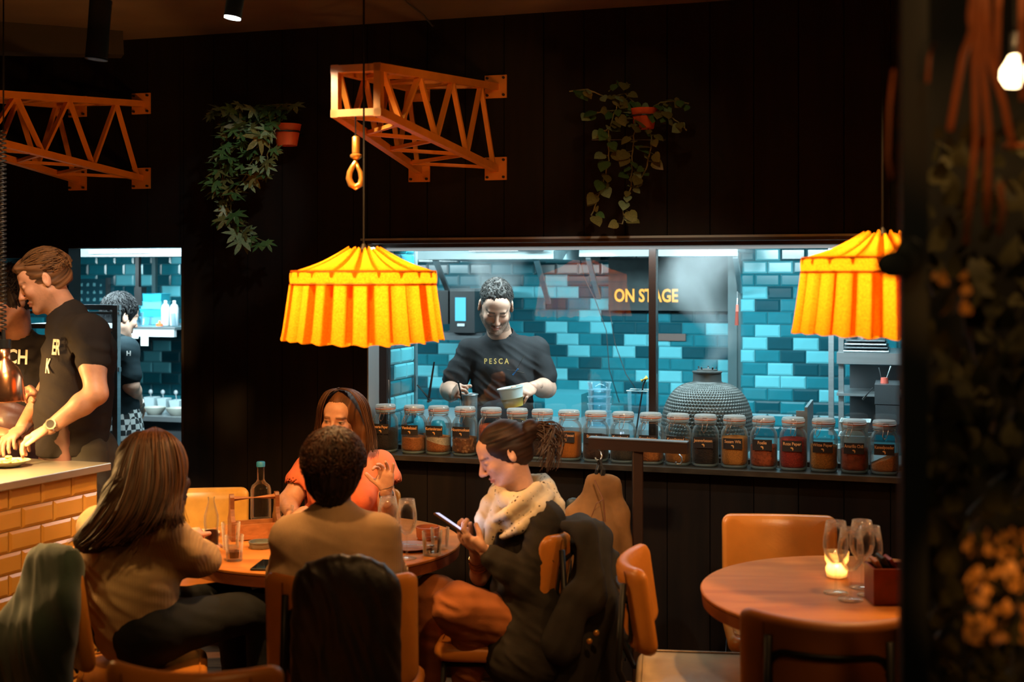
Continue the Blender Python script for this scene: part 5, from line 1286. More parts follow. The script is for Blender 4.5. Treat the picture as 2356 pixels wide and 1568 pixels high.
# ---- short-haired person in front, back to us
def person_back():
    H = Head(P(768, 1072, 4.10), 180, 6, 0, 0.99, fem=True)
    nk = P(768, 1172, 4.07); ch = P(772, 1270, 4.06); wa = P(774, 1370, 4.03); pe = P(774, 1450, 4.02)
    sl = P(672, 1236, 4.08); sr = P(872, 1232, 4.08)
    el, er = P(652, 1322, 4.22), P(900, 1322, 4.22); wl, wr = P(700, 1262, 4.55), P(850, 1262, 4.55)
    hd = Layer(0.0055, 0.02); H.add(hd); hd.cone(H.w(0, 0.012, -0.05), nk, 0.052, 0.058, 0.03)
    a = Layer(0.008, 0.02); limb(a, [sl, el, wl], [0.045, 0.036, 0.026]); limb(a, [sr, er, wr], [0.045, 0.036, 0.026]); a.cone(nk, ch, 0.058, 0.09)
    hn = Layer(0.0045, 0.01); add_hand(hn, wl, Vector((0.5, 0.8, 0)), (0, 0, -1), -1, (15, 20, 15), 0.1, 0.9); add_hand(hn, wr, Vector((-0.5, 0.8, 0)), (0, 0, -1), 1, (15, 20, 15), 0.1, 0.9)
    o = body_obj('person with short dark hair in a ribbed beige top seated with back turned', [hd.mesh(), a.mesh(), hn.mesh()], H, SK, (pe.x, pe.y, 0))
    hr = Layer(0.0052, 0.02)
    hr.ell(H.w(0, 0.020, 0.030), (0.100, 0.112, 0.100), H.R, 0); hr.ell(H.w(0, 0.040, -0.035), (0.083, 0.082, 0.080), H.R, 0.04); hr.cone(H.w(0, 0.075, -0.07), H.w(0, 0.062, -0.118), 0.040, 0.022, 0.03)
    for q in (-1, 1): hr.cone(H.w(q * 0.05, 0.065, -0.06), H.w(q * 0.028, 0.066, -0.100), 0.026, 0.018, 0.02)
    hr.ell(H.w(0, -0.095, -0.03), (0.064, 0.072, 0.085), H.R, 0.01, True)
    hair_obj(H, hr, o, (0.010, 0.005, 0.004), 0.005, 26, 31, crown=(0.01, 0.05, 0.11))
    tuft_hair(H, 1100, 0.050, 0.0026, hair_tone('dark_auburn_hair', (0.008, 0.004, 0.003), (0.055, 0.020, 0.008)), o, 8, radii=(0.101, 0.112, 0.104), crown=(0.05, 0.35, 0.9), lift=0.006, curl=0.14, c0=(0, 0.022, 0.022))
    tuft_hair(H, 260, 0.030, 0.0022, MATS['dark_auburn_hair'], o, 9, radii=(0.060, 0.060, 0.070), crown=(0, 0.3, 0.9), lift=0.006, curl=0.1, c0=(0, 0.050, -0.060), keep=lambda d: d.y > 0.1 and d.z < 0.4)
    t = Layer(0.008, 0.03); torso(t, pe, wa, ch, nk, (1, 0, 0), (0, 1, 0), (0.175, 0.165, 0.165), 0.66, shl=sl, shr=sr, shrad=0.052)
    limb(t, [sl, el, wl.lerp(el, 0.2)], [0.060, 0.052, 0.044]); limb(t, [sr, er, wr.lerp(er, 0.2)], [0.060, 0.052, 0.044]); t.cone(nk + Vector((0, 0, -0.01)), ch, 0.058, 0.10)
    t.cone(sl, P(668, 1310, 4.08), 0.054, 0.064, 0.04); t.cone(sr, P(880, 1310, 4.08), 0.054, 0.064, 0.04); t.cone(nk + Vector((0, 0, -0.03)), sl, 0.05, 0.045, 0.04); t.cone(nk + Vector((0, 0, -0.03)), sr, 0.05, 0.045, 0.04)
    wear('ribbed_top', t, C_beige2, o, 0.008, 5, 15, (0.25, 0.1, 1), stretch=5)
    tr = Layer(0.012, 0.05); hl, hr_ = pe + Vector((-0.10, 0, 0)), pe + Vector((0.10, 0, 0)); kn = Vector((0, 0.42, 0.0)); dz = Vector((0, 0, pe.z - 0.1))
    legs(tr, hl, hr_, hl + kn, hr_ + kn, hl + kn - dz, hr_ + kn - dz); tr.cone(hl, hr_, 0.12, 0.12); wear('trousers', tr, C_dark, o, 0.005)
    shoes(o, [hl + kn, hr_ + kn], (0, 1, 0), M_shoe)
    return pe
PE_F = person_back()

# ---- woman in coral facing us across the table
def woman_coral():
    H = Head(P(783, 966, 5.55), -12, 2, 4, 1.05, fem=True)
    nk = P(800, 1052, 5.60); ch = P(795, 1115, 5.60); wa = P(790, 1215, 5.60); pe = P(790, 1290, 5.60)
    sl = P(716, 1078, 5.60); sr = P(872, 1072, 5.60)
    el, wl = P(664, 1155, 5.52), P(672, 1185, 5.36); er, wr = P(898, 1195, 5.50), P(888, 1130, 5.36)
    hd = Layer(0.0046, 0.02); H.add(hd); hd.cone(H.w(0, 0.012, -0.06), nk, 0.052, 0.056, 0.03)
    a = Layer(0.007, 0.02); limb(a, [sl, el, wl], [0.052, 0.046, 0.028]); limb(a, [sr, er, wr], [0.050, 0.042, 0.026]); a.cone(nk, ch, 0.058, 0.09)
    hn = Layer(0.0038, 0.01)
    add_hand(hn, wl, P(700, 1172, 5.28) - wl, (0, 0.5, -1), 1, (25, 40, 30), 0.1, 0.92)
    add_hand(hn, wr, P(889, 1060, 5.34) - wr, (-0.45, -0.9, 0.1), -1, (8, 14, 10), 0.16, 0.98, thumb=(0.55, 0.75, 0.4), per=[(30, 45, 30), (26, 30, 20), (14, 18, 12), (2, 6, 6)])
    o = body_obj('woman in a coral top facing across the table with one hand raised', [hd.mesh(), a.mesh(), hn.mesh()], H, (0.62, 0.33, 0.21), (pe.x, pe.y, 0), paint=dict(brow=(0.10, 0.04, 0.02), open_eye=True))
    hr = Layer(0.005, 0.02)
    hr.ell(H.w(0, 0.022, 0.034), (0.090, 0.108, 0.099), H.R, 0); hr.ell(H.w(0, 0.04, -0.03), (0.086, 0.074, 0.095), H.R, 0.03)
    for q, pts in ((-1, [(-0.070, 0.0, 0.02), (-0.078, 0.005, -0.05), (-0.080, 0.01, -0.12), (-0.07, 0.0, -0.19)]), (1, [(0.068, 0.0, 0.03), (0.088, 0.015, -0.04), (0.100, 0.01, -0.11), (0.110, -0.01, -0.18), (0.105, -0.02, -0.24)])):
        hr.chain([H.w(*p) for p in pts], [0.022, 0.028, 0.026, 0.018, 0.012][:len(pts)], 0.02)
    hr.ell(H.w(0.004, -0.108, -0.045), (0.062, 0.075, 0.098), H.R, 0.012, True)
    V, Q = hr.mesh(); L = H.loc(V); n1 = vn2(L[:, 0] * 60 + 3 * L[:, 1], L[:, 2] * 5 + L[:, 1] * 9, 4); n2 = vn2(L[:, 0] * 190, L[:, 2] * 8 + L[:, 1] * 12, 7)
    V = V + vnormals(V, Q) * (0.004 * n1 + 0.002 * n2)[:, None]; mesh_obj('hair', V, Q, M_hair, o, np.array((0.085, 0.034, 0.013))[None] * np.clip(1 + 0.6 * n1 + 0.5 * n2, 0.25, 2.2)[:, None])
    G = [[(778, 893, 5.52), (806, 900, 5.46), (826, 925, 5.46), (838, 958, 5.48), (846, 1000, 5.50), (846, 1040, 5.50)], [(780, 892, 5.55), (815, 898, 5.52), (842, 922, 5.52), (852, 965, 5.54), (860, 1005, 5.55), (862, 1040, 5.52)]]
    strand_hair(G, 150, 0.0032, hair_tone('mid_brown_hair', (0.030, 0.012, 0.005), (0.12, 0.052, 0.02)), o, 3, 0.002, jitter=0.006)
    G = [[(776, 893, 5.52), (756, 904, 5.48), (742, 930, 5.47), (737, 958, 5.50), (735, 985, 5.52), (732, 1010, 5.52)], [(774, 893, 5.54), (748, 902, 5.52), (733, 932, 5.52), (729, 960, 5.54), (727, 985, 5.55), (726, 1010, 5.55)]]
    strand_hair(G, 60, 0.0030, MATS['mid_brown_hair'], o, 4, 0.002, jitter=0.004)
    t = Layer(0.0072, 0.03); torso(t, pe, wa, ch, nk, (1, 0, 0), (0, -1, 0), (0.170, 0.165, 0.185), 0.66, shl=sl, shr=sr, shrad=0.058)
    for q in (-1, 1): t.ell(ch + Vector((q * 0.075, -0.10, -0.03)), (0.065, 0.06, 0.065), None, 0.04)
    t.cone(nk + Vector((0, -0.03, 0.03)), nk + Vector((0.0, -0.12, -0.055)), 0.068, 0.030, 0.01, True)
    for p, e in ((sl, P(690, 1120, 5.56)), (sr, P(888, 1112, 5.58))):
        t.cone(p, p.lerp(e, 0.75), 0.066, 0.078, 0.02); t.cone(p.lerp(e, 0.95), e.lerp(p, -0.6), 0.066, 0.064, 0.004, True)
    wear('coral_top', t, C_coral, o, 0.006, 9, 17, (0.9, 0.1, 0.3))
    w2 = MB(); dv = (wr - er).normalized(); c0 = wr.lerp(er, 0.12); w2.tube([c0 - dv * 0.007, c0 + dv * 0.007], 0.032, 18); w2.build('watch_strap', pm('strap_brown', (0.05, 0.02, 0.01), 0.4), o, smooth=True)
    rg = MB(); c1 = wr.lerp(er, -0.12); rg.tube([c1 + Vector((0.030 * math.cos(a_), 0.030 * math.sin(a_), 0.008 * math.cos(a_))) for a_ in [2 * math.pi * k / 20 for k in range(20)]], 0.0022, 6, closed=True); rg.build('bracelet', pm('watch_steel', (0.65, 0.6, 0.5), 0.2, 0.95), o)
    tr = Layer(0.014, 0.05); hl, h2 = pe + Vector((-0.10, 0, 0)), pe + Vector((0.10, 0, 0)); kn = Vector((0, -0.36, 0.0)); dz = Vector((0, 0, pe.z - 0.1))
    legs(tr, hl, h2, hl + kn, h2 + kn, hl + kn - dz, h2 + kn - dz); tr.cone(hl, h2, 0.12, 0.12); wear('trousers', tr, cloth('light_jeans', (0.16, 0.22, 0.25)), o, 0.005)
    shoes(o, [hl + kn, h2 + kn], (0, -1, 0), M_shoe)
woman_coral()

# ---- woman looking at her phone
def woman_phone():
    H = Head(P(1160, 1043, 4.68), -80, 27, -3, 1.0, fem=True, nose=1.25)
    nk = P(1198, 1130, 4.70); ch = P(1222, 1245, 4.70); wa = P(1216, 1350, 4.68); pe = P(1208, 1425, 4.64)
    sn = P(1252, 1200, 4.55); sf = P(1190, 1185, 4.86)
    en, wn = P(1205, 1335, 4.44), P(1118, 1268, 4.44); ef, wf = P(1110, 1345, 4.82), P(1094, 1262, 4.66)
    hd = Layer(0.0044, 0.02); H.add(hd); hd.cone(H.w(0, 0.012, -0.06), nk, 0.050, 0.056, 0.03)
    a = Layer(0.0075, 0.02); limb(a, [sn, en, en.lerp(wn, 0.3), wn], [0.045, 0.038, 0.038, 0.025]); limb(a, [sf, ef, ef.lerp(wf, 0.3), wf], [0.045, 0.038, 0.037, 0.025]); a.cone(nk, ch, 0.055, 0.09)
    hn = Layer(0.0037, 0.01)
    add_hand(hn, wn, P(1058, 1226, 4.46) - wn, (-0.1, 0.45, 0.9), -1, (25, 35, 30), 0.08, 0.95, thumb=(0.8, 0.2, 0.75), thumb_bend=20)
    add_hand(hn, wf, P(1046, 1222, 4.60) - wf, (0.1, -0.4, 0.9), 1, (22, 32, 30), 0.08, 0.95, thumb=(0.8, 0.15, 0.8), thumb_bend=20)
    o = body_obj('woman with a loose ponytail and dark blazer bending over her phone', [hd.mesh(), a.mesh(), hn.mesh()], H, (0.60, 0.33, 0.23), (pe.x, pe.y, 0), paint=dict(brow=(0.07, 0.03, 0.02)))
    hr = Layer(0.0048, 0.02)
    hr.ell(H.w(0, 0.018, 0.036), (0.081, 0.098, 0.087), H.R, 0); hr.ell(H.w(0, 0.040, -0.012), (0.074, 0.070, 0.068), H.R, 0.03)
    hr.ell(H.w(0, -0.095, -0.032), (0.075, 0.082, 0.098), H.R, 0.012, True)
    hr.chain([H.w(0, 0.10, 0.03), H.w(0, 0.130, 0.035), H.w(0, 0.150, 0.02)], [0.038, 0.034, 0.03], 0.015)
    V, Q = hr.mesh(); L = H.loc(V); n1 = vn2(L[:, 2] * 46 + L[:, 1] * 10, L[:, 1] * 8 + L[:, 0] * 20, 4); n2 = vn2(L[:, 2] * 150 + L[:, 1] * 20, L[:, 1] * 12, 7)
    V = V + vnormals(V, Q) * (0.0035 * n1 + 0.002 * n2)[:, None]; mesh_obj('hair', V, Q, M_hair, o, np.array((0.024, 0.011, 0.007))[None] * np.clip(1 + 0.7 * n1 + 0.6 * n2, 0.2, 2.4)[:, None])
    # loose curls of the ponytail
    rd = random.Random(5); m = MB(); st = H.w(0, 0.142, 0.03)
    for k in range(130):
        a0 = st + Vector((rd.uniform(-0.01, 0.02), rd.uniform(-0.03, 0.03), rd.uniform(-0.025, 0.025)))
        tgt = P(rd.uniform(1235, 1292), rd.uniform(1010, 1085), 4.68 + rd.uniform(-0.06, 0.06)); pts = []
        bow = Vector((rd.uniform(0.02, 0.06), 0, rd.uniform(0.0, 0.05))); ph = rd.uniform(0, 6.3); am = rd.uniform(0.003, 0.009)
        for j in range(11):
            t_ = j / 10; pts.append(a0.lerp(tgt, t_) + bow * math.sin(math.pi * t_) + Vector((math.sin(ph + t_ * 9) * am * t_, math.cos(ph + t_ * 8) * am * t_, math.cos(ph * 2 + t_ * 10) * am * t_)))
        m.tube(pts, [0.0028 * (1 - 0.65 * j / 10) for j in range(11)], 4, caps=False)
    tag(m.build('ponytail', pm('hair_brown', (0.06, 0.03, 0.017), 0.45), o), kind='stuff')
    t = Layer(0.0075, 0.03); torso(t, pe, wa, ch, nk, (0.1, 1, 0), (-1, 0.1, 0), (0.165, 0.155, 0.175), 0.68, shl=sn, shr=sf, shrad=0.062)
    limb(t, [sn, P(1238, 1275, 4.47), en, en.lerp(wn, 0.45), wn.lerp(en, 0.18)], [0.066, 0.060, 0.056, 0.050, 0.040]); limb(t, [sf, ef, ef.lerp(wf, 0.2)], [0.060, 0.050, 0.045])
    t.cone(wa, P(1190, 1500, 4.52), 0.12, 0.12, 0.05); t.cone(P(1222, 1390, 4.50), P(1208, 1505, 4.46), 0.11, 0.13, 0.05); t.cone(P(1195, 1400, 4.52), P(1215, 1510, 4.48), 0.09, 0.10, 0.05)
    wear('blazer', t, C_blazer, o, 0.012, 7, 19, (0.6, 0.2, 1))
    sc = Layer(0.0068, 0.02)
    ring = [P(1258, 1118, 4.74), P(1238, 1135, 4.60), P(1205, 1150, 4.54), P(1165, 1150, 4.57), P(1142, 1135, 4.68), P(1150, 1120, 4.80), P(1200, 1108, 4.86), P(1250, 1108, 4.82)]
    for i in range(len(ring)): sc.cone(ring[i], ring[(i + 1) % len(ring)], 0.030, 0.030, 0.012)
    sc.chain([P(1245, 1125, 4.62), P(1222, 1160, 4.545), P(1180, 1200, 4.53), P(1150, 1212, 4.55)], [0.030, 0.031, 0.027, 0.018], 0.008)
    sc.chain([P(1262, 1140, 4.60), P(1245, 1170, 4.52), P(1195, 1215, 4.50), P(1155, 1235, 4.53)], [0.022, 0.023, 0.020, 0.012], 0.006)
    sc.chain([P(1236, 1120, 4.58), P(1205, 1150, 4.52), P(1168, 1180, 4.51), P(1142, 1192, 4.53)], [0.022, 0.024, 0.022, 0.016], 0.006)
    sc.chain([P(1262, 1125, 4.66), P(1286, 1160, 4.62), P(1294, 1195, 4.62)], [0.03, 0.018, 0.012], 0.02)
    sc.chain([P(1148, 1130, 4.66), P(1128, 1160, 4.62), P(1112, 1195, 4.58), P(1108, 1228, 4.57)], [0.026, 0.034, 0.030, 0.018], 0.010)
    sc.chain([P(1150, 1160, 4.58), P(1132, 1210, 4.54), P(1124, 1250, 4.53)], [0.024, 0.024, 0.016], 0.006)
    wear('scarf', sc, scarf_mat(), o, 0.004, 22, 25, (0.8, 0.1, 0.6), label='cream scarf with small dark spots')
    tr = Layer(0.009, 0.03); hn_, hf = P(1192, 1440, 4.50), P(1192, 1432, 4.72); kn_, kf = P(1050, 1395, 4.42), P(1000, 1372, 4.66)
    tr.chain([hn_, kn_], [0.095, 0.078]); tr.chain([kn_, P(1085, 1470, 4.5), P(1075, 1560, 4.55)], [0.076, 0.066, 0.055]); tr.chain([hf, kf], [0.09, 0.072]); tr.chain([kf, P(985, 1480, 4.66), P(970, 1640, 4.68), Vector((P(960, 1640, 4.68).x, 4.68, 0.12))], [0.080, 0.074, 0.070, 0.075])
    tr.cone(hn_, hf, 0.10, 0.10)
    wear('trousers', tr, C_rust, o, 0.014, 8, 14, (0.3, 0.1, 1))
    shoes(o, [(P(960, 1640, 4.68).x, 4.68, 0)], (-1, 0, 0), M_shoe)
    w2 = MB(); dv = (wf - ef).normalized()
    for f_, r2 in ((0.30, 0.034), (0.42, 0.036), (0.95, 0.040)):
        c0 = wf.lerp(ef, f_); w2.tube([c0 - dv * 0.006, c0 + dv * 0.006], r2, 18)
    w2.build('bracelets', pm('gold_bangle', (0.8, 0.4, 0.12), 0.25, 0.9), o, smooth=True)
    # phone, held in the hands
    ph = root('phone', 'smartphone held by the woman in the scarf', 'phone', P(1040, 1205, 4.52))
    c = P(1042, 1207, 4.50); xd = (P(1082, 1235, 4.50) - P(1010, 1186, 4.53)).normalized(); zd = Vector((0.45, 0.10, 0.85)); zd = (zd - xd * xd.dot(zd)).normalized(); yd = zd.cross(xd)
    R = Matrix((xd, yd, zd)).transposed()
    m = MB(); m.cbox(c, (0.150, 0.072, 0.009), 0.0025, M=R); m.build('phone_body', pm('phone_case', (0.10, 0.05, 0.03), 0.4), ph)
    m = MB(); m.box(c + zd * 0.0047, (0.142, 0.066, 0.0006), M=R); m.build('screen', pm('phone_screen', (0.02, 0.02, 0.03), 0.1, emit=(0.75, 0.72, 1.0), estr=1.2), ph)
    light('phone_glow', 'AREA', c + zd * 0.012, 0.25, (0.70, 0.72, 1.0), 0.07, target=c + zd)
woman_phone()
# ---------------------------------------------------------------- furniture
M_leather = pm('tan_leather', (0.56, 0.20, 0.030), 0.34, var=0.12, scale=7, bump=0.06, bscale=90)
M_cream = pm('cream_leather', (0.55, 0.40, 0.22), 0.28, var=0.15, scale=9, bump=0.12, bscale=30)
M_brownl = pm('brown_backrest', (0.40, 0.13, 0.025), 0.45, var=0.1, scale=6)
M_seam = pm('seam_dark', (0.16, 0.05, 0.01), 0.6)
M_table = wood_mat('table_wood', (0.40, 0.135, 0.028), (0.62, 0.25, 0.060), 2.2, 0.48, (1, 5, 5), coat=0.0, bump=0.02, spec=0.18)
M_tedge = wood_mat('table_edge', (0.17, 0.045, 0.014), (0.30, 0.09, 0.03), 3.0, 0.35, (2, 2, 9))
def rrect(w, h, r, n=5):
    pts = []
    for cx_, cz_, a0 in ((w / 2 - r, h / 2 - r, 0), (-w / 2 + r, h / 2 - r, 90), (-w / 2 + r, -h / 2 + r, 180), (w / 2 - r, -h / 2 + r, 270)):
        for k in range(n + 1):
            a = math.radians(a0 + 90 * k / n); pts.append((cx_ + r * math.cos(a), cz_ + r * math.sin(a)))
    out = []
    for i in range(len(pts)):       # extra points along the straight runs so the pad can bend
        a, b = pts[i], pts[(i + 1) % len(pts)]; d = math.hypot(a[0] - b[0], a[1] - b[1]); k = max(1, int(d / 0.04))
        for j in range(k): out.append((a[0] + (b[0] - a[0]) * j / k, a[1] + (b[1] - a[1]) * j / k))
    return out
def pad(m, w, h, th, r, fn, edge=0.014, puff=0.0):
    """rounded slab in local (x, z), thickness along y; fn maps (x,y,z) to the world"""
    ol = rrect(w, h, r); n = len(ol); rings = []
    def ring(sx, y): 
        fx = (w / 2 - sx) / (w / 2); fz = (h / 2 - sx) / (h / 2); rings.append([(x * fx, y, z * fz) for x, z in ol])
    for f in (0.02, 0.3, 0.6, 0.85): rings.append([(x * f, -th / 2 - puff * (1 - f * f), z * f) for x, z in ol])
    ring(edge, -th / 2)
    for a in (30, 60, 90, 120, 150): ring(edge * (1 - math.sin(math.radians(a))), -th / 2 * math.cos(math.radians(a)))
    ring(edge, th / 2)
    for f in (0.85, 0.6, 0.3, 0.02): rings.append([(x * f, th / 2 + puff * (1 - f * f), z * f) for x, z in ol])
    vs_ = [fn(Vector(p)) for g in rings for p in g]; fs = []
    for i in range(len(rings) - 1):
        for k in range(n): k2 = (k + 1) % n; fs.append((i * n + k, i * n + k2, (i + 1) * n + k2, (i + 1) * n + k))
    fs.append(tuple(range(n - 1, -1, -1))); fs.append(tuple((len(rings) - 1) * n + k for k in range(n)))
    return m.add(vs_, fs)
def chair(label, x, y, rz, seat_mat=None, back_mat=None, back_h=0.28, top=0.845, w=0.44, group='tan leather dining chairs'):
    """faces local +y; rz in degrees"""
    r_ = root('dining_chair', label, 'chair', (0, 0, 0), group)
    bend = lambda p: p + Vector((0, 1.5 * p.x * p.x, 0))
    m = MB(); zc = top - back_h / 2
    tilt = Matrix.Rotation(math.radians(8), 3, 'X')
    pad(m, w, back_h, 0.045, 0.035, lambda p: tilt @ bend(p) + Vector((0, -0.235, zc)), 0.02, 0.004); bk = m.build('backrest', back_mat or M_leather, r_, smooth=True)
    for sx in (-1, 1):
        m = MB(); m.tube([tilt @ bend(Vector((sx * w * 0.36, -0.027, z))) + Vector((0, -0.235, zc)) for z in (-back_h * 0.46, 0, back_h * 0.46)], 0.0022, 5); m.build('seam', M_seam, bk)
    m = MB(); ol = rrect(w * 0.66, back_h * 0.60, 0.05)
    m.tube([tilt @ bend(Vector((x_, -0.026, z_ - 0.02))) + Vector((0, -0.235, zc)) for x_, z_ in ol], 0.013, 6, closed=True, sq=0.7); m.build('back_groove', M_black, bk, smooth=True)
    m = MB(); pad(m, w, 0.42, 0.06, 0.05, lambda p: Vector((p.x, p.z, 0.445 + p.y * 1.0)) if True else p, 0.022, 0.008)
    m.f = [tuple(reversed(f)) for f in m.f]; st = m.build('seat', seat_mat or M_leather, r_, smooth=True)
    m = MB(); ol = rrect(w * 0.88, 0.42 * 0.88, 0.04); m.tube([Vector((x_, z_, 0.4815)) for x_, z_ in ol], 0.0028, 5, closed=True); m.build('piping', seat_mat or M_leather, st, smooth=True)
    for sx in (-1, 1):
        m = MB(); m.tube([(sx * 0.19, 0.17, 0.41), (sx * 0.21, 0.20, 0.006)], 0.011, 8); m.build('leg', M_black, r_, smooth=True)
        m = MB(); m.tube([(sx * 0.19, -0.17, 0.41), (sx * 0.21, -0.23, 0.006)], 0.011, 8); m.build('leg', M_black, r_, smooth=True)
        m = MB(); m.tube([(sx * 0.17, -0.10, 0.415), (sx * 0.175, -0.22, 0.43), (sx * 0.165, -0.262, 0.52), (sx * 0.160, -0.246 , top - 0.05)], 0.011, 8); m.build('back_support', M_black, r_, smooth=True)
    m = MB()
    for a, b in (((-0.19, 0.17, 0.405), (0.19, 0.17, 0.405)), ((-0.19, -0.17, 0.405), (0.19, -0.17, 0.405)), ((-0.19, -0.17, 0.405), (-0.19, 0.17, 0.405)), ((0.19, -0.17, 0.405), (0.19, 0.17, 0.405))): m.tube([a, b], 0.011, 8)
    m.build('seat_frame', M_black, r_, smooth=True)
    r_.location = (x, y, 0); r_.rotation_euler = (0, 0, math.radians(rz))
    return r_
def face(dx, dy): return math.degrees(math.atan2(-dx, dy))

def round_table(cx_, cy_, rad, label):
    r_ = root('round_table', label, 'table', (cx_, cy_, 0), 'round wooden dining tables')
    m = MB(); m.lathe([(0, 0.736), (rad - 0.004, 0.736), (rad, 0.739), (rad + 0.001, 0.7465), (rad - 0.003, 0.75), (0, 0.75)], (cx_, cy_, 0), 96); m.build('tabletop', M_table, r_, smooth=True, angle=40)
    m = MB(); m.lathe([(0, 0.690), (rad - 0.03, 0.690), (rad - 0.006, 0.698), (rad - 0.001, 0.735), (0, 0.7355)], (cx_, cy_, 0), 96); m.build('table_edge', M_tedge, r_, smooth=True, angle=40)
    m = MB(); m.lathe([(0.0, 0.03), (0.035, 0.03), (0.035, 0.69), (0.0, 0.69)], (cx_, cy_, 0), 20); m.lathe([(0, 0.67), (0.16, 0.675), (0.16, 0.689), (0, 0.689)], (cx_, cy_, 0), 24); m.build('pedestal', M_black, r_, smooth=True, angle=40)
    for k in range(4):
        a = math.radians(45 + 90 * k); m = MB(); m.bar((cx_ + 0.03 * math.cos(a), cy_ + 0.03 * math.sin(a), 0.035), (cx_ + 0.36 * math.cos(a), cy_ + 0.36 * math.sin(a), 0.018), 0.05, 0.03); m.build('foot', M_black, r_)
    return r_
T1 = (-0.745, 4.90); R1 = 0.545
round_table(T1[0], T1[1], R1, 'round wooden table shared by four women under the pleated lamp')
T2 = (1.165, 4.10); R2 = 0.545
round_table(T2[0], T2[1], R2, 'round wooden table laid with empty wine glasses beside the dark pillar')
def T(px, py, z=0.7505):
    return P(px, py, (CAM_Z - z) * F_PX / (py - HORIZON))

# chairs
chair('tan chair behind the empty round table, its backrest facing us', P(1783, 1187, 4.88).x, 4.90 - 0.19, face(-0.1, -1) )
chair('tan chair at the near side of the empty table, seen from behind', P(1950, 1500, 3.42).x, 3.42 + 0.235, face(0.22, 1), back_mat=M_brownl, back_h=0.36, w=0.48)
cD = P(1466, 1300, 4.22)
chair('empty tan chair with a cream seat, side on between both tables', cD.x + 0.20, 4.16, face(1, -0.12), seat_mat=M_cream, group='tan leather dining chairs')
chair('tan chair draped with a dark green coat, holding the long-haired woman', PE_E.x + 0.03, PE_E.y - 0.05, face(0.97, 0.24), top=0.86, back_h=0.34)
chair('tan chair hung with a black jacket, holding the short-haired person', PE_F.x + 0.035, PE_F.y + 0.03, face(0, 1), top=0.865, back_h=0.36, w=0.47)
chair('tan chair under a dark grey coat, holding the woman with the phone', P(1208, 1425, 4.64).x - 0.10, 4.64, face(-1, 0.10), top=0.86, back_h=0.34)
chair('mustard chair standing empty behind the long-haired woman, against the dark wall', P(468, 1137, 5.50).x, 5.50 - 0.17, face(0.15, -1), seat_mat=M_leather, back_mat=pm('mustard_leather', (0.62, 0.33, 0.06), 0.35, var=0.1))
chair('chair of the woman in coral, mostly hidden by the table', P(790, 1290, 5.60).x + 0.02, 5.60, face(0, -1), top=0.80, back_h=0.24)
# chair top at the very bottom of the picture
chair('tan rounded chair top cut off by the bottom of the picture', P(455, 1540, 3.0).x, 3.0 + 0.22, face(0.1, 1), top=0.842)

# ---- coats over the chairs
def coat(label, parts, mat, name='coat', amp=0.012, freq=8, seed=0, dirn=(1, 0.4, 0.1), h=0.009, cuts=(), extra=None, stretch=6):
    L = Layer(h, 0.04)
    for (a, b, ra, rb, n, q) in parts: L.cone(a, b, ra, rb, 0.05, False, n, q)
    for c_, n_ in cuts: L.cut(c_, n_)
    V, Q = L.mesh(); V = relax(V, Q, 1); V = folds(V, Q, amp, freq, seed, dirn, stretch)
    o = mesh_obj(name, V, Q, mat, None, None, (V[:, 0].mean(), V[:, 1].mean(), V[:, 2].min())); tag(o, label, 'coat')
    if extra: extra(o)
    return o
M_green = cloth('green_wool', (0.018, 0.030, 0.024), var=0.2, sheen=0.3)
M_jack = pm('black_nylon', (0.020, 0.014, 0.011), 0.42, var=0.3, scale=8, bump=0.2, bscale=30)
M_gcoat = cloth('dark_grey_wool', (0.030, 0.027, 0.024), var=0.2)
M_tanc = cloth('tan_canvas', (0.22, 0.105, 0.035), var=0.2)
n1 = Vector((0.72, 0.69, 0))
coat('dark green wool coat draped over the back of the long-haired woman\'s chair', [
    (P(95, 1298, 4.06), P(165, 1300, 3.98), 0.050, 0.040, n1, 0.8),
    (P(110, 1310, 4.04), P(30, 1480, 3.98), 0.075, 0.085, n1, 0.6), (P(135, 1320, 3.98), P(90, 1500, 3.90), 0.075, 0.095, n1, 0.6),
    (P(165, 1310, 3.97), P(148, 1400, 3.90), 0.038, 0.050, n1, 0.6), (P(148, 1400, 3.90), P(115, 1640, 3.88), 0.060, 0.09, n1, 0.6), (P(30, 1480, 3.98), P(30, 1660, 3.98), 0.09, 0.10, n1, 0.6), (P(90, 1480, 3.92), P(90, 1660, 3.92), 0.10, 0.11, n1, 0.6)],
    M_green, amp=0.011, seed=3, dirn=(1, 0.1, 0.25))
coat('black quilted jacket hanging over the chair back in front', [
    (P(712, 1362, 3.73), P(880, 1358, 3.73), 0.036, 0.034, (0, 1, 0), 0.7),
    (P(735, 1350, 3.70), P(740, 1640, 3.70), 0.075, 0.095, (0, 1, 0), 0.45), (P(800, 1345, 3.70), P(805, 1660, 3.70), 0.085, 0.11, (0, 1, 0), 0.45), (P(850, 1352, 3.70), P(835, 1640, 3.70), 0.070, 0.080, (0, 1, 0), 0.5),
    (P(838, 1326, 3.73), P(853, 1334, 3.73), 0.028, 0.03, (0, 1, 0), 0.8), (P(884, 1354, 3.70), P(893, 1560, 3.70), 0.032, 0.030, (0, 1, 0), 0.8)],
    M_jack, amp=0.014, freq=9, seed=6, dirn=(1, 0.2, 0.35))
def bt(o):
    for px, py in ((1372, 1455), (1356, 1474)):
        m = MB(); c = P(px, py, 4.375); m.lathe([(0, -0.004), (0.010, -0.003), (0.011, 0.002), (0.006, 0.005), (0, 0.0055)], c, 12, M=Matrix.Rotation(math.pi / 2, 3, 'X')); m.build('button', M_brass, o, smooth=True)
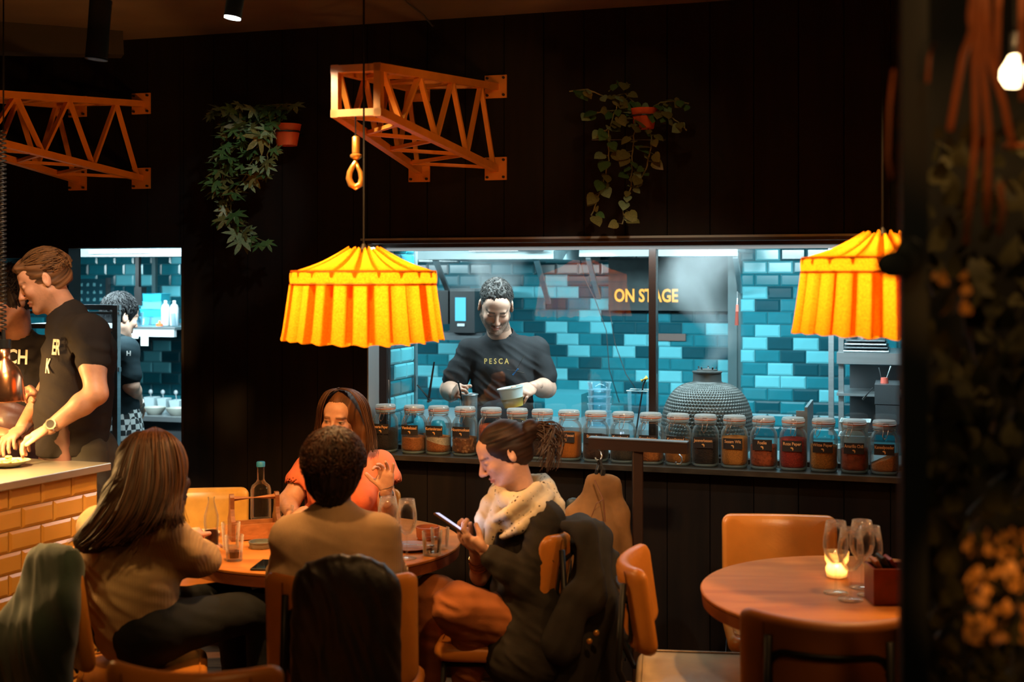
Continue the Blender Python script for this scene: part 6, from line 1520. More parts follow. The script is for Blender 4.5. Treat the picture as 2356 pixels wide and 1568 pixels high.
coat('dark grey coat draped over the phone woman\'s chair, two brass buttons', [
    (P(1310, 1225, 4.62), P(1370, 1235, 4.60), 0.045, 0.050, None, 1), (P(1335, 1200, 4.66), P(1290, 1235, 4.56), 0.035, 0.030, None, 1),
    (P(1365, 1240, 4.58), P(1360, 1400, 4.50), 0.062, 0.085, (0.3, 1, 0), 0.7), (P(1352, 1225, 4.42), P(1362, 1370, 4.39), 0.034, 0.055, (0, 1, 0), 0.8), (P(1325, 1375, 4.38), P(1290, 1480, 4.38), 0.050, 0.075, (0, 1, 0), 0.7), (P(1300, 1208, 4.46), P(1345, 1222, 4.44), 0.020, 0.030, None, 1), (P(1400, 1290, 4.62), P(1395, 1420, 4.58), 0.045, 0.055, (0, 1, 0), 0.7),
    (P(1350, 1400, 4.50), P(1310, 1500, 4.48), 0.095, 0.10, (0, 1, 0), 0.6), (P(1310, 1500, 4.48), P(1290, 1640, 4.48), 0.10, 0.11, (0, 1, 0), 0.6), (P(1380, 1420, 4.55), P(1370, 1630, 4.52), 0.08, 0.09, (0, 1, 0), 0.6)],
    M_gcoat, amp=0.010, seed=9, dirn=(1, 0.1, -0.3), extra=bt)
# visible tan edge of that chair back between blazer and coat
# ---- coat rack
rk = root('coat_rack', 'dark metal coat rack with a T-shaped top in front of the jars', 'rack', (P(1467, 1020, 5.05).x, 5.05, 0))
rx = P(1467, 1020, 5.05); zt_ = rx.z + 0.022
M_rack = pm('rack_metal', (0.04, 0.018, 0.010), 0.45, 0.4)
m = MB(); m.cbox((rx.x, 5.05, (zt_ - 0.03) / 2 + 0.006), (0.042, 0.042, zt_ - 0.04), 0.004); m.build('post', M_rack, rk)
a, b = P(1357, 1018, 5.10), P(1583, 1030, 4.98); m = MB(); m.bar(a, b, 0.045, 0.045); m.build('crossbar', M_rack, rk)
m = MB(); m.bar(a + UP * 0.0235, b + UP * 0.0235, 0.052, 0.004); m.build('top_strip', M_steel, rk)
m = MB(); m.cbox((rx.x, 5.05, 0.008), (0.30, 0.30, 0.012), 0.003); m.build('base_plate', M_rack, rk)
for px, py in ((1378, 1046), (1562, 1056)):
    m = MB(); q = P(px, py, 5.07); m.tube([q + Vector((0, 0, 0.022)), q + Vector((0.008, -0.01, 0.012)), q + Vector((0.012, -0.014, -0.004)), q + Vector((0.004, -0.016, -0.018)), q + Vector((-0.010, -0.016, -0.018)), q + Vector((-0.016, -0.016, -0.008))], 0.0035, 7); m.build('hook', M_steel, rk, smooth=True)
def straps(o):
    m = MB(); q = P(1380, 1056, 5.055); m.tube([q, P(1374, 1080, 5.05), P(1368, 1104, 5.05)], 0.008, 6); m.tube([q, P(1388, 1080, 5.05), P(1384, 1100, 5.05)], 0.013, 6); m.build('hanging_loop', M_black, o)
    m = MB(); m.tube([P(1368, 1104, 5.0), P(1388, 1148, 4.97), P(1392, 1200, 4.96)], 0.0035, 5); m.build('seam', M_seam, o); m = MB(); m.tube([P(1388, 1148, 4.97), P(1372, 1158, 4.965), P(1362, 1185, 4.96)], 0.002, 5); m.build('seam', M_seam, o)
coat('tan canvas jacket hanging from the left hook of the coat rack', [
    (P(1368, 1112, 5.05), P(1340, 1200, 5.05), 0.018, 0.065, (0, 1, 0), 0.5), (P(1368, 1112, 5.05), P(1375, 1230, 5.03), 0.020, 0.080, (0, 1, 0), 0.6), (P(1340, 1200, 5.05), P(1350, 1400, 5.05), 0.07, 0.09, (0, 1, 0), 0.6),
    (P(1375, 1230, 5.03), P(1395, 1400, 5.03), 0.080, 0.09, (0, 1, 0), 0.6), (P(1372, 1110, 5.06), P(1405, 1115, 5.06), 0.016, 0.030, (0, 1, 0), 0.7), (P(1405, 1118, 5.06), P(1428, 1180, 5.06), 0.028, 0.026, (0, 1, 0), 0.7), (P(1428, 1180, 5.06), P(1440, 1260, 5.06), 0.026, 0.024, (0, 1, 0), 0.7), (P(1440, 1260, 5.06), P(1448, 1390, 5.06), 0.026, 0.03, (0, 1, 0), 0.7)],
    M_tanc, name='jacket', amp=0.008, seed=12, dirn=(1, 0.1, 0.2), extra=straps)
coat('dark olive shawl lying behind the scarf of the phone woman', [(P(1318, 1160, 5.2), P(1350, 1200, 5.2), 0.03, 0.055, (0, 1, 0), 0.5), (P(1350, 1200, 5.2), P(1395, 1300, 5.2), 0.06, 0.09, (0, 1, 0), 0.5), (P(1395, 1300, 5.2), P(1400, 1480, 5.2), 0.09, 0.09, (0, 1, 0), 0.5)],
     pm('black_green', (0.012, 0.022, 0.020), 0.5), name='jacket', amp=0.006, seed=2)

# ---------------------------------------------------------------- things on the left table
M_glass = glass_mat('table_glass', (0.98, 0.97, 0.95), 1.0, 0.02, edge=0.8, edge_col=(0.95, 0.85, 0.70))
M_cola = pm('cola', (0.05, 0.010, 0.004), 0.1, trans=0.0)
M_woodt = wood_mat('tote_wood', (0.30, 0.11, 0.035), (0.50, 0.20, 0.07), 6, 0.45, (2, 9, 9))
def tumbler(name, label, base, h, r0, r1, liquid=None, group=None):
    r_ = root(name, label, 'glass', base, group)
    m = MB(); m.lathe([(0, 0.0), (r0 * 0.95, 0.0), (r0, 0.003), (r1, h), (r1 - 0.002, h + 0.0005), (r0 - 0.003, 0.012), (0, 0.010)], base, 24); m.build('glass', M_glass, r_, smooth=True, angle=60)
    if liquid:
        f, mt = liquid; rr = r0 + (r1 - r0) * f
        m = MB(); m.lathe([(0, 0.011), (r0 - 0.004, 0.012), (rr - 0.004, h * f), (0, h * f)], base, 24); m.build('drink', mt, r_, smooth=True, angle=50)
    return r_
def wineglass(label, base, h, r, group, name='wine_glass'):
    r_ = root(name, label, 'glass', base, group)
    b = h * 0.40
    m = MB(); m.lathe([(0.005, b), (r * 0.45, b + 0.006), (r * 0.85, b + h * 0.13), (r, b + h * 0.24), (r * 0.97, b + h * 0.36), (r * 0.76, h), (r * 0.74, h), (r * 0.95, b + h * 0.36), (r * 0.97, b + h * 0.24), (r * 0.83, b + h * 0.135), (r * 0.43, b + 0.009), (0.001, b + 0.004)], base, 28, caps=False); m.tube([base + Vector((r * 0.75 * math.cos(2 * math.pi * k / 28), r * 0.75 * math.sin(2 * math.pi * k / 28), h)) for k in range(28)], 0.0009, 5, closed=True); m.build('bowl', M_glass, r_, smooth=True)
    m = MB(); m.lathe([(0.0038, 0.004), (0.0030, b * 0.5), (0.0042, b + 0.001)], base, 12, caps=False); m.build('stem', M_glass, r_, smooth=True)
    m = MB(); m.lathe([(0, 0.0), (r * 0.95, 0.0), (r * 0.96, 0.0015), (r * 0.4, 0.004), (0.004, 0.008)], base, 28); m.tube([base + Vector((r * 0.955 * math.cos(2 * math.pi * k / 28), r * 0.955 * math.sin(2 * math.pi * k / 28), 0.0012)) for k in range(28)], 0.0011, 5, closed=True); m.build('foot', M_glass, r_, smooth=True)
    return r_
# wooden tote with its dowel handle
tb = T(585, 1236); tb.z = 0.7505
tt = root('wooden_tote', 'small wooden tote with a dowel handle holding menus on the busy table', 'caddy', tb)
ax_ = Vector((0.93, 0.36, 0)).normalized(); ay_ = Vector((-0.36, 0.93, 0)).normalized()
def tp(a, b, z): return tb + ax_ * a + ay_ * b + Vector((0, 0, z))
for sx, nm in ((-1, 'end_panel'), (1, 'end_panel')):
    m = MB(); x0 = sx * 0.088; pts = [(-0.052, 0), (0.052, 0), (0.050, 0.075), (0.030, 0.095), (0.020, 0.12), (0.018, 0.165), (0.010, 0.176), (-0.010, 0.176), (-0.018, 0.165), (-0.020, 0.12), (-0.030, 0.095), (-0.050, 0.075)]
    n_ = len(pts); v = [tp(x0 - 0.008, b_, z_) for b_, z_ in pts] + [tp(x0 + 0.008, b_, z_) for b_, z_ in pts]
    m.add(v, [tuple(range(n_ - 1, -1, -1)), tuple(range(n_, 2 * n_))] + [(i, (i + 1) % n_, n_ + (i + 1) % n_, n_ + i) for i in range(n_)]); m.build(nm, wood_mat('tote_dark', (0.14, 0.045, 0.014), (0.26, 0.085, 0.028), 6, 0.45, (2, 9, 9)), tt)
for sy in (-1, 1): m = MB(); m.hexa([tp(-0.082, sy * 0.048 - 0.004, 0.004), tp(0.082, sy * 0.048 - 0.004, 0.004), tp(0.082, sy * 0.048 + 0.004, 0.004), tp(-0.082, sy * 0.048 + 0.004, 0.004), tp(-0.082, sy * 0.048 - 0.004, 0.062), tp(0.082, sy * 0.048 - 0.004, 0.062), tp(0.082, sy * 0.048 + 0.004, 0.062), tp(-0.082, sy * 0.048 + 0.004, 0.062)]); m.build('side_panel', M_woodt, tt)
m = MB(); m.hexa([tp(-0.082, -0.044, 0.002), tp(0.082, -0.044, 0.002), tp(0.082, 0.044, 0.002), tp(-0.082, 0.044, 0.002), tp(-0.082, -0.044, 0.010), tp(0.082, -0.044, 0.010), tp(0.082, 0.044, 0.010), tp(-0.082, 0.044, 0.010)]); m.build('bottom_panel', M_woodt, tt)
m = MB(); m.tube([tp(-0.082, 0, 0.158), tp(0.082, 0, 0.158)], 0.010, 14); m.build('handle', M_woodt, tt, smooth=True, angle=60)
# clear bottle, blue cap
bb = T(600, 1193); bo = root('water_bottle', 'clear glass water bottle with a blue cap behind the wooden tote', 'bottle', bb)
m = MB(); m.lathe([(0, 0), (0.040, 0), (0.043, 0.004), (0.043, 0.125), (0.038, 0.142), (0.022, 0.156), (0.0155, 0.168), (0.0150, 0.215), (0.0165, 0.218), (0.0165, 0.225)], bb, 28, caps=False); m.build('bottle_glass', glass_mat('bottle_glass', (0.9, 0.93, 0.93), 1.0, 0.03, edge=0.5, edge_col=(0.55, 0.5, 0.42)), bo, smooth=True)
m = MB(); m.lathe([(0.0, 0.222), (0.0185, 0.222), (0.0185, 0.240), (0.016, 0.243), (0, 0.243)], bb, 20); m.build('cap', pm('blue_cap', (0.03, 0.25, 0.50), 0.4), bo, smooth=True, angle=40)
# cola bottle
cb = T(486, 1257); co = root('cola_bottle', 'small contour glass bottle with dark drink left of the wooden tote', 'bottle', cb)
m = MB(); m.lathe([(0, 0), (0.026, 0), (0.028, 0.005), (0.0285, 0.04), (0.025, 0.065), (0.028, 0.095), (0.027, 0.120), (0.018, 0.150), (0.0125, 0.170), (0.012, 0.183), (0.0135, 0.185), (0.0135, 0.190)], cb, 24, caps=False); m.build('bottle_glass', MATS['bottle_glass'], co, smooth=True)
m = MB(); m.lathe([(0, 0.003), (0.0245, 0.004), (0.0262, 0.04), (0.0232, 0.062), (0, 0.062)], cb, 24); m.build('drink', M_cola, co, smooth=True, angle=50)
gl = 'drinking glasses on the busy table'
tumbler('drinking_glass', 'tumbler with a little cola standing nearest the black phone', T(539, 1289), 0.092, 0.028, 0.034, (0.38, M_cola), gl)
tumbler('drinking_glass', 'taller empty tumbler just behind the glass of cola', T(531, 1262), 0.100, 0.029, 0.036, None, gl)
tumbler('drinking_glass', 'water tumbler next to the terracotta bowl', T(994, 1276), 0.088, 0.033, 0.038, (0.7, glass_mat('water', (0.97, 0.97, 0.95), 0.8, 0.02)), gl)
tumbler('drinking_glass', 'tumbler half hidden beyond the water glass', T(1012, 1262), 0.080, 0.032, 0.036, None, gl)
wineglass('wine glass standing clear right of the person in the ribbed top', T(936, 1284), 0.215, 0.037, gl)
wineglass('wine glass partly behind the shoulder of the person in the ribbed top', T(893, 1262), 0.195, 0.040, gl)
def pot(name, label, cat, base, prof, mat, group=None, n=28):
    m = MB(); m.lathe(prof, base, n); o = m.build(name, mat, None, smooth=True, origin=base, angle=50); return tag(o, label, cat, group)
pot('bowl', 'small terracotta bowl at the right end of the busy table', 'bowl', T(984, 1240), [(0, 0), (0.034, 0), (0.043, 0.010), (0.047, 0.050), (0.044, 0.051), (0.040, 0.014), (0, 0.008)], pm('terracotta', (0.45, 0.13, 0.05), 0.5, var=0.1))
pot('plate', 'shallow plate under the cutlery, left of the water tumbler', 'plate', T(945, 1262), [(0, 0), (0.05, 0), (0.085, 0.010), (0.088, 0.013), (0.05, 0.005), (0, 0.004)], pm('plate_brown', (0.30, 0.12, 0.05), 0.35))
m = MB(); q = T(945, 1262); m.tube([q + Vector((-0.06, 0.03, 0.016)), q + Vector((0.0, 0.01, 0.014)), q + Vector((0.05, -0.02, 0.018)), q + Vector((0.085, -0.05, 0.022))], [0.004, 0.003, 0.005, 0.011], 8, sq=0.35); m.sphere(q + Vector((-0.05, 0.03, 0.022)), (0.016, 0.011, 0.006)); tag(m.build('spoon', M_steel, None, True, origin=q), 'shiny steel spoon resting on the shallow plate', 'spoon')
tn = T(600, 1259); m = MB(); m.lathe([(0, 0), (0.040, 0), (0.043, 0.004), (0.043, 0.020), (0.046, 0.022), (0.046, 0.025), (0.040, 0.025), (0.038, 0.014), (0, 0.012)], tn, 28, sq=lambda a: 1 + 0.07 * (1 - abs(math.cos(2 * a)))); tag(m.build('tin', pm('tin_grey', (0.20, 0.22, 0.20), 0.3, 0.4), None, True, origin=tn, angle=45), 'flat open tin between wooden tote and black phone', 'tin')
ph = T(612, 1302); r_ = root('phone', 'black smartphone lying on the table beside the ribbed top', 'phone', ph)
m = MB(); m.cbox(ph + Vector((0.0, 0, 0.0045)), (0.072, 0.145, 0.008), 0.002, rz=-0.1); m.build('phone_body', M_blackp, r_)
m = MB(); m.box(ph + Vector((0, 0, 0.0089)), (0.066, 0.138, 0.0005), rz=-0.1); m.build('screen', pm('dark_screen', (0.01, 0.01, 0.012), 0.05), r_)
pot('plate', 'small pale plate left of the cola bottle', 'plate', T(460, 1232), [(0, 0), (0.045, 0), (0.075, 0.010), (0.078, 0.013), (0.045, 0.005), (0, 0.004)], pm('plate_pale', (0.6, 0.45, 0.28), 0.35))
tumbler('drinking_glass', 'low clear glass by the hand of the woman in coral', T(655, 1196), 0.060, 0.034, 0.038, None, gl)

# ---------------------------------------------------------------- things on the right table
gr = 'empty wine glasses on the right table'
for (px, py, h, tx) in ((1923, 1363, 0.232, 'left empty wine glass of four, in front of the candle holder'), (1957, 1379, 0.226, 'empty wine glass of four that stands nearest the table front'), (1983, 1352, 0.222, 'empty wine glass of four that stands furthest back'), (2001, 1369, 0.222, 'empty wine glass of four beside the red box')):
    wineglass(tx, T(px, py), h, 0.041, gr)
cd = T(1925, 1327); r_ = root('candle_holder', 'glowing ribbed glass candle holder behind the wine glasses', 'candle', cd)
m = MB(); m.lathe([(0, 0), (0.030, 0), (0.034, 0.004), (0.038, 0.03), (0.032, 0.045), (0.040, 0.060), (0.042, 0.088), (0.039, 0.088), (0.036, 0.060), (0.028, 0.045), (0.034, 0.03), (0.030, 0.006), (0, 0.005)], cd, 32, sq=lambda a: 1 + 0.02 * math.cos(12 * a))
def candle_glass():
    mm = bpy.data.materials.new('candle_glass'); N, L = nodes(mm); N.remove(N['Principled BSDF']); t = N.new('ShaderNodeBsdfTranslucent'); t.inputs[0].default_value = (1, 0.75, 0.4, 1); g = N.new('ShaderNodeBsdfGlossy'); g.inputs[1].default_value = 0.1; tr = N.new('ShaderNodeBsdfTransparent')
    a_ = N.new('ShaderNodeMixShader'); a_.inputs[0].default_value = 0.15; L.new(t.outputs[0], a_.inputs[1]); L.new(g.outputs[0], a_.inputs[2]); b_ = N.new('ShaderNodeMixShader'); b_.inputs[0].default_value = 0.25; L.new(a_.outputs[0], b_.inputs[1]); L.new(tr.outputs[0], b_.inputs[2]); L.new(b_.outputs[0], N['Material Output'].inputs[0]); return mm
m.build('holder', candle_glass(), r_, smooth=True)
m = MB(); m.lathe([(0, 0.006), (0.018, 0.006), (0.018, 0.028), (0, 0.028)], cd, 16); m.build('candle', pm('wax', (0.8, 0.6, 0.35), 0.5), r_, smooth=True, angle=40)
m = MB(); m.lathe([(0.001, 0.030), (0.006, 0.036), (0.005, 0.046), (0.0005, 0.058)], cd, 10); m.build('flame', pm('flame', (1, 0.6, 0.2), 0.5, emit=(1.0, 0.50, 0.14), estr=90), r_, smooth=True)
light('candle_light', 'POINT', cd + Vector((0, 0, 0.045)), 1.6, (1.0, 0.52, 0.18), 0.012)
bx = T(2050, 1392); r_ = root('wooden_caddy', 'red brown wooden caddy with folded menus half behind the pillar', 'caddy', bx)
for sy, sx, w_, d_ in ((-1, 0, 0.15, 0.008), (1, 0, 0.15, 0.008), (0, -1, 0.008, 0.10), (0, 1, 0.008, 0.10)):
    m = MB(); m.cbox(bx + Vector((0.02 + sx * 0.071, 0.05 + sy * 0.05, 0.058)), (w_, d_ if sy else d_, 0.112), 0.001, rz=0); m.build('side_panel', pm('red_wood', (0.20, 0.025, 0.012), 0.4, var=0.2), r_)
m = MB(); m.cbox(bx + Vector((0.02, 0.05, 0.006)), (0.134, 0.092, 0.010), 0.001); m.build('bottom_panel', MATS['red_wood'], r_)
for k, (dx, dz, c_) in enumerate(((-0.035, 0.075, 'tote_wood'), (-0.015, 0.085, 'jar_label'), (0.01, 0.080, 'red_wood'))):
    m = MB(); Rm = Matrix.Rotation(-0.5, 3, 'Y'); m.cbox(bx + Vector((0.02 + dx, 0.05, dz + 0.012)), (0.012, 0.07, 0.11), 0.002, M=Rm); o = m.build('menu_book', MATS[c_], None, origin=bx + Vector((0.02 + dx, 0.05, dz - 0.04))); tag(o, ('slim wooden board standing left in the red brown caddy', 'black menu book standing in the middle of the red brown caddy', 'dark red menu book standing right in the red brown caddy')[k], 'menu', 'menus in the red brown caddy')

# ---------------------------------------------------------------- tiled pass counter at the left
CZ = 1.05
def Cz(px, py, z): return P(px, py, (CAM_Z - z) * F_PX / (py - HORIZON))
cr = Cz(243, 1064, CZ)                         # far right corner
aC = math.radians(25); dn_ = Vector((-math.sin(aC), -math.cos(aC), 0)); dl = -XW    # near run, leftward run
nl, ll = 1.9, 1.9
ct = root('pass_counter', 'counter faced with glossy yellow metro tiles under a steel top, behind the long-haired woman', 'counter', (cr.x, cr.y, 0))
def cp(a, b, z): q = cr + dn_ * a + dl * b; return Vector((q.x, q.y, z))
m = MB(); m.hexa([cp(0.012, 0.03, 0.0), cp(nl, 0.03, 0.0), cp(nl, ll, 0.0), cp(0.012, ll, 0.0), cp(0.012, 0.03, CZ - 0.031), cp(nl, 0.03, CZ - 0.031), cp(nl, ll, CZ - 0.031), cp(0.012, ll, CZ - 0.031)])
m.build('carcass', pm('grout_cream', (0.50, 0.33, 0.14), 0.8), ct)
m = MB(); m.hexa([cp(-0.012, -0.016, CZ - 0.030), cp(nl, -0.016, CZ - 0.030), cp(nl, ll, CZ - 0.030), cp(-0.012, ll, CZ - 0.030), cp(-0.012, -0.016, CZ), cp(nl, -0.016, CZ), cp(nl, ll, CZ), cp(-0.012, ll, CZ)])
bevel(m.build('steel_top', pm('pass_steel', (0.55, 0.50, 0.42), 0.30, 0.8, var=0.1, scale=5), ct), 0.003)
M_ty = pm('tile_yellow', (0.60, 0.29, 0.055), 0.20, var=0.08, scale=4, spec=0.6)
hT, wT = 0.0775, 0.1525; nrm = Vector((math.cos(aC), -math.sin(aC), 0)); ry = math.atan2((-dn_).y, (-dn_).x)
for r in range(13):
    z1 = CZ - 0.033 - r * hT; z0 = z1 - hT
    if z0 < 0.0: z0 = 0.0
    if z1 - z0 < 0.02: continue
    a = 0.014 + (0.0 if r % 2 else 0.06) - wT * 0.5
    while a < nl - 0.01:
        a0, a1 = max(a, 0.014), min(a + wT, nl)
        if a1 - a0 > 0.02:
            me = tile_mesh('y', a1 - a0, z1 - z0, M_ty); o = bpy.data.objects.new('tile', me); link(o); o.parent = ct
            q = cr + dn_ * a1 + dl * 0.029; o.location = Vector((q.x, q.y, z0)) - Vector((cr.x, cr.y, 0)); o.rotation_euler = (0, 0, ry)
        a += wT
# heat lamp with coiled cord
hl = P(8, 922, 4.55); hr_ = root('heat_lamp', 'copper heat lamp hanging on a coiled black cord over the pass', 'lamp', hl)
M_cop = pm('copper', (0.85, 0.38, 0.20), 0.22, 0.95)
k_ = 4.55 / F_PX
m = MB(); m.lathe([(47 * k_, 0), (48 * k_, 3 * k_), (46 * k_, 25 * k_), (42 * k_, 55 * k_), (33 * k_, 76 * k_), (18 * k_, 92 * k_), (15 * k_, 100 * k_), (15 * k_, 124 * k_), (0.001, 124 * k_)], hl, 40, caps=False); solidify(m.build('copper_shade', M_cop, hr_, smooth=True), 0.0015)
m = MB(); m.lathe([(0.0, 122 * k_), (16.5 * k_, 122 * k_), (16.5 * k_, 142 * k_), (0, 142 * k_)], hl, 24); m.lathe([(0, 142 * k_), (5 * k_, 142 * k_), (4 * k_, 165 * k_), (0, 165 * k_)], hl, 12); m.build('socket', M_blackp, hr_, smooth=True, angle=40)
m = MB(); pts = []; z0 = hl.z + 165 * k_; z1 = P(0, 300, 4.55).z; nt = 46
for i in range(nt * 8 + 1): a = i / 8 * 2 * math.pi; pts.append(Vector((hl.x - 0.002 + 0.011 * math.cos(a), hl.y + 0.011 * math.sin(a), z0 + (z1 - z0) * i / (nt * 8))))
m.tube(pts, 0.0030, 6); m.tube([(hl.x, hl.y, z1), (hl.x, hl.y, 2.96)], 0.0030, 6); m.build('coiled_cord', M_blackp, hr_, smooth=True)
m = MB(); m.sphere(hl + Vector((0, 0, 0.07)), 0.028, 14, 10); m.build('bulb', M_bulb, hr_, smooth=True)
light('heat_lamp_light', 'SPOT', hl + Vector((0, 0, 0.02)), 60, (1.0, 0.58, 0.20), 0.03, target=hl + Vector((0.02, 0, -1)), spot=150, blend=0.6)
# a second heat lamp just out of frame lights the faces of the two men
light('heat_lamp_light', 'SPOT', P(-200, 860, 4.75), 50, (1.0, 0.55, 0.18), 0.04, target=P(-60, 1060, 4.85), spot=165, blend=0.5)
pl = P(20, 1046, 4.82); pl.z = CZ + 0.001
pot('bowl', 'pale dish of food between the hands of the tall man', 'bowl', pl, [(0, 0), (0.04, 0), (0.075, 0.022), (0.078, 0.024), (0.045, 0.008), (0, 0.006)], pm('dish_white', (0.7, 0.6, 0.4), 0.4))
m = MB(); rd = random.Random(2)
for k in range(26): a = rd.uniform(0, 6.3); r0_ = rd.uniform(0, 0.045); m.sphere(pl + Vector((r0_ * math.cos(a), r0_ * math.sin(a), 0.014 + 0.03 * (1 - r0_ / 0.045) * rd.random())), (rd.uniform(0.006, 0.014), rd.uniform(0.006, 0.012), 0.006), 8, 6)
o = m.build('salad', pm('salad', (0.55, 0.50, 0.16), 0.5, var=0.4, scale=60), None, True, origin=pl); tag(o, 'heap of chopped food in the pale dish', 'food', None, 'stuff')
# ---------------------------------------------------------------- kitchen behind the window
M_clear = glass_mat('clear_plastic', (0.90, 0.97, 1.0), 0.8, 0.1, edge=0.6, edge_col=(0.45, 0.75, 0.85))
M_milky = pm('milky_plastic', (0.55, 0.70, 0.74), 0.3, trans=0.0)
M_teald = pm('teal_crate', (0.02, 0.30, 0.40), 0.4)
def kbox(mb, px0, px1, py0, py1, t0, t1, tz=None):
    """box whose front face (at depth t0) covers the given picture rectangle"""
    s0, s1 = wall_s(px0, t0), wall_s(px1, t0); pm_ = (px0 + px1) / 2
    z1, z0 = wall_z(pm_, py0, t0), wall_z(pm_, py1, t0)
    return wbox(mb, s0, s1, t0, t1, z0, z1)
def kthing(name, label, cat, px, t, z=0.0, group=None):
    q = W(wall_s(px, t), t, z); return root(name, label, cat, q, group)
kc = kthing('kitchen_counter', 'steel worktop along the inside of the kitchen window', 'counter', 1450, 0.45)
m = MB(); wbox(m, sJ + 0.02, S_W1 + 0.2, 0.19, 0.80, 0.90, 0.93); m.build('worktop', M_steel, kc)
m = MB(); wbox(m, sJ + 0.04, S_W1 + 0.2, 0.22, 0.30, 0.0, 0.899); m.build('front_panel', M_dsteel, kc)
# canopy hoods and lights above
hd_ = kthing('extractor_hood', 'steel extractor hood above the chef with a bright lower edge', 'hood', 1115, 1.0, 1.9)
m = MB(); s0, s1 = wall_s(958, 1.3), wall_s(1275, 1.3); zb = wall_z(1110, 596, 1.3)
wbox(m, s0, s1, 1.3, 2.4, zb, zb + 0.5); m.build('canopy', pm('hood_steel', (0.22, 0.32, 0.35), 0.5, 0.3, var=0.1), hd_)
m = MB(); wbox(m, s0, s1, 1.285, 1.30, zb, zb + 0.045); m.build('edge_strip', pm('hood_edge', (0.20, 0.25, 0.26), 0.45, 0.2), hd_)
m = MB(); wbox(m, wall_s(1085, 1.25), wall_s(1190, 1.25), 1.20, 1.26, wall_z(1130, 577, 1.25), wall_z(1130, 570, 1.25)); m.build('light_tube', pm('tube_glow', (1, 1, 1), 0.5, emit=(0.8, 0.95, 1.0), estr=3.5), hd_)
for x0, y0, x1, y1 in ((1001, 596, 1036, 682), (1233, 594, 1262, 695)):
    m = MB(); m.bar(K(x0, y0, 1.45), K(x1, y1, 2.3), 0.03, 0.02); m.build('bracket', M_steel, hd_)
m = MB(); m.tube([K(1194 + i * 0.42 + 3 * math.sin(i * 0.9), 574 + 3.5 * math.cos(i * 0.9), 1.2) for i in range(130)], 0.004, 5); m.build('coiled_hose', M_dsteel, hd_)
h2 = kthing('extractor_hood', 'wide grey extractor hood behind the mullion with orange lettering on its panel', 'hood', 1520, 1.2, 1.9)
s0, s1 = wall_s(1334, 1.6), wall_s(1698, 1.6); zb = wall_z(1520, 589, 1.6)
m = MB(); wbox(m, s0, s1, 1.6, 2.3, zb + 0.03, zb + 0.5); m.build('canopy', pm('hood_steel', (0.45, 0.60, 0.65), 0.35, 0.6), h2)
m = MB(); wbox(m, s0, s1, 1.585, 1.615, zb, zb + 0.045); m.build('edge_strip', pm('hood_edge', (0.20, 0.25, 0.26), 0.45, 0.2), h2)
for x0, y0, x1, y1 in ((1353, 592, 1377, 685), (1692, 590, 1703, 670)):
    m = MB(); m.bar(K(x0, y0, 1.65), K(x1, y1, 2.25), 0.028, 0.02); m.build('bracket', M_steel, h2)
pn_ = MB(); wbox(pn_, wall_s(1400, 2.5), wall_s(1690, 2.5), 2.5, 2.55, wall_z(1520, 714, 2.5), wall_z(1520, 592, 2.5)); bp_ = pn_.build('back_panel', pm('panel_grey', (0.03, 0.045, 0.048), 0.8, 0.0, var=0.15), h2)
tq = K(1486, 681, 2.49); text_obj('lettering', 'ON STAGE', 0.114, plane_M(tq, XW, UP), pm('letter_orange', (0.85, 0.32, 0.04), 0.6, emit=(1.0, 0.42, 0.05), estr=0.55), parent=bp_, extrude=0.002, xs=0.75, bold=0.003)
# appliances behind the lamp: tall black dispenser with screen
ap_ = kthing('coffee_machine', 'black machine with a lit blue screen on the kitchen wall behind the lamp', 'machine', 1060, 1.9, 1.4)
m = MB(); kbox(m, 1035, 1092, 664, 765, 1.9, 2.45); m.build('housing', M_blackp, ap_)
m = MB(); kbox(m, 1047, 1071, 684, 738, 1.893, 1.9); m.build('screen', pm('blue_screen', (0.02, 0.2, 0.3), 0.2, emit=(0.25, 0.75, 0.95), estr=0.55), ap_)
m = MB(); kbox(m, 1052, 1068, 744, 750, 1.89, 1.9); m.build('badge', M_white, ap_)
m = MB(); kbox(m, 1002, 1031, 668, 745, 1.95, 2.45); o = m.build('cabinet', M_black, None, origin=W(wall_s(1015, 1.95), 1.95, 1.5)); tag(o, 'slim black box left of the machine with the blue screen', 'cabinet')
m = MB(); kbox(m, 1002, 1110, 765, 782, 1.95, 2.45); o = m.build('wall_shelf', M_dsteel, None, origin=W(wall_s(1050, 1.95), 2.2, 1.4)); tag(o, 'dark shelf carrying the black machine behind the lamp', 'shelf')
# stacked clear tubs
gs = 'stacked clear tubs beside the chef'
for i in range(6):
    b_ = K(1379, 948 - i * 17, 1.1); b_.z = 0.932 + i * 0.040 + 0.14; r0 = 0.062
    q = W(wall_s(1379, 1.1), 1.1, 0.0); q.z = wall_z(1379, 948 - i * 16.5, 1.1)
    m = MB(); m.lathe([(0, 0.0), (r0 * 0.90, 0.0), (r0, 0.034), (r0 * 1.05, 0.036), (r0 * 1.05, 0.040), (r0 * 0.97, 0.040), (r0 * 0.88, 0.003), (0, 0.002)], q, 22); o = m.build('plastic_tub', M_clear, None, True, origin=q, angle=50)
    tag(o, 'clear plastic tub, %s of the stack right of the chef' % ('lowest', 'second from below', 'third from below', 'fourth from below', 'second from the top', 'topmost')[i], 'tub', gs)
zst = wall_z(1379, 948, 1.1)
prep = kthing('prep_table', 'steel prep table behind the chef along the tiled wall', 'table', 1300, 1.4)
m = MB(); wbox(m, wall_s(965, 1.5), wall_s(1705, 1.5), 0.98, 1.75, 0.955, 0.985); m.build('worktop', M_steel, prep)
zz = 0.985
m = MB(); wbox(m, wall_s(1270, 1.6), wall_s(1352, 1.6), 1.45, 1.75, 0.985, 1.115); m.build('raised_shelf', pm('teal_shelf', (0.02, 0.16, 0.20), 0.4), prep)
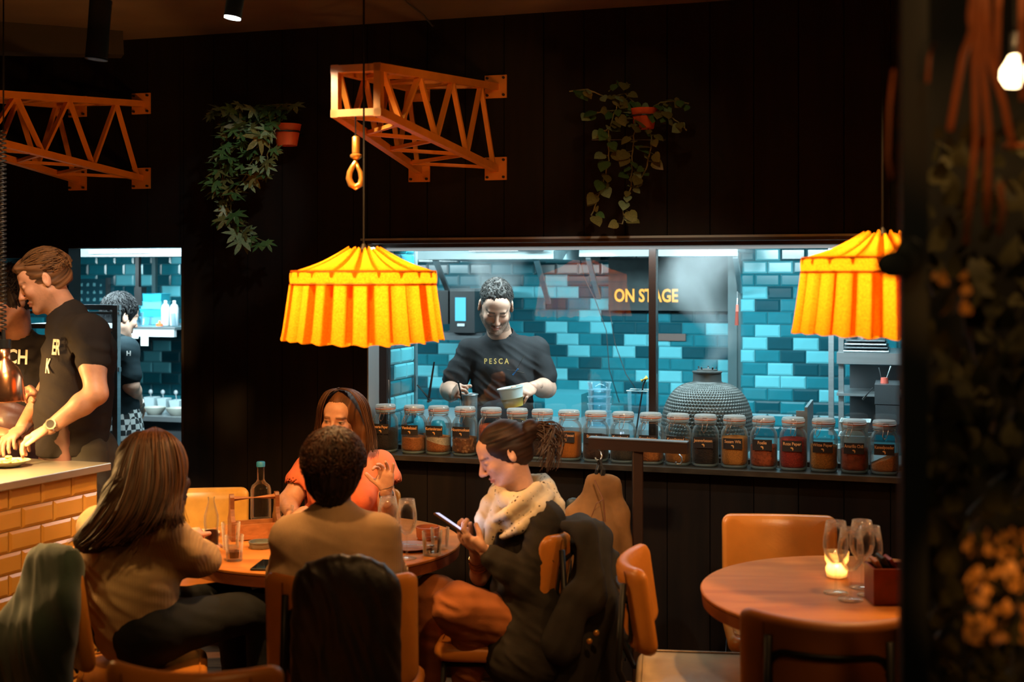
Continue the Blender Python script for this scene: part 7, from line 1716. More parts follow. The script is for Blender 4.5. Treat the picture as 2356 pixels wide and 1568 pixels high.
for sx_ in (wall_s(980, 1.5), wall_s(1690, 1.5)):
    for tt_ in (1.02, 1.70): m = MB(); wbox(m, sx_ - 0.02, sx_ + 0.02, tt_ - 0.02, tt_ + 0.02, 0, 0.954); m.build('leg', M_steel, prep)
for o in bpy.data.objects:
    if o.name.startswith('plastic_tub'): o.location.z += 0.986 - zst
# clear container with yellow-tipped tool
q = W(wall_s(1470, 0.60), 0.60, 0.931); r_ = root('container', 'tall clear container with a tool in it left of the grill', 'container', q)
m = MB(); 
def taper(mb, c, w0, d0, w1, d1, h):
    v = [(-w0, -d0, 0), (w0, -d0, 0), (w0, d0, 0), (-w0, d0, 0), (-w1, -d1, h), (w1, -d1, h), (w1, d1, h), (-w1, d1, h)]
    Rz = Matrix.Rotation(-AW, 3, 'Z'); v = [Vector(c) + Rz @ Vector(p) for p in v]
    return mb.add(v, [(3, 2, 1, 0), (0, 1, 5, 4), (1, 2, 6, 5), (2, 3, 7, 6), (3, 0, 4, 7)])
ht = wall_z(1470, 897, 0.6) - 0.931
taper(m, q, 0.038, 0.038, 0.048, 0.048, ht); m.build('tub', M_clear, r_)
m = MB(); z_ = ht; Rz = Matrix.Rotation(-AW, 3, 'Z'); m.tube([q + Rz @ Vector(p) for p in ((-0.05, -0.05, z_), (0.05, -0.05, z_), (0.05, 0.05, z_), (-0.05, 0.05, z_))], 0.003, 5, closed=True); m.build('rim', M_milky, r_)
m = MB(); m.tube([q + Vector((-0.02, 0, 0.05)), K(1480, 885, 0.6), K(1487, 870, 0.6)], 0.004, 6); ha = m.build('handle', M_blackp, r_)
m = MB(); m.tube([K(1476, 876, 0.6), K(1489, 868, 0.6)], [0.009, 0.011], 8); m.build('handle_tip', pm('yellow_tip', (0.8, 0.45, 0.04), 0.5), r_, smooth=True)
# egg-shaped ceramic grill
gc = W(wall_s(1627, 0.56), 0.56, 0.931); eg = root('ceramic_grill', 'dimpled dark ceramic egg grill steaming behind the jars', 'grill', gc)
def scale_mat():
    mm = bpy.data.materials.new('dimpled_ceramic'); N, L = nodes(mm); b = N['Principled BSDF']; b.inputs['Base Color'].default_value = (0.055, 0.062, 0.060, 1); b.inputs['Roughness'].default_value = 0.32
    return mm
M_egg = scale_mat()
zt0 = wall_z(1627, 880, 0.5); Rg = 0.222
def eggp(phi, v): # v 0 bottom .. 1 top
    th = v * math.pi * 0.5; r = Rg * math.cos(th) ** 0.58 if v < 1 else 0
    return r, 0.10 + (zt0 - 0.931 - 0.10) * math.sin(th)
nu, nv = 132, 30
def dim(u, v):
    r, z = eggp(0, v * 0.90); a = 2 * math.pi * u
    cu = u * 78; cv = v * 19
    row = math.floor(cv); fu = (cu + 0.5 * (row % 2)) % 1.0 - 0.5; fv = cv % 1.0 - 0.5
    dd = min(1.0, math.hypot(fu * 1.3, fv * 1.3) / 0.5); b = -0.0075 * (1 - dd * dd)
    st_ = math.sin(v * 1.3); r2 = r + b * (1 - 0.8 * st_); return gc + Vector((r2 * math.cos(a), r2 * math.sin(a), z + b * st_))
m = MB(); m.grid(dim, 78 * 5, 19 * 5 + 1, closed_u=True); m.build('lid', M_egg, eg, smooth=True)
m = MB(); m.lathe([(0, 0.0), (Rg * 0.80, 0.0), (Rg * 0.98, 0.04), (Rg * 1.0, 0.088), (0, 0.088)], gc, 48); m.build('body', M_egg, eg, smooth=True, angle=50)
m = MB(); m.lathe([(Rg * 0.98, 0.088), (Rg * 1.03, 0.089), (Rg * 1.03, 0.104), (Rg * 0.98, 0.105)], gc, 48); m.build('band', M_dsteel, eg)
zr = eggp(0, 0.90)[1]; rr_ = eggp(0, 0.90)[0]
m = MB(); m.lathe([(rr_ + 0.004, zr - 0.004), (0.070, zr + 0.004), (0.068, zr + 0.008), (0.067, zr + 0.045), (0.071, zr + 0.047), (0.071, zr + 0.053), (0.050, zr + 0.055), (0.048, zr + 0.062), (0.020, zr + 0.066), (0, zr + 0.066)], gc, 32); m.build('chimney_cap', pm('cast_iron', (0.05, 0.055, 0.055), 0.5, 0.3), eg, smooth=True, angle=35)
m = MB()
for k in range(5): a = k * 1.3; m.tube([gc + Vector((0.04 * math.cos(a), 0.04 * math.sin(a), zr + 0.06)), gc + Vector((0.045 * math.cos(a), 0.045 * math.sin(a), zr + 0.075))], 0.004, 6)
tag(m.build('vent_knobs', M_dsteel, eg), kind='stuff')
# magnetic strip on the wall
m = MB(); kbox(m, 1457, 1546, 775, 792, 2.10, 2.12); o = m.build('knife_rail', pm('rail_brown', (0.10, 0.06, 0.05), 0.4), None, origin=W(wall_s(1500, 2.1), 2.1, 1.3)); tag(o, 'brown magnetic knife rail on the tiles below the lettering', 'rail')
o.location += TW * (TC - 2.13)
# hanging ladle shape with red handle, right of the hood
lt = root('squeegee', 'hanging tool with a red handle right of the extractor hood', 'tool', K(1696, 750, 1.7))
m = MB(); m.tube([K(1697, 670, 1.7), K(1696, 700, 1.7)], 0.004, 6); m.build('shaft', M_steel, lt); m = MB(); m.tube([K(1696, 700, 1.7), K(1695, 748, 1.7)], [0.006, 0.012], 8, sq=0.4); m.build('handle', pm('red_plastic', (0.55, 0.10, 0.07), 0.4), lt, smooth=True)
# cables on the wall
for pts, nm in (([(1335, 598), (1345, 640), (1370, 690), (1395, 760), (1402, 850), (1425, 925)], 'black cable running down the tiles left of the lettering'), ([(1400, 700), (1415, 790), (1440, 860), (1470, 905)], 'black cable hanging down to the tall clear container')):
    m = MB(); m.tube([K(x, y, 1.9) for x, y in pts], 0.0028, 5); o = m.build('cable', M_blackp, None, True, origin=K(*pts[0], 1.9)); tag(o, nm, 'cable')
# steel stand right of the grill
m = MB(); s_c = wall_s(1862, 0.42); wbox(m, s_c - 0.008, s_c + 0.004, 0.25, 0.62, 0.931, wall_z(1862, 928, 0.42)); wbox(m, s_c - 0.045, s_c - 0.008, 0.25, 0.262, 0.931, wall_z(1850, 942, 0.3))
o = m.build('steel_stand', M_steel, None, origin=W(s_c, 0.42, 0.931)); tag(o, 'upright steel plate standing behind the pink pepper jar', 'stand')
# shelf rack at the far right of the kitchen
rk2 = kthing('storage_rack', 'tall steel rack at the right end of the kitchen', 'rack', 1990, 1.3)
for px in (1912, 1935):
    m = MB(); kbox(m, px - 6, px + 6, 560, 1000, 1.25 if px > 1920 else 1.75, 1.30 if px > 1920 else 1.80); m.build('upright', M_steel, rk2)
for py0, py1 in ((812, 838), (906, 912)):
    m = MB(); kbox(m, 1925, 2095, py0, py1, 1.22, 1.75); m.build('shelf', M_steel, rk2)
m = MB(); kbox(m, 1955, 2095, 840, 1000, 1.55, 1.75); m.build('back_panel', M_dsteel, rk2)
gt = 'baking trays on the right steel rack'
for k in range(4):
    m = MB(); kbox(m, 1938 + 2 * k, 2046 - 3 * k, 806 - k * 8, 810 - k * 8, 1.25 + 0.01 * k, 1.70)
    o = m.build('baking_tray', M_dsteel if k % 2 else M_steel, None, origin=W(wall_s(1990, 1.3), 1.3, wall_z(1990, 810 - 8 * k, 1.25))); bevel(o, 0.003); tag(o, 'flat steel tray on the right rack, %s in the pile' % ('lowest', 'second', 'third', 'topmost')[k], 'tray', gt)
for k, (px, py, w_, h_) in enumerate(((1955, 785, 0.06, 0.04), (1985, 782, 0.045, 0.05))):
    q = W(wall_s(px, 1.4), 1.4, wall_z(px, 782, 1.25) - 0.002); m = MB(); m.lathe([(0, 0), (w_ * 0.8, 0), (w_, h_), (w_ * 0.93, h_), (w_ * 0.75, 0.004), (0, 0.004)], q, 24); o = m.build('steel_bowl', M_steel, None, True, origin=q, angle=50); tag(o, ('wider', 'smaller')[k] + ' steel bowl standing on the trays of the right rack', 'bowl')
gcn = 'white tubs stacked below the right rack'
zb_ = 0.931
for k, (px, w_, h_, t_) in enumerate(((1966, 0.078, 0.075, 0.45), (1970, 0.070, 0.055, 0.45), (1968, 0.062, 0.060, 0.45))):
    q = W(wall_s(px, t_), t_, zb_ + 0.001); m = MB(); taper(m, q, w_ * 0.85, 0.06, w_, 0.07, h_); m.tube([q + Matrix.Rotation(-AW, 3, 'Z') @ Vector(p) for p in ((-w_ - 0.003, -0.073, h_), (w_ + 0.003, -0.073, h_), (w_ + 0.003, 0.073, h_), (-w_ - 0.003, 0.073, h_))], 0.004, 5, closed=True)
    o = m.build('plastic_tub', pm('tub_white', (0.62, 0.72, 0.74), 0.35), None, origin=q); tag(o, 'whitish rectangular tub, %s of the stack behind the right jars' % ('lowest', 'middle', 'topmost')[k], 'tub', gcn); zb_ += h_ + 0.002
m = MB(); m.tube([K(1985, 918, 0.38), K(2008, 892, 0.42)], [0.005, 0.003], 6); o = m.build('spoon', M_blackp, None, True, origin=K(1985, 918, 0.38)); tag(o, 'dark spoon handle sticking out over the white tubs', 'spoon')
m = MB(); kbox(m, 2012, 2070, 885, 930, 0.9, 1.2); kbox(m, 2014, 2070, 932, 975, 0.9, 1.2); q = W(wall_s(2040, 0.9), 0.9, 0.9); o = m.build('steel_drawer', M_dsteel, None, origin=q); o.name = 'steel_cabinet'; tag(o, 'dark steel drawer block at the right end behind the jars', 'cabinet')
wk = K(2035, 882, 1.0); r_ = root('whisk', 'whisk with a red collar standing at the right end of the kitchen', 'whisk', wk)
m = MB(); m.tube([K(2030, 880, 1.0), K(2022, 845, 1.0)], 0.003, 5); m.tube([K(2036, 880, 1.0), K(2050, 842, 1.0)], 0.005, 6); m.build('wires', M_steel, r_); m = MB(); m.lathe([(0, 0), (0.020, 0), (0.018, 0.03), (0, 0.03)], wk, 12); m.build('collar', MATS['red_plastic'], r_)
# things round the chef's hands
tubm = MB(); c = P(1176, 902, 6.10); Rm = Matrix.Rotation(math.radians(-10), 3, 'Y')
r_ = root('plastic_tub', 'whitish tub with yellow liquid held tilted by the chef', 'tub', c + Vector((0, 0, -0.05)))
prof = [(0.001, -0.070), (0.045, -0.070), (0.061, 0.018), (0.066, 0.020), (0.066, 0.026), (0.061, 0.026), (0.043, -0.066), (0.001, -0.066)]
tubm.lathe(prof, c, 28, caps=False, M=Rm); tubm.build('tub', pm('tub_translucent', (0.62, 0.75, 0.76), 0.3, trans=0.0), r_, smooth=True, angle=50)
m = MB(); m.lathe([(0.0462, -0.0702), (0.0465, -0.068), (0.0545, -0.028), (0.0550, -0.028)], c, 28, caps=False, M=Rm); m.build('yellow_sauce', pm('sauce_yellow', (0.62, 0.42, 0.06), 0.3), r_, smooth=True)
m = MB(); m.tube([P(1054, 877, 6.04), P(1060, 905, 6.05), P(1066, 936, 6.06)], [0.004, 0.0045, 0.006], 7); o = m.build('ladle', M_blackp, None, True, origin=P(1066, 936, 6.06)); tag(o, 'black ladle handle in the hand of the chef', 'ladle')
q = P(1078, 948, 6.14); q.z = 0.932; r_ = root('steel_pot', 'steel insert pot in front of the hand with the ladle', 'pot', q)
m = MB(); hh = P(0, 908, 6.14).z - 0.932; m.lathe([(0, 0), (0.042, 0), (0.044, hh), (0.049, hh + 0.002), (0.047, hh + 0.006), (0.041, hh), (0.039, 0.004), (0, 0.004)], q, 28); m.build('pot', M_steel, r_, smooth=True, angle=50)
# squeeze bottles left of the chef
g3 = 'bottles and tools left of the chef'
q = W(wall_s(978, 0.45), 0.45, 0.931); r_ = root('utensil_pot', 'dark pot of black tongs at the left end of the kitchen counter', 'pot', q)
m = MB(); m.lathe([(0, 0), (0.035, 0), (0.038, 0.06), (0.034, 0.06), (0.032, 0.004), (0, 0.004)], q, 20); m.build('pot', M_blackp, r_, smooth=True, angle=50)
for a, b in (((985, 925), (999, 832)), ((992, 922), (960, 885))):
    m = MB(); m.tube([K(a[0], a[1], 0.45), K(b[0], b[1], 0.45)], [0.007, 0.004], 6); m.build('tongs', M_blackp, r_)
q = W(wall_s(962, 0.52), 0.52, 0.931); m = MB(); m.lathe([(0, 0), (0.030, 0), (0.032, 0.10), (0.020, 0.13), (0.008, 0.14), (0.005, 0.16), (0, 0.16)], q, 18); o = m.build('squeeze_bottle', M_teald, None, True, origin=q); tag(o, 'teal squeeze bottle beside the tongs at the window corner', 'bottle')
q = W(wall_s(1008, 0.5), 0.5, 0.931); m = MB(); m.lathe([(0, 0), (0.036, 0), (0.040, 0.045), (0.042, 0.09), (0.03, 0.12), (0.012, 0.125), (0, 0.125)], q, 18); o = m.build('covered_jug', pm('teal_bag', (0.01, 0.16, 0.19), 0.35), None, True, origin=q); tag(o, 'rounded teal container right of the black tongs', 'container')
q = W(wall_s(986, 0.24), 0.24, 0.931); m = MB(); m.lathe([(0, 0), (0.016, 0), (0.016, 0.07), (0.007, 0.085), (0.004, 0.098), (0, 0.098)], q, 14); o = m.build('squeeze_bottle', MATS['red_plastic'], None, True, origin=q); tag(o, 'small red-tipped bottle peeking between the second and third jar', 'bottle')

# ---------------------------------------------------------------- kitchen seen through the left opening
lk = kthing('extractor_hood', 'white edged steel hood at the top of the left kitchen opening', 'hood', 290, 1.0, 1.9)
zb = wall_z(290, 590, 1.0); s0, s1 = wall_s(-60, 1.0), wall_s(423, 1.0)
m = MB(); wbox(m, s0, s1, 1.0, 2.3, zb + 0.02, zb + 0.42); m.build('canopy', MATS['hood_steel'], lk)
m = MB(); wbox(m, s0, s1, 0.985, 1.0, zb, zb + 0.035); m.build('edge_strip', pm('hood_edge', (0.20, 0.25, 0.26), 0.45, 0.2), lk)
m = MB(); kbox(m, 205, 340, 576, 582, 0.95, 0.98); m.build('light_tube', pm('tube_glow', (1, 1, 1), 0.5), lk)
bd = kthing('menu_board', 'dark board with rows of chalky teal writing on the left kitchen wall', 'board', 208, TL - 0.03, 1.7)
m = MB(); kbox(m, 150, 245, 641, 702, TL - 0.04, TL - 0.012); b_ = m.build('board', pm('board_teal', (0.008, 0.05, 0.07), 0.4), bd)
m = MB(); kbox(m, 243, 247, 639, 704, TL - 0.05, TL - 0.012); m.build('edge', M_dsteel, bd)
for r in range(3):
    for c in range(5):
        px, py = 172 + c * 15, 655 + r * 17; q = K(px, py, TL - 0.043)
        text_obj('lettering', ('10 x', 'kg', 'V 2', '4 st', '6')[(r + c) % 5] if False else ('ılı', 'lıl', 'ıll', 'lll', 'ıı')[(r * 2 + c) % 5], 0.035, plane_M(q, XW, UP), pm('chalk_teal', (0.25, 0.65, 0.72), 0.8), parent=b_, extrude=0.0005)
ws = kthing('wall_shelf', 'steel wall shelf with tubs and bottles in the left kitchen', 'shelf', 350, 1.75, 1.4)
m = MB(); kbox(m, 150, 402, 751, 757, 1.6, 2.30); m.build('shelf', M_steel, ws)
m = MB(); kbox(m, 150, 400, 757, 773, 1.6, 1.63); m.build('lip', M_white, ws)
zs = wall_z(350, 751, 1.6) + 0.002
for k, (px, h_, w_, m_, nm) in enumerate(((312, 0.085, 0.052, M_clear, 'round clear tub on the left kitchen shelf'), (330, 0.05, 0.06, M_clear, 'low clear box on the left kitchen shelf'))):
    q = W(wall_s(px, 1.72), 1.72, zs); m = MB(); m.lathe([(0, 0), (w_ * 0.85, 0), (w_, h_), (w_ * 0.92, h_), (w_ * 0.8, 0.004), (0, 0.004)], q, 22); o = m.build('plastic_tub', m_, None, True, origin=q, angle=50); tag(o, nm, 'tub')
for k in range(4):
    q = W(wall_s(357, 1.95), 1.95, zs + k * 0.052); m = MB(); taper(m, q, 0.075, 0.05, 0.082, 0.055, 0.048); m.tube([q + Matrix.Rotation(-AW, 3, 'Z') @ Vector(p) for p in ((-0.084, -0.057, 0.048), (0.084, -0.057, 0.048), (0.084, 0.057, 0.048), (-0.084, 0.057, 0.048))], 0.003, 5, closed=True)
    o = m.build('plastic_tub', MATS['teal_crate'] if k % 2 else pm('tub_teal', (0.10, 0.45, 0.55), 0.3), None, origin=q); tag(o, 'teal rectangular box on the left shelf, %s of its stack' % ('lowest', 'second', 'third', 'topmost')[k], 'tub', 'teal boxes stacked on the left kitchen shelf')
for k, px in enumerate((381, 401)):
    q = W(wall_s(px, 1.70), 1.70, zs); m = MB(); m.lathe([(0, 0), (0.026, 0), (0.028, 0.004), (0.028, 0.115), (0.022, 0.135), (0.010, 0.145), (0.010, 0.165), (0, 0.165)], q, 20); o = m.build('squeeze_bottle', M_white, None, True, origin=q); tag(o, ('left', 'right')[k] + ' of the two white bottles on the left kitchen shelf', 'bottle', 'white bottles on the left kitchen shelf')
q = W(wall_s(367, 1.63), 1.63, zs); m = MB(); m.lathe([(0, 0), (0.022, 0), (0.022, 0.016), (0.008, 0.020), (0.006, 0.036), (0, 0.036)], q, 16); o = m.build('bottle_cap', pm('orange_cap', (0.75, 0.12, 0.03), 0.4), None, True, origin=q, angle=50); tag(o, 'orange red nozzle cap lying on the left kitchen shelf', 'cap')
q = W(wall_s(412, 1.66), 1.66, zs); m = MB(); taper(m, q, 0.035, 0.03, 0.04, 0.035, 0.085); o = m.build('plastic_tub', M_clear, None, origin=q); tag(o, 'milky box at the right end of the left kitchen shelf', 'tub')
for k, (a, b, c, d) in enumerate(((324, 770, 341, 795), (297, 770, 318, 778), (300, 752 + 20, 316, 779))[:2]):
    m = MB(); kbox(m, a, c, b, d, 1.595, 1.597); o = m.build('paper_note', pm('paper', (0.7, 0.75, 0.72), 0.8), None, origin=K(a, b, 1.596)); tag(o, ('larger paper note hanging under the left kitchen shelf', 'small paper strip on the edge of the left kitchen shelf')[k], 'note')
# pipe / ladle hanging on the wall
m = MB(); kbox(m, 311, 319, 590, 662, 1.9, 1.93); kbox(m, 309, 325, 660, 702, 1.88, 1.94); q = K(316, 590, 1.9); o = m.build('wall_pipe', M_black, None, origin=q); tag(o, 'black pipe dropping from the hood in the left kitchen', 'pipe')
m = MB(); kbox(m, 349, 357, 590, 675, 2.2, 2.23); o = m.build('wall_pipe', MATS['pier_dark'], None, origin=K(352, 590, 2.2)); tag(o, 'thin dark green pipe on the left kitchen tiles', 'pipe')
# steel rack between the men and the cook
sr_ = kthing('shelving_rack', 'open steel rack between the tall man and the cook', 'rack', 255, 0.42)
for px, tt_ in ((268, 0.35), (256, 0.62), (150, 0.35)):
    m = MB(); s_ = wall_s(px, tt_); wbox(m, s_ - 0.016, s_ + 0.016, tt_ - 0.015, tt_ + 0.015, 0.0, wall_z(px, 702, tt_)); m.build('upright', M_steel, sr_)
for py0, py1 in ((700, 712), (716, 722), (842, 852), (745, 756)):
    m = MB(); kbox(m, 60, 274 if py0 != 745 else 215, py0, py1, 0.34 if py0 != 745 else 0.30, 0.36 if py0 not in (745,) else 0.62); m.build('rail', M_steel if py0 != 745 else M_white, sr_)
# lower worktop with bowls
wt_ = kthing('prep_counter', 'steel worktop with bowls in the left kitchen', 'counter', 370, 1.8)
z_w = wall_z(360, 958, 1.5)
m = MB(); wbox(m, wall_s(60, 1.5), wall_s(430, 1.5), 1.5, 2.30, z_w - 0.03, z_w); m.build('worktop', M_steel, wt_)
m = MB(); wbox(m, wall_s(60, 1.5), wall_s(430, 1.5), 1.56, 2.25, 0.0, z_w - 0.031); m.build('cabinet', M_dsteel, wt_)
gb = 'shallow bowls on the left kitchen worktop'
for k, (px, r0) in enumerate(((356, 0.072), (408, 0.072))):
    q = W(wall_s(px, 1.62), 1.62, z_w + 0.001); m = MB(); m.lathe([(0, 0), (r0 * 0.6, 0), (r0 * 0.92, 0.028), (r0, 0.046), (r0 * 0.95, 0.046), (r0 * 0.85, 0.026), (0, 0.008)], q, 30); o = m.build('bowl', pm('stone_bowl', (0.35, 0.36, 0.32), 0.5), None, True, origin=q, angle=50); tag(o, ('left', 'right')[k] + ' shallow grey bowl in front on the left kitchen worktop', 'bowl', gb)
for k, (px, w_, h_) in enumerate(((350, 0.04, 0.075), (378, 0.035, 0.07), (408, 0.04, 0.06))):
    q = W(wall_s(px, 1.95), 1.95, z_w + 0.001); r_ = root('plastic_tub', ('left', 'middle', 'right')[k] + ' translucent tub behind the grey bowls', 'tub', q, 'translucent tubs behind the grey bowls')
    m = MB(); taper(m, q, w_ * 0.8, w_ * 0.8, w_, w_, h_); m.build('tub', M_milky, r_)
    m = MB(); m.tube([q + Vector((0, 0, 0.02)), q + Vector((-0.01, 0, 0.10))], 0.003, 5); m.sphere(q + Vector((-0.01, 0, 0.11)), (0.014, 0.008, 0.016), 10, 8); m.build('spoon', M_white, r_, smooth=True)
gq = 'teal crates stacked on the kitchen floor'
zc0 = 0.002
for k in range(4):
    q = W(wall_s(254, 0.95), 0.95, zc0); m = MB(); taper(m, q, 0.13, 0.15, 0.15, 0.17, 0.19); m.tube([q + Matrix.Rotation(-AW, 3, 'Z') @ Vector(p) for p in ((-0.155, -0.175, 0.19), (0.155, -0.175, 0.19), (0.155, 0.175, 0.19), (-0.155, 0.175, 0.19))], 0.007, 6, closed=True)
    o = m.build('crate', M_teald if k % 2 else pm('crate_light', (0.03, 0.42, 0.55), 0.4), None, origin=q); tag(o, 'teal plastic crate left of the cook, %s of the stack' % ('lowest', 'second', 'third', 'topmost')[k], 'crate', gq); zc0 += 0.20

# ---------------------------------------------------------------- steam
def steam(name, label, lo, hi, base, col_r, dens, seed, spread, lean=0.0):
    m = MB(); c = (Vector(lo) + Vector(hi)) / 2; d = Vector(hi) - Vector(lo); m.box(c, d)
    mm = bpy.data.materials.new(name); N, L = nodes(mm); N.remove(N['Principled BSDF']); out = N['Material Output']
    vol = N.new('ShaderNodeVolumePrincipled'); vol.inputs['Color'].default_value = (0.92, 0.97, 1, 1); vol.inputs['Anisotropy'].default_value = 0.2
    tc = N.new('ShaderNodeTexCoord'); sp = N.new('ShaderNodeSeparateXYZ'); L.new(tc.outputs['Object'], sp.inputs[0])
    def math_(op, a, b=None):
        n_ = N.new('ShaderNodeMath'); n_.operation = op
        for i, v in enumerate((a, b)):
            if v is None: continue
            if isinstance(v, (int, float)): n_.inputs[i].default_value = v
            else: L.new(v, n_.inputs[i])
        return n_.outputs[0]
    H_ = d.z
    h = math_('DIVIDE', sp.outputs[2], H_)
    nz = N.new('ShaderNodeTexNoise'); nz.inputs['Scale'].default_value = 4.5; nz.inputs['Detail'].default_value = 3; nz.inputs['Distortion'].default_value = 0.7; nz.noise_dimensions = '4D'; nz.inputs['W'].default_value = seed
    mp = N.new('ShaderNodeMapping'); mp.inputs['Scale'].default_value = (1, 1, 0.6); L.new(tc.outputs['Object'], mp.inputs[0]); L.new(mp.outputs[0], nz.inputs['Vector'])
    wob = math_('MULTIPLY', math_('SINE', math_('MULTIPLY', h, 7.0)), spread * 0.35)
    x = math_('SUBTRACT', sp.outputs[0], math_('ADD', wob, math_('MULTIPLY', h, lean)))
    r = math_('SQRT', math_('ADD', math_('POWER', math_('ABSOLUTE', x), 2.0), math_('POWER', math_('ABSOLUTE', sp.outputs[1]), 2.0)))
    rad = math_('ADD', math_('MULTIPLY', h, spread), col_r)
    fall = math_('MAXIMUM', math_('SUBTRACT', 1.0, math_('DIVIDE', r, rad)), 0.0)
    n2 = math_('MAXIMUM', math_('MULTIPLY', math_('SUBTRACT', nz.outputs['Fac'], 0.36), 2.6), 0.0)
    dd = math_('MULTIPLY', math_('MULTIPLY', math_('MULTIPLY', fall, n2), dens), math_('SUBTRACT', 1.15, math_('MULTIPLY', h, 0.75)))
    L.new(dd, vol.inputs['Density']); L.new(vol.outputs[0], out.inputs['Volume'])
    o = m.build('steam', mm, None, origin=(base[0], base[1], lo[2])); tag(o, label, 'steam', None, 'stuff'); return o
gq_ = gc + Vector((0, 0, zr + 0.07))
steam('steam_a', 'plume of white steam rising from the egg grill', (gq_.x - 0.30, gq_.y - 0.16, gq_.z), (gq_.x + 0.30, gq_.y + 0.16, 1.93), gq_, 0.05, 3.6, 2.0, 0.22, 0.02)
cq = W(wall_s(1110, 1.0), 1.0, 1.72)
steam('steam_b', 'thin steam drifting under the hood above the chef', (cq.x - 0.30, cq.y - 0.1, 1.70), (cq.x + 0.36, cq.y + 0.1, 1.93), cq, 0.24, 7, 7.0, 0.1)
# ---------------------------------------------------------------- ceiling fittings
def Z3(px, py, Y): return P(px, py, Y)
sp1 = root('track_spot', 'black cylinder spotlight with a lit white face at the top', 'spotlight', Z3(545, 0, 4.3))
a, b = Z3(548, -40, 4.3), Z3(535, 40, 4.3)
m = MB(); m.tube([a, b], 0.030, 20); m.build('housing', M_black, sp1, smooth=True, angle=50)
m = MB(); d = (b - a).normalized(); m.tube([b, b + d * 0.004], 0.027, 20); m.build('lens', pm('spot_lens', (1, 1, 1), 0.4, emit=(0.9, 0.97, 1.0), estr=14), sp1)
m = MB(); m.tube([a + Vector((0, 0, 0.0)), Vector((a.x, a.y, Z_CEIL))], 0.006, 8); m.build('stem', M_black, sp1)
light('track_spot_light', 'SPOT', b + d * 0.01, 90, (1.0, 0.95, 0.88), 0.03, target=P(1450, 1000, 5.5), spot=44, blend=0.5)
sp2 = root('track_spot', 'unlit black cylinder spotlight hanging at the upper left', 'spotlight', Z3(228, 70, 4.6))
m = MB(); m.tube([Z3(232, 0, 4.6), Z3(222, 134, 4.6)], 0.040, 24); m.build('housing', pm('spot_dark', (0.02, 0.02, 0.02), 0.5), sp2, smooth=True, angle=50)
m = MB(); m.tube([Z3(222, 132, 4.6), Z3(221.5, 137, 4.6)], 0.041, 24, caps=False); m.build('rim', M_dsteel, sp2)
m = MB(); q = Z3(233, 0, 4.6); m.tube([q, Vector((q.x, q.y, Z_CEIL))], 0.010, 8); m.build('stem', M_black, sp2)
m = MB(); m.bar(Vector((-3.6, 4.75, Z_CEIL - 0.03)), Vector((-0.3, 4.05, Z_CEIL - 0.03)), 0.05, 0.04); o = m.build('ceiling_track', M_black, None, origin=(-1.9, 4.4, Z_CEIL - 0.03)); tag(o, 'black lighting track crossing the ceiling at the upper left', 'track')
m = MB(); m.tube([P(905, -30, 5.0), P(935, 5, 5.0), P(975, 35, 5.2), P(995, 60, 5.6), W(wall_s(1000, 0), -0.01, wall_z(1000, 60, 0))], 0.004, 6); o = m.build('ceiling_cable', M_dsteel, None, True, origin=P(905, -30, 5.0)); tag(o, 'thin cable drooping from the ceiling above the crane bracket', 'cable')
m = MB(); m.bar(Vector((-4.5, 5.0, 2.80)), P(280, 92, 6.15), 0.12, 0.16); o = m.build('beam_1', pm('beam_dark', (0.03, 0.025, 0.022), 0.8), None, origin=(-4.5, 5.0, 2.8)); o['kind'] = 'structure'

# ---------------------------------------------------------------- trailing plants on the wall
M_leafg = pm('leaf_green', (0.07, 0.15, 0.045), 0.42, var=0.35, scale=15)
M_leafp = pm('leaf_pale', (0.22, 0.30, 0.16), 0.42, var=0.3, scale=15)
M_leafo = pm('leaf_olive', (0.16, 0.15, 0.045), 0.42, var=0.35, scale=15)
M_stem = pm('stem_green', (0.20, 0.20, 0.08), 0.6)
M_potr = pm('orange_pot', (0.60, 0.09, 0.02), 0.45, var=0.1)
def leaf_mesh(kind, mat):
    """kind 'lobed' (fatsia-like) or 'heart' (pothos), lying in x-y, tip towards +y"""
    if kind == 'lobed':
        pts = []
        lob = [(-125, 0.38), (-88, 0.62), (-45, 0.85), (0, 1.0), (45, 0.85), (88, 0.62), (125, 0.38)]
        for i, (a, l) in enumerate(lob):
            a0 = math.radians(90 - a); pts.append((l * math.cos(a0 + 0.16) * 0.72, l * math.sin(a0 + 0.16) * 0.72)); pts.append((l * math.cos(a0), l * math.sin(a0))); pts.append((l * math.cos(a0 - 0.16) * 0.72, l * math.sin(a0 - 0.16) * 0.72))
            if i < 6: am = math.radians(90 - (a + lob[i + 1][0]) / 2); pts.append((0.34 * math.cos(am), 0.34 * math.sin(am)))
        pts.append((0, -0.08))
    else:
        pts = [(0, -0.02), (0.22, -0.12), (0.42, 0.02), (0.46, 0.28), (0.34, 0.60), (0.14, 0.88), (0, 1.05), (-0.14, 0.88), (-0.34, 0.60), (-0.46, 0.28), (-0.42, 0.02), (-0.22, -0.12)]
    v = [(x, y, -0.25 * (x * x) + 0.10 * y * (1 - y)) for x, y in pts]; c = len(v); v.append((0, 0.25, 0.06))
    f = [(i, (i + 1) % (c), c) for i in range(c)]
    me = bpy.data.meshes.new('leaf'); me.from_pydata(v, [], f); me.materials.append(mat); me.update(); me.polygons.foreach_set('use_smooth', [True] * len(f)); return me
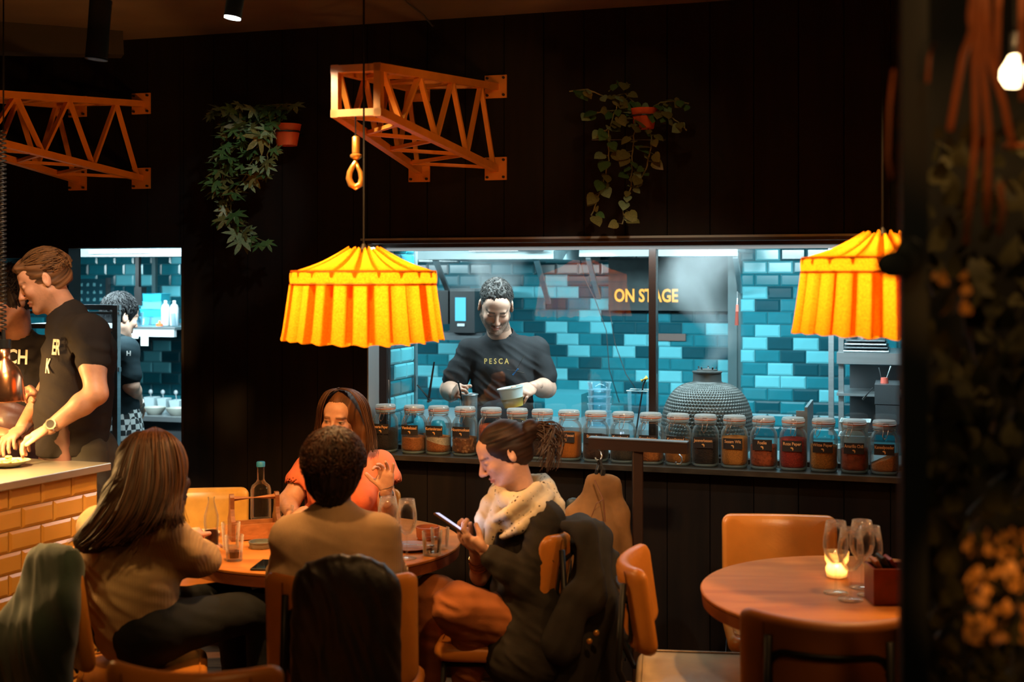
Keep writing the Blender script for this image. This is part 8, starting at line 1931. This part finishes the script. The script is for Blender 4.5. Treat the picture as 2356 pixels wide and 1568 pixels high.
def plant(label, pot_px, pot_py, potr, vines, kind, mats, lsize, seed, gap, T_=-0.16, shelf=None, potcut=1.0):
    rd = random.Random(seed); base = W(wall_s(pot_px, T_), T_, wall_z(pot_px, pot_py, T_))
    r_ = root('hanging_plant', label, 'plant', base)
    m = MB(); m.lathe([(0, 0), (potr * 0.72, 0), (potr, potr * 1.45), (potr * 1.04, potr * 1.5), (potr * 0.9, potr * 1.5), (potr * 0.62, 0.01), (0, 0.01)], base, 28); m.build('pot', M_potr, r_, smooth=True, angle=40)
    m = MB(); m.lathe([(potr * 1.06, potr * 0.9), (potr * 1.08, potr * 0.9), (potr * 1.08, potr * 0.98), (potr * 1.06, potr * 0.98)], base, 24); q = base + TW * (-T_); m.bar(base + UP * potr * 0.94 + TW * potr, q + UP * potr * 0.94, 0.012, 0.008); m.build('wall_bracket', M_black, r_)
    lm = [leaf_mesh(kind, x) for x in mats]; sm = MB(); n = 0
    for (pts, tz) in vines:
        cv = [W(wall_s(x, t), t, wall_z(x, y, t)) for x, y, t in pts]
        # smooth
        fine = []
        for i in range(len(cv) - 1):
            for j in range(6): fine.append(cv[i].lerp(cv[i + 1], j / 6) + Vector((rd.uniform(-1, 1), rd.uniform(-1, 1), 0)) * 0.004)
        fine.append(cv[-1]); sm.tube(fine, 0.0028, 5)
        L_ = 0; last = 0
        for i in range(1, len(fine)):
            L_ += (fine[i] - fine[i - 1]).length
            while L_ - last > gap:
                last += gap; p = fine[i]; a = rd.uniform(0, 2 * math.pi); out = Vector((math.cos(a), -abs(math.sin(a)) - 0.3, rd.uniform(-0.7, 0.3))).normalized(); sz = lsize * rd.uniform(0.55, 1.2) * tz
                tip = p + out * sz * 0.55
                if (tip - W(0, 0, 0)).dot(TW) > -0.02: tip -= TW * 0.05
                sm.tube([p, tip], 0.0016, 4)
                o = bpy.data.objects.new('leaf', rd.choice(lm)); link(o); o.parent = r_; n += 1
                yax = (out + Vector((0, -0.2, -0.9 * rd.random() - 0.2))).normalized(); zax = Vector((rd.uniform(-0.6, 0.6), -1, rd.uniform(-0.1, 0.9))); zax = (zax - yax * yax.dot(zax)).normalized(); xax = yax.cross(zax)
                M = Matrix((xax, yax, zax)).transposed().to_4x4() @ Matrix.Diagonal((sz, sz, sz, 1)); M.translation = tip - base; o.matrix_local = M
    sm.build('stems', M_stem, r_)
    if shelf:
        x0, x1, y = shelf; m = MB(); m.tube([W(wall_s(x0, -0.13), -0.13, wall_z(x0, y, -0.13)), W(wall_s(x1, -0.13), -0.13, wall_z(x1, y, -0.13))], 0.004, 6); m.build('wire_rail', M_dsteel, r_)
    return n
V1 = [([(660, 268, -0.2), (620, 250, -0.24), (560, 245, -0.26), (510, 262, -0.26), (475, 262, -0.26)], 1.0), ([(655, 262, -0.2), (600, 285, -0.26), (540, 300, -0.28), (510, 330, -0.26), (505, 400, -0.22), (520, 450, -0.2)], 1.1),
      ([(650, 275, -0.22), (600, 320, -0.26), (575, 380, -0.25), (560, 410, -0.23), (535, 440, -0.22), (530, 500, -0.2), (560, 535, -0.2), (610, 555, -0.2)], 1.1), ([(655, 262, -0.2), (672, 240, -0.2), (640, 240, -0.22), (590, 245, -0.2)], 0.9),
      ([(640, 285, -0.25), (620, 330, -0.28), (615, 370, -0.27), (600, 410, -0.25)], 1.2), ([(610, 265, -0.24), (560, 320, -0.25), (530, 350, -0.24), (512, 380, -0.2), (515, 440, -0.18), (510, 500, -0.18)], 1.1), ([(640, 270, -0.2), (590, 270, -0.2), (545, 270, -0.2), (515, 290, -0.22), (510, 310, -0.22)], 1.0), ([(530, 480, -0.2), (545, 520, -0.2), (580, 550, -0.2)], 1.2)]
n1_ = plant('trailing lobed-leaf plant in an orange pot left of the crane bracket', 660, 335, 0.066, V1, 'lobed', [M_leafg, M_leafg, M_leafp, M_leafo], 0.075, 3, 0.028)
V2 = [([(1480, 262, -0.2), (1440, 215, -0.24), (1400, 225, -0.26), (1350, 205, -0.26), (1310, 210, -0.24)], 1.0), ([(1480, 262, -0.2), (1420, 240, -0.26), (1400, 300, -0.27), (1400, 370, -0.24), (1385, 430, -0.22), (1360, 495, -0.2)], 1.0),
      ([(1482, 265, -0.2), (1460, 300, -0.28), (1455, 370, -0.25), (1450, 430, -0.22), (1435, 480, -0.2), (1432, 515, -0.2)], 1.0), ([(1480, 262, -0.2), (1520, 235, -0.24), (1560, 232, -0.24), (1585, 238, -0.22)], 0.9), ([(1480, 262, -0.2), (1520, 255, -0.26), (1560, 280, -0.25), (1580, 300, -0.24)], 0.9),
      ([(1484, 265, -0.2), (1500, 320, -0.26), (1490, 380, -0.24), (1465, 430, -0.2)], 0.9), ([(1480, 262, -0.2), (1445, 250, -0.2), (1400, 255, -0.22), (1360, 262, -0.22)], 1.0), ([(1480, 262, -0.2), (1430, 270, -0.22), (1395, 300, -0.24), (1375, 300, -0.24)], 1.0), ([(1400, 210, -0.26), (1420, 190, -0.26), (1450, 195, -0.24)], 0.9)]
n2_ = plant('trailing heart-leaf plant in an orange pot on the wall above the window', 1482, 296, 0.056, V2, 'heart', [M_leafo, M_leafo, M_leafg, M_leafp], 0.052, 8, 0.023, T_=-0.23, shelf=(1362, 1530, 321))

# ---------------------------------------------------------------- dark pillar and greenery close to the camera
pillar = MB(); Yp = 2.05
x0, x1 = P(2067, 0, Yp).x, P(2128, 0, Yp).x
pillar.box(((x0 + x1) / 2 + 0.006, Yp + 0.01, 1.45), (x1 - x0, 0.02, 3.0)); o = pillar.build('trim_4', pm('pillar_dark', (0.006, 0.010, 0.012), 0.6), None, origin=((x0 + x1) / 2, Yp, 0)); o['kind'] = 'structure'
m = MB(); m.box((P(2120, 0, 2.75).x + 0.6, 2.75, 1.45), (1.2, 0.04, 3.0)); o = m.build('wall_partition', pm('partition_green', (0.010, 0.012, 0.010), 0.7, var=0.5, scale=6), None, origin=(1.3, 2.75, 0)); o['kind'] = 'structure'
M_litleaf = pm('lamplit_leaf', (0.42, 0.20, 0.05), 0.5, var=0.3); M_dleaf2 = pm('dark_leaf', (0.045, 0.042, 0.016), 0.7, var=0.4, spec=0.2); M_branch = pm('branch_rust', (0.30, 0.085, 0.02), 0.7, var=0.2)  # orange lamplight on the nearest leaves is put into their colour
def bush(label, region, Ys, n, mats, size, seed, name='foliage_screen', stems=()):
    rd = random.Random(seed); (xa, ya, xb, yb) = region; cy_ = sum(Ys) / 2; base = P((xa + xb) / 2, yb, cy_)
    r_ = root(name, label, 'plant', base); lm = [leaf_mesh('heart', x) for x in mats]
    for i in range(n):
        Y = rd.uniform(*Ys); p = P(rd.uniform(xa, xb), rd.uniform(ya, yb), Y); s_ = size * rd.uniform(0.6, 1.3)
        o = bpy.data.objects.new('leaf', rd.choice(lm)); link(o); o.parent = r_
        M = (Matrix.Rotation(rd.uniform(0, 6.3), 4, 'Z') @ Matrix.Rotation(rd.uniform(0.6, 2.4), 4, 'X')) @ Matrix.Diagonal((s_, s_, s_, 1)); M.translation = p - base; o.matrix_local = M
    if stems:
        m = MB()
        for pts, Y, rr in stems: m.tube([P(x, y, Y) for x, y in pts], rr, 8)
        m.build('stems', M_branch, r_, smooth=True)
    return r_
bush('orange lit leaves of a bush at the lower right edge', (2215, 1230, 2380, 1480), (1.7, 2.0), 110, [M_litleaf], 0.013, 4)
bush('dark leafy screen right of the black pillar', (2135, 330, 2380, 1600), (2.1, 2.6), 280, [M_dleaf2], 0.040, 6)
bush('small cluster of leaves standing in for orange highlights right of the pleated lamp', (2125, 640, 2250, 730), (1.9, 2.05), 9, [M_litleaf], 0.018, 9)
S = []
for pts in ([(2255, -30), (2240, 60), (2215, 130), (2185, 300)], [(2250, -30), (2242, 100), (2245, 320), (2235, 420), (2222, 560)], [(2262, -30), (2255, 90), (2275, 300), (2270, 520)], [(2270, -30), (2275, 130), (2310, 240), (2330, 340)], [(2300, -30), (2295, 60), (2292, 170)], [(2352, -30), (2350, 120), (2354, 230)], [(2240, -30), (2232, 40), (2240, 90)], [(2056, 160), (2046, 250), (2042, 360), (2050, 410)], [(2148, 100), (2138, 130), (2134, 190)], [(2300, 420), (2308, 480), (2298, 540)]): S.append((pts, 1.95, 0.0055 if pts[0][0] > 2200 else 0.003))
bush('bundle of rust coloured roots hanging at the upper right', (2150, 300, 2356, 340), (1.95, 2.1), 14, [M_dleaf2], 0.03, 12, name='hanging_roots', stems=S)
# small dark leaf in front of the right lamp's shade
r_ = root('foliage_twig', 'dark blurred twig with a leaf overlapping the right pleated lamp', 'plant', P(2060, 610, 1.98))
m = MB(); m.tube([P(2058, 420, 1.98), P(2052, 520, 1.98), P(2050, 590, 1.98)], 0.0025, 6); m.build('stem', M_dleaf2, r_)
m = MB(); m.sphere(P(2058, 608, 1.98), (0.030, 0.006, 0.022), 16, 10); m.sphere(P(2092, 590, 1.985), (0.026, 0.006, 0.030), 14, 10); m.build('leaf', pm('leaf_black', (0.012, 0.014, 0.008), 0.6), r_, smooth=True)
light('foliage_fill', 'SPOT', (0.4, 0.9, 2.3), 5, (1.0, 0.7, 0.3), 0.05, target=P(2250, 900, 2.3), spot=70)  # unseen fill added to lift the leafy screen
# glowing bulb lamp at the right edge
bl = P(2334, 170, 2.3); r_ = root('bulb_lamp', 'glowing pear-shaped bulb at the upper right edge', 'lamp', bl)
m = MB(); m.lathe([(0.0, -0.026), (0.016, -0.023), (0.025, -0.008), (0.024, 0.008), (0.014, 0.024), (0.009, 0.034), (0, 0.036)], bl, 20); m.build('bulb', pm('warm_bulb', (1, 1, 1), 0.5, emit=(1.0, 0.72, 0.38), estr=9), r_, smooth=True)
m = MB(); m.tube([bl + Vector((0, 0, 0.03)), bl + Vector((0, 0, 0.075))], 0.010, 10); m.tube([bl + Vector((0, 0, 0.07)), (bl.x, bl.y, Z_CEIL)], 0.003, 6); m.build('cord', M_black, r_)
light('bulb_light', 'POINT', bl + Vector((0, -0.05, 0)), 1.6, (1.0, 0.55, 0.2), 0.03)
m = MB(); m.cbox(P(2345, 336, 2.1), (0.05, 0.02, 0.008), 0.002); o = m.build('shelf_bracket', M_branch, None, origin=P(2345, 336, 2.1)); tag(o, 'short rust coloured bar at the right edge below the bulb', 'bracket')
light('bush_fill', 'SPOT', (0.55, 1.2, 1.5), 20, AMBER, 0.05, target=P(2320, 1370, 2.05), spot=18)  # unseen amber fill added for the bush leaves
light('root_fill', 'SPOT', (0.45, 1.0, 1.9), 12, (1.0, 0.36, 0.08), 0.05, target=P(2280, 150, 2.0), spot=26)  # unseen fill added to warm the hanging roots
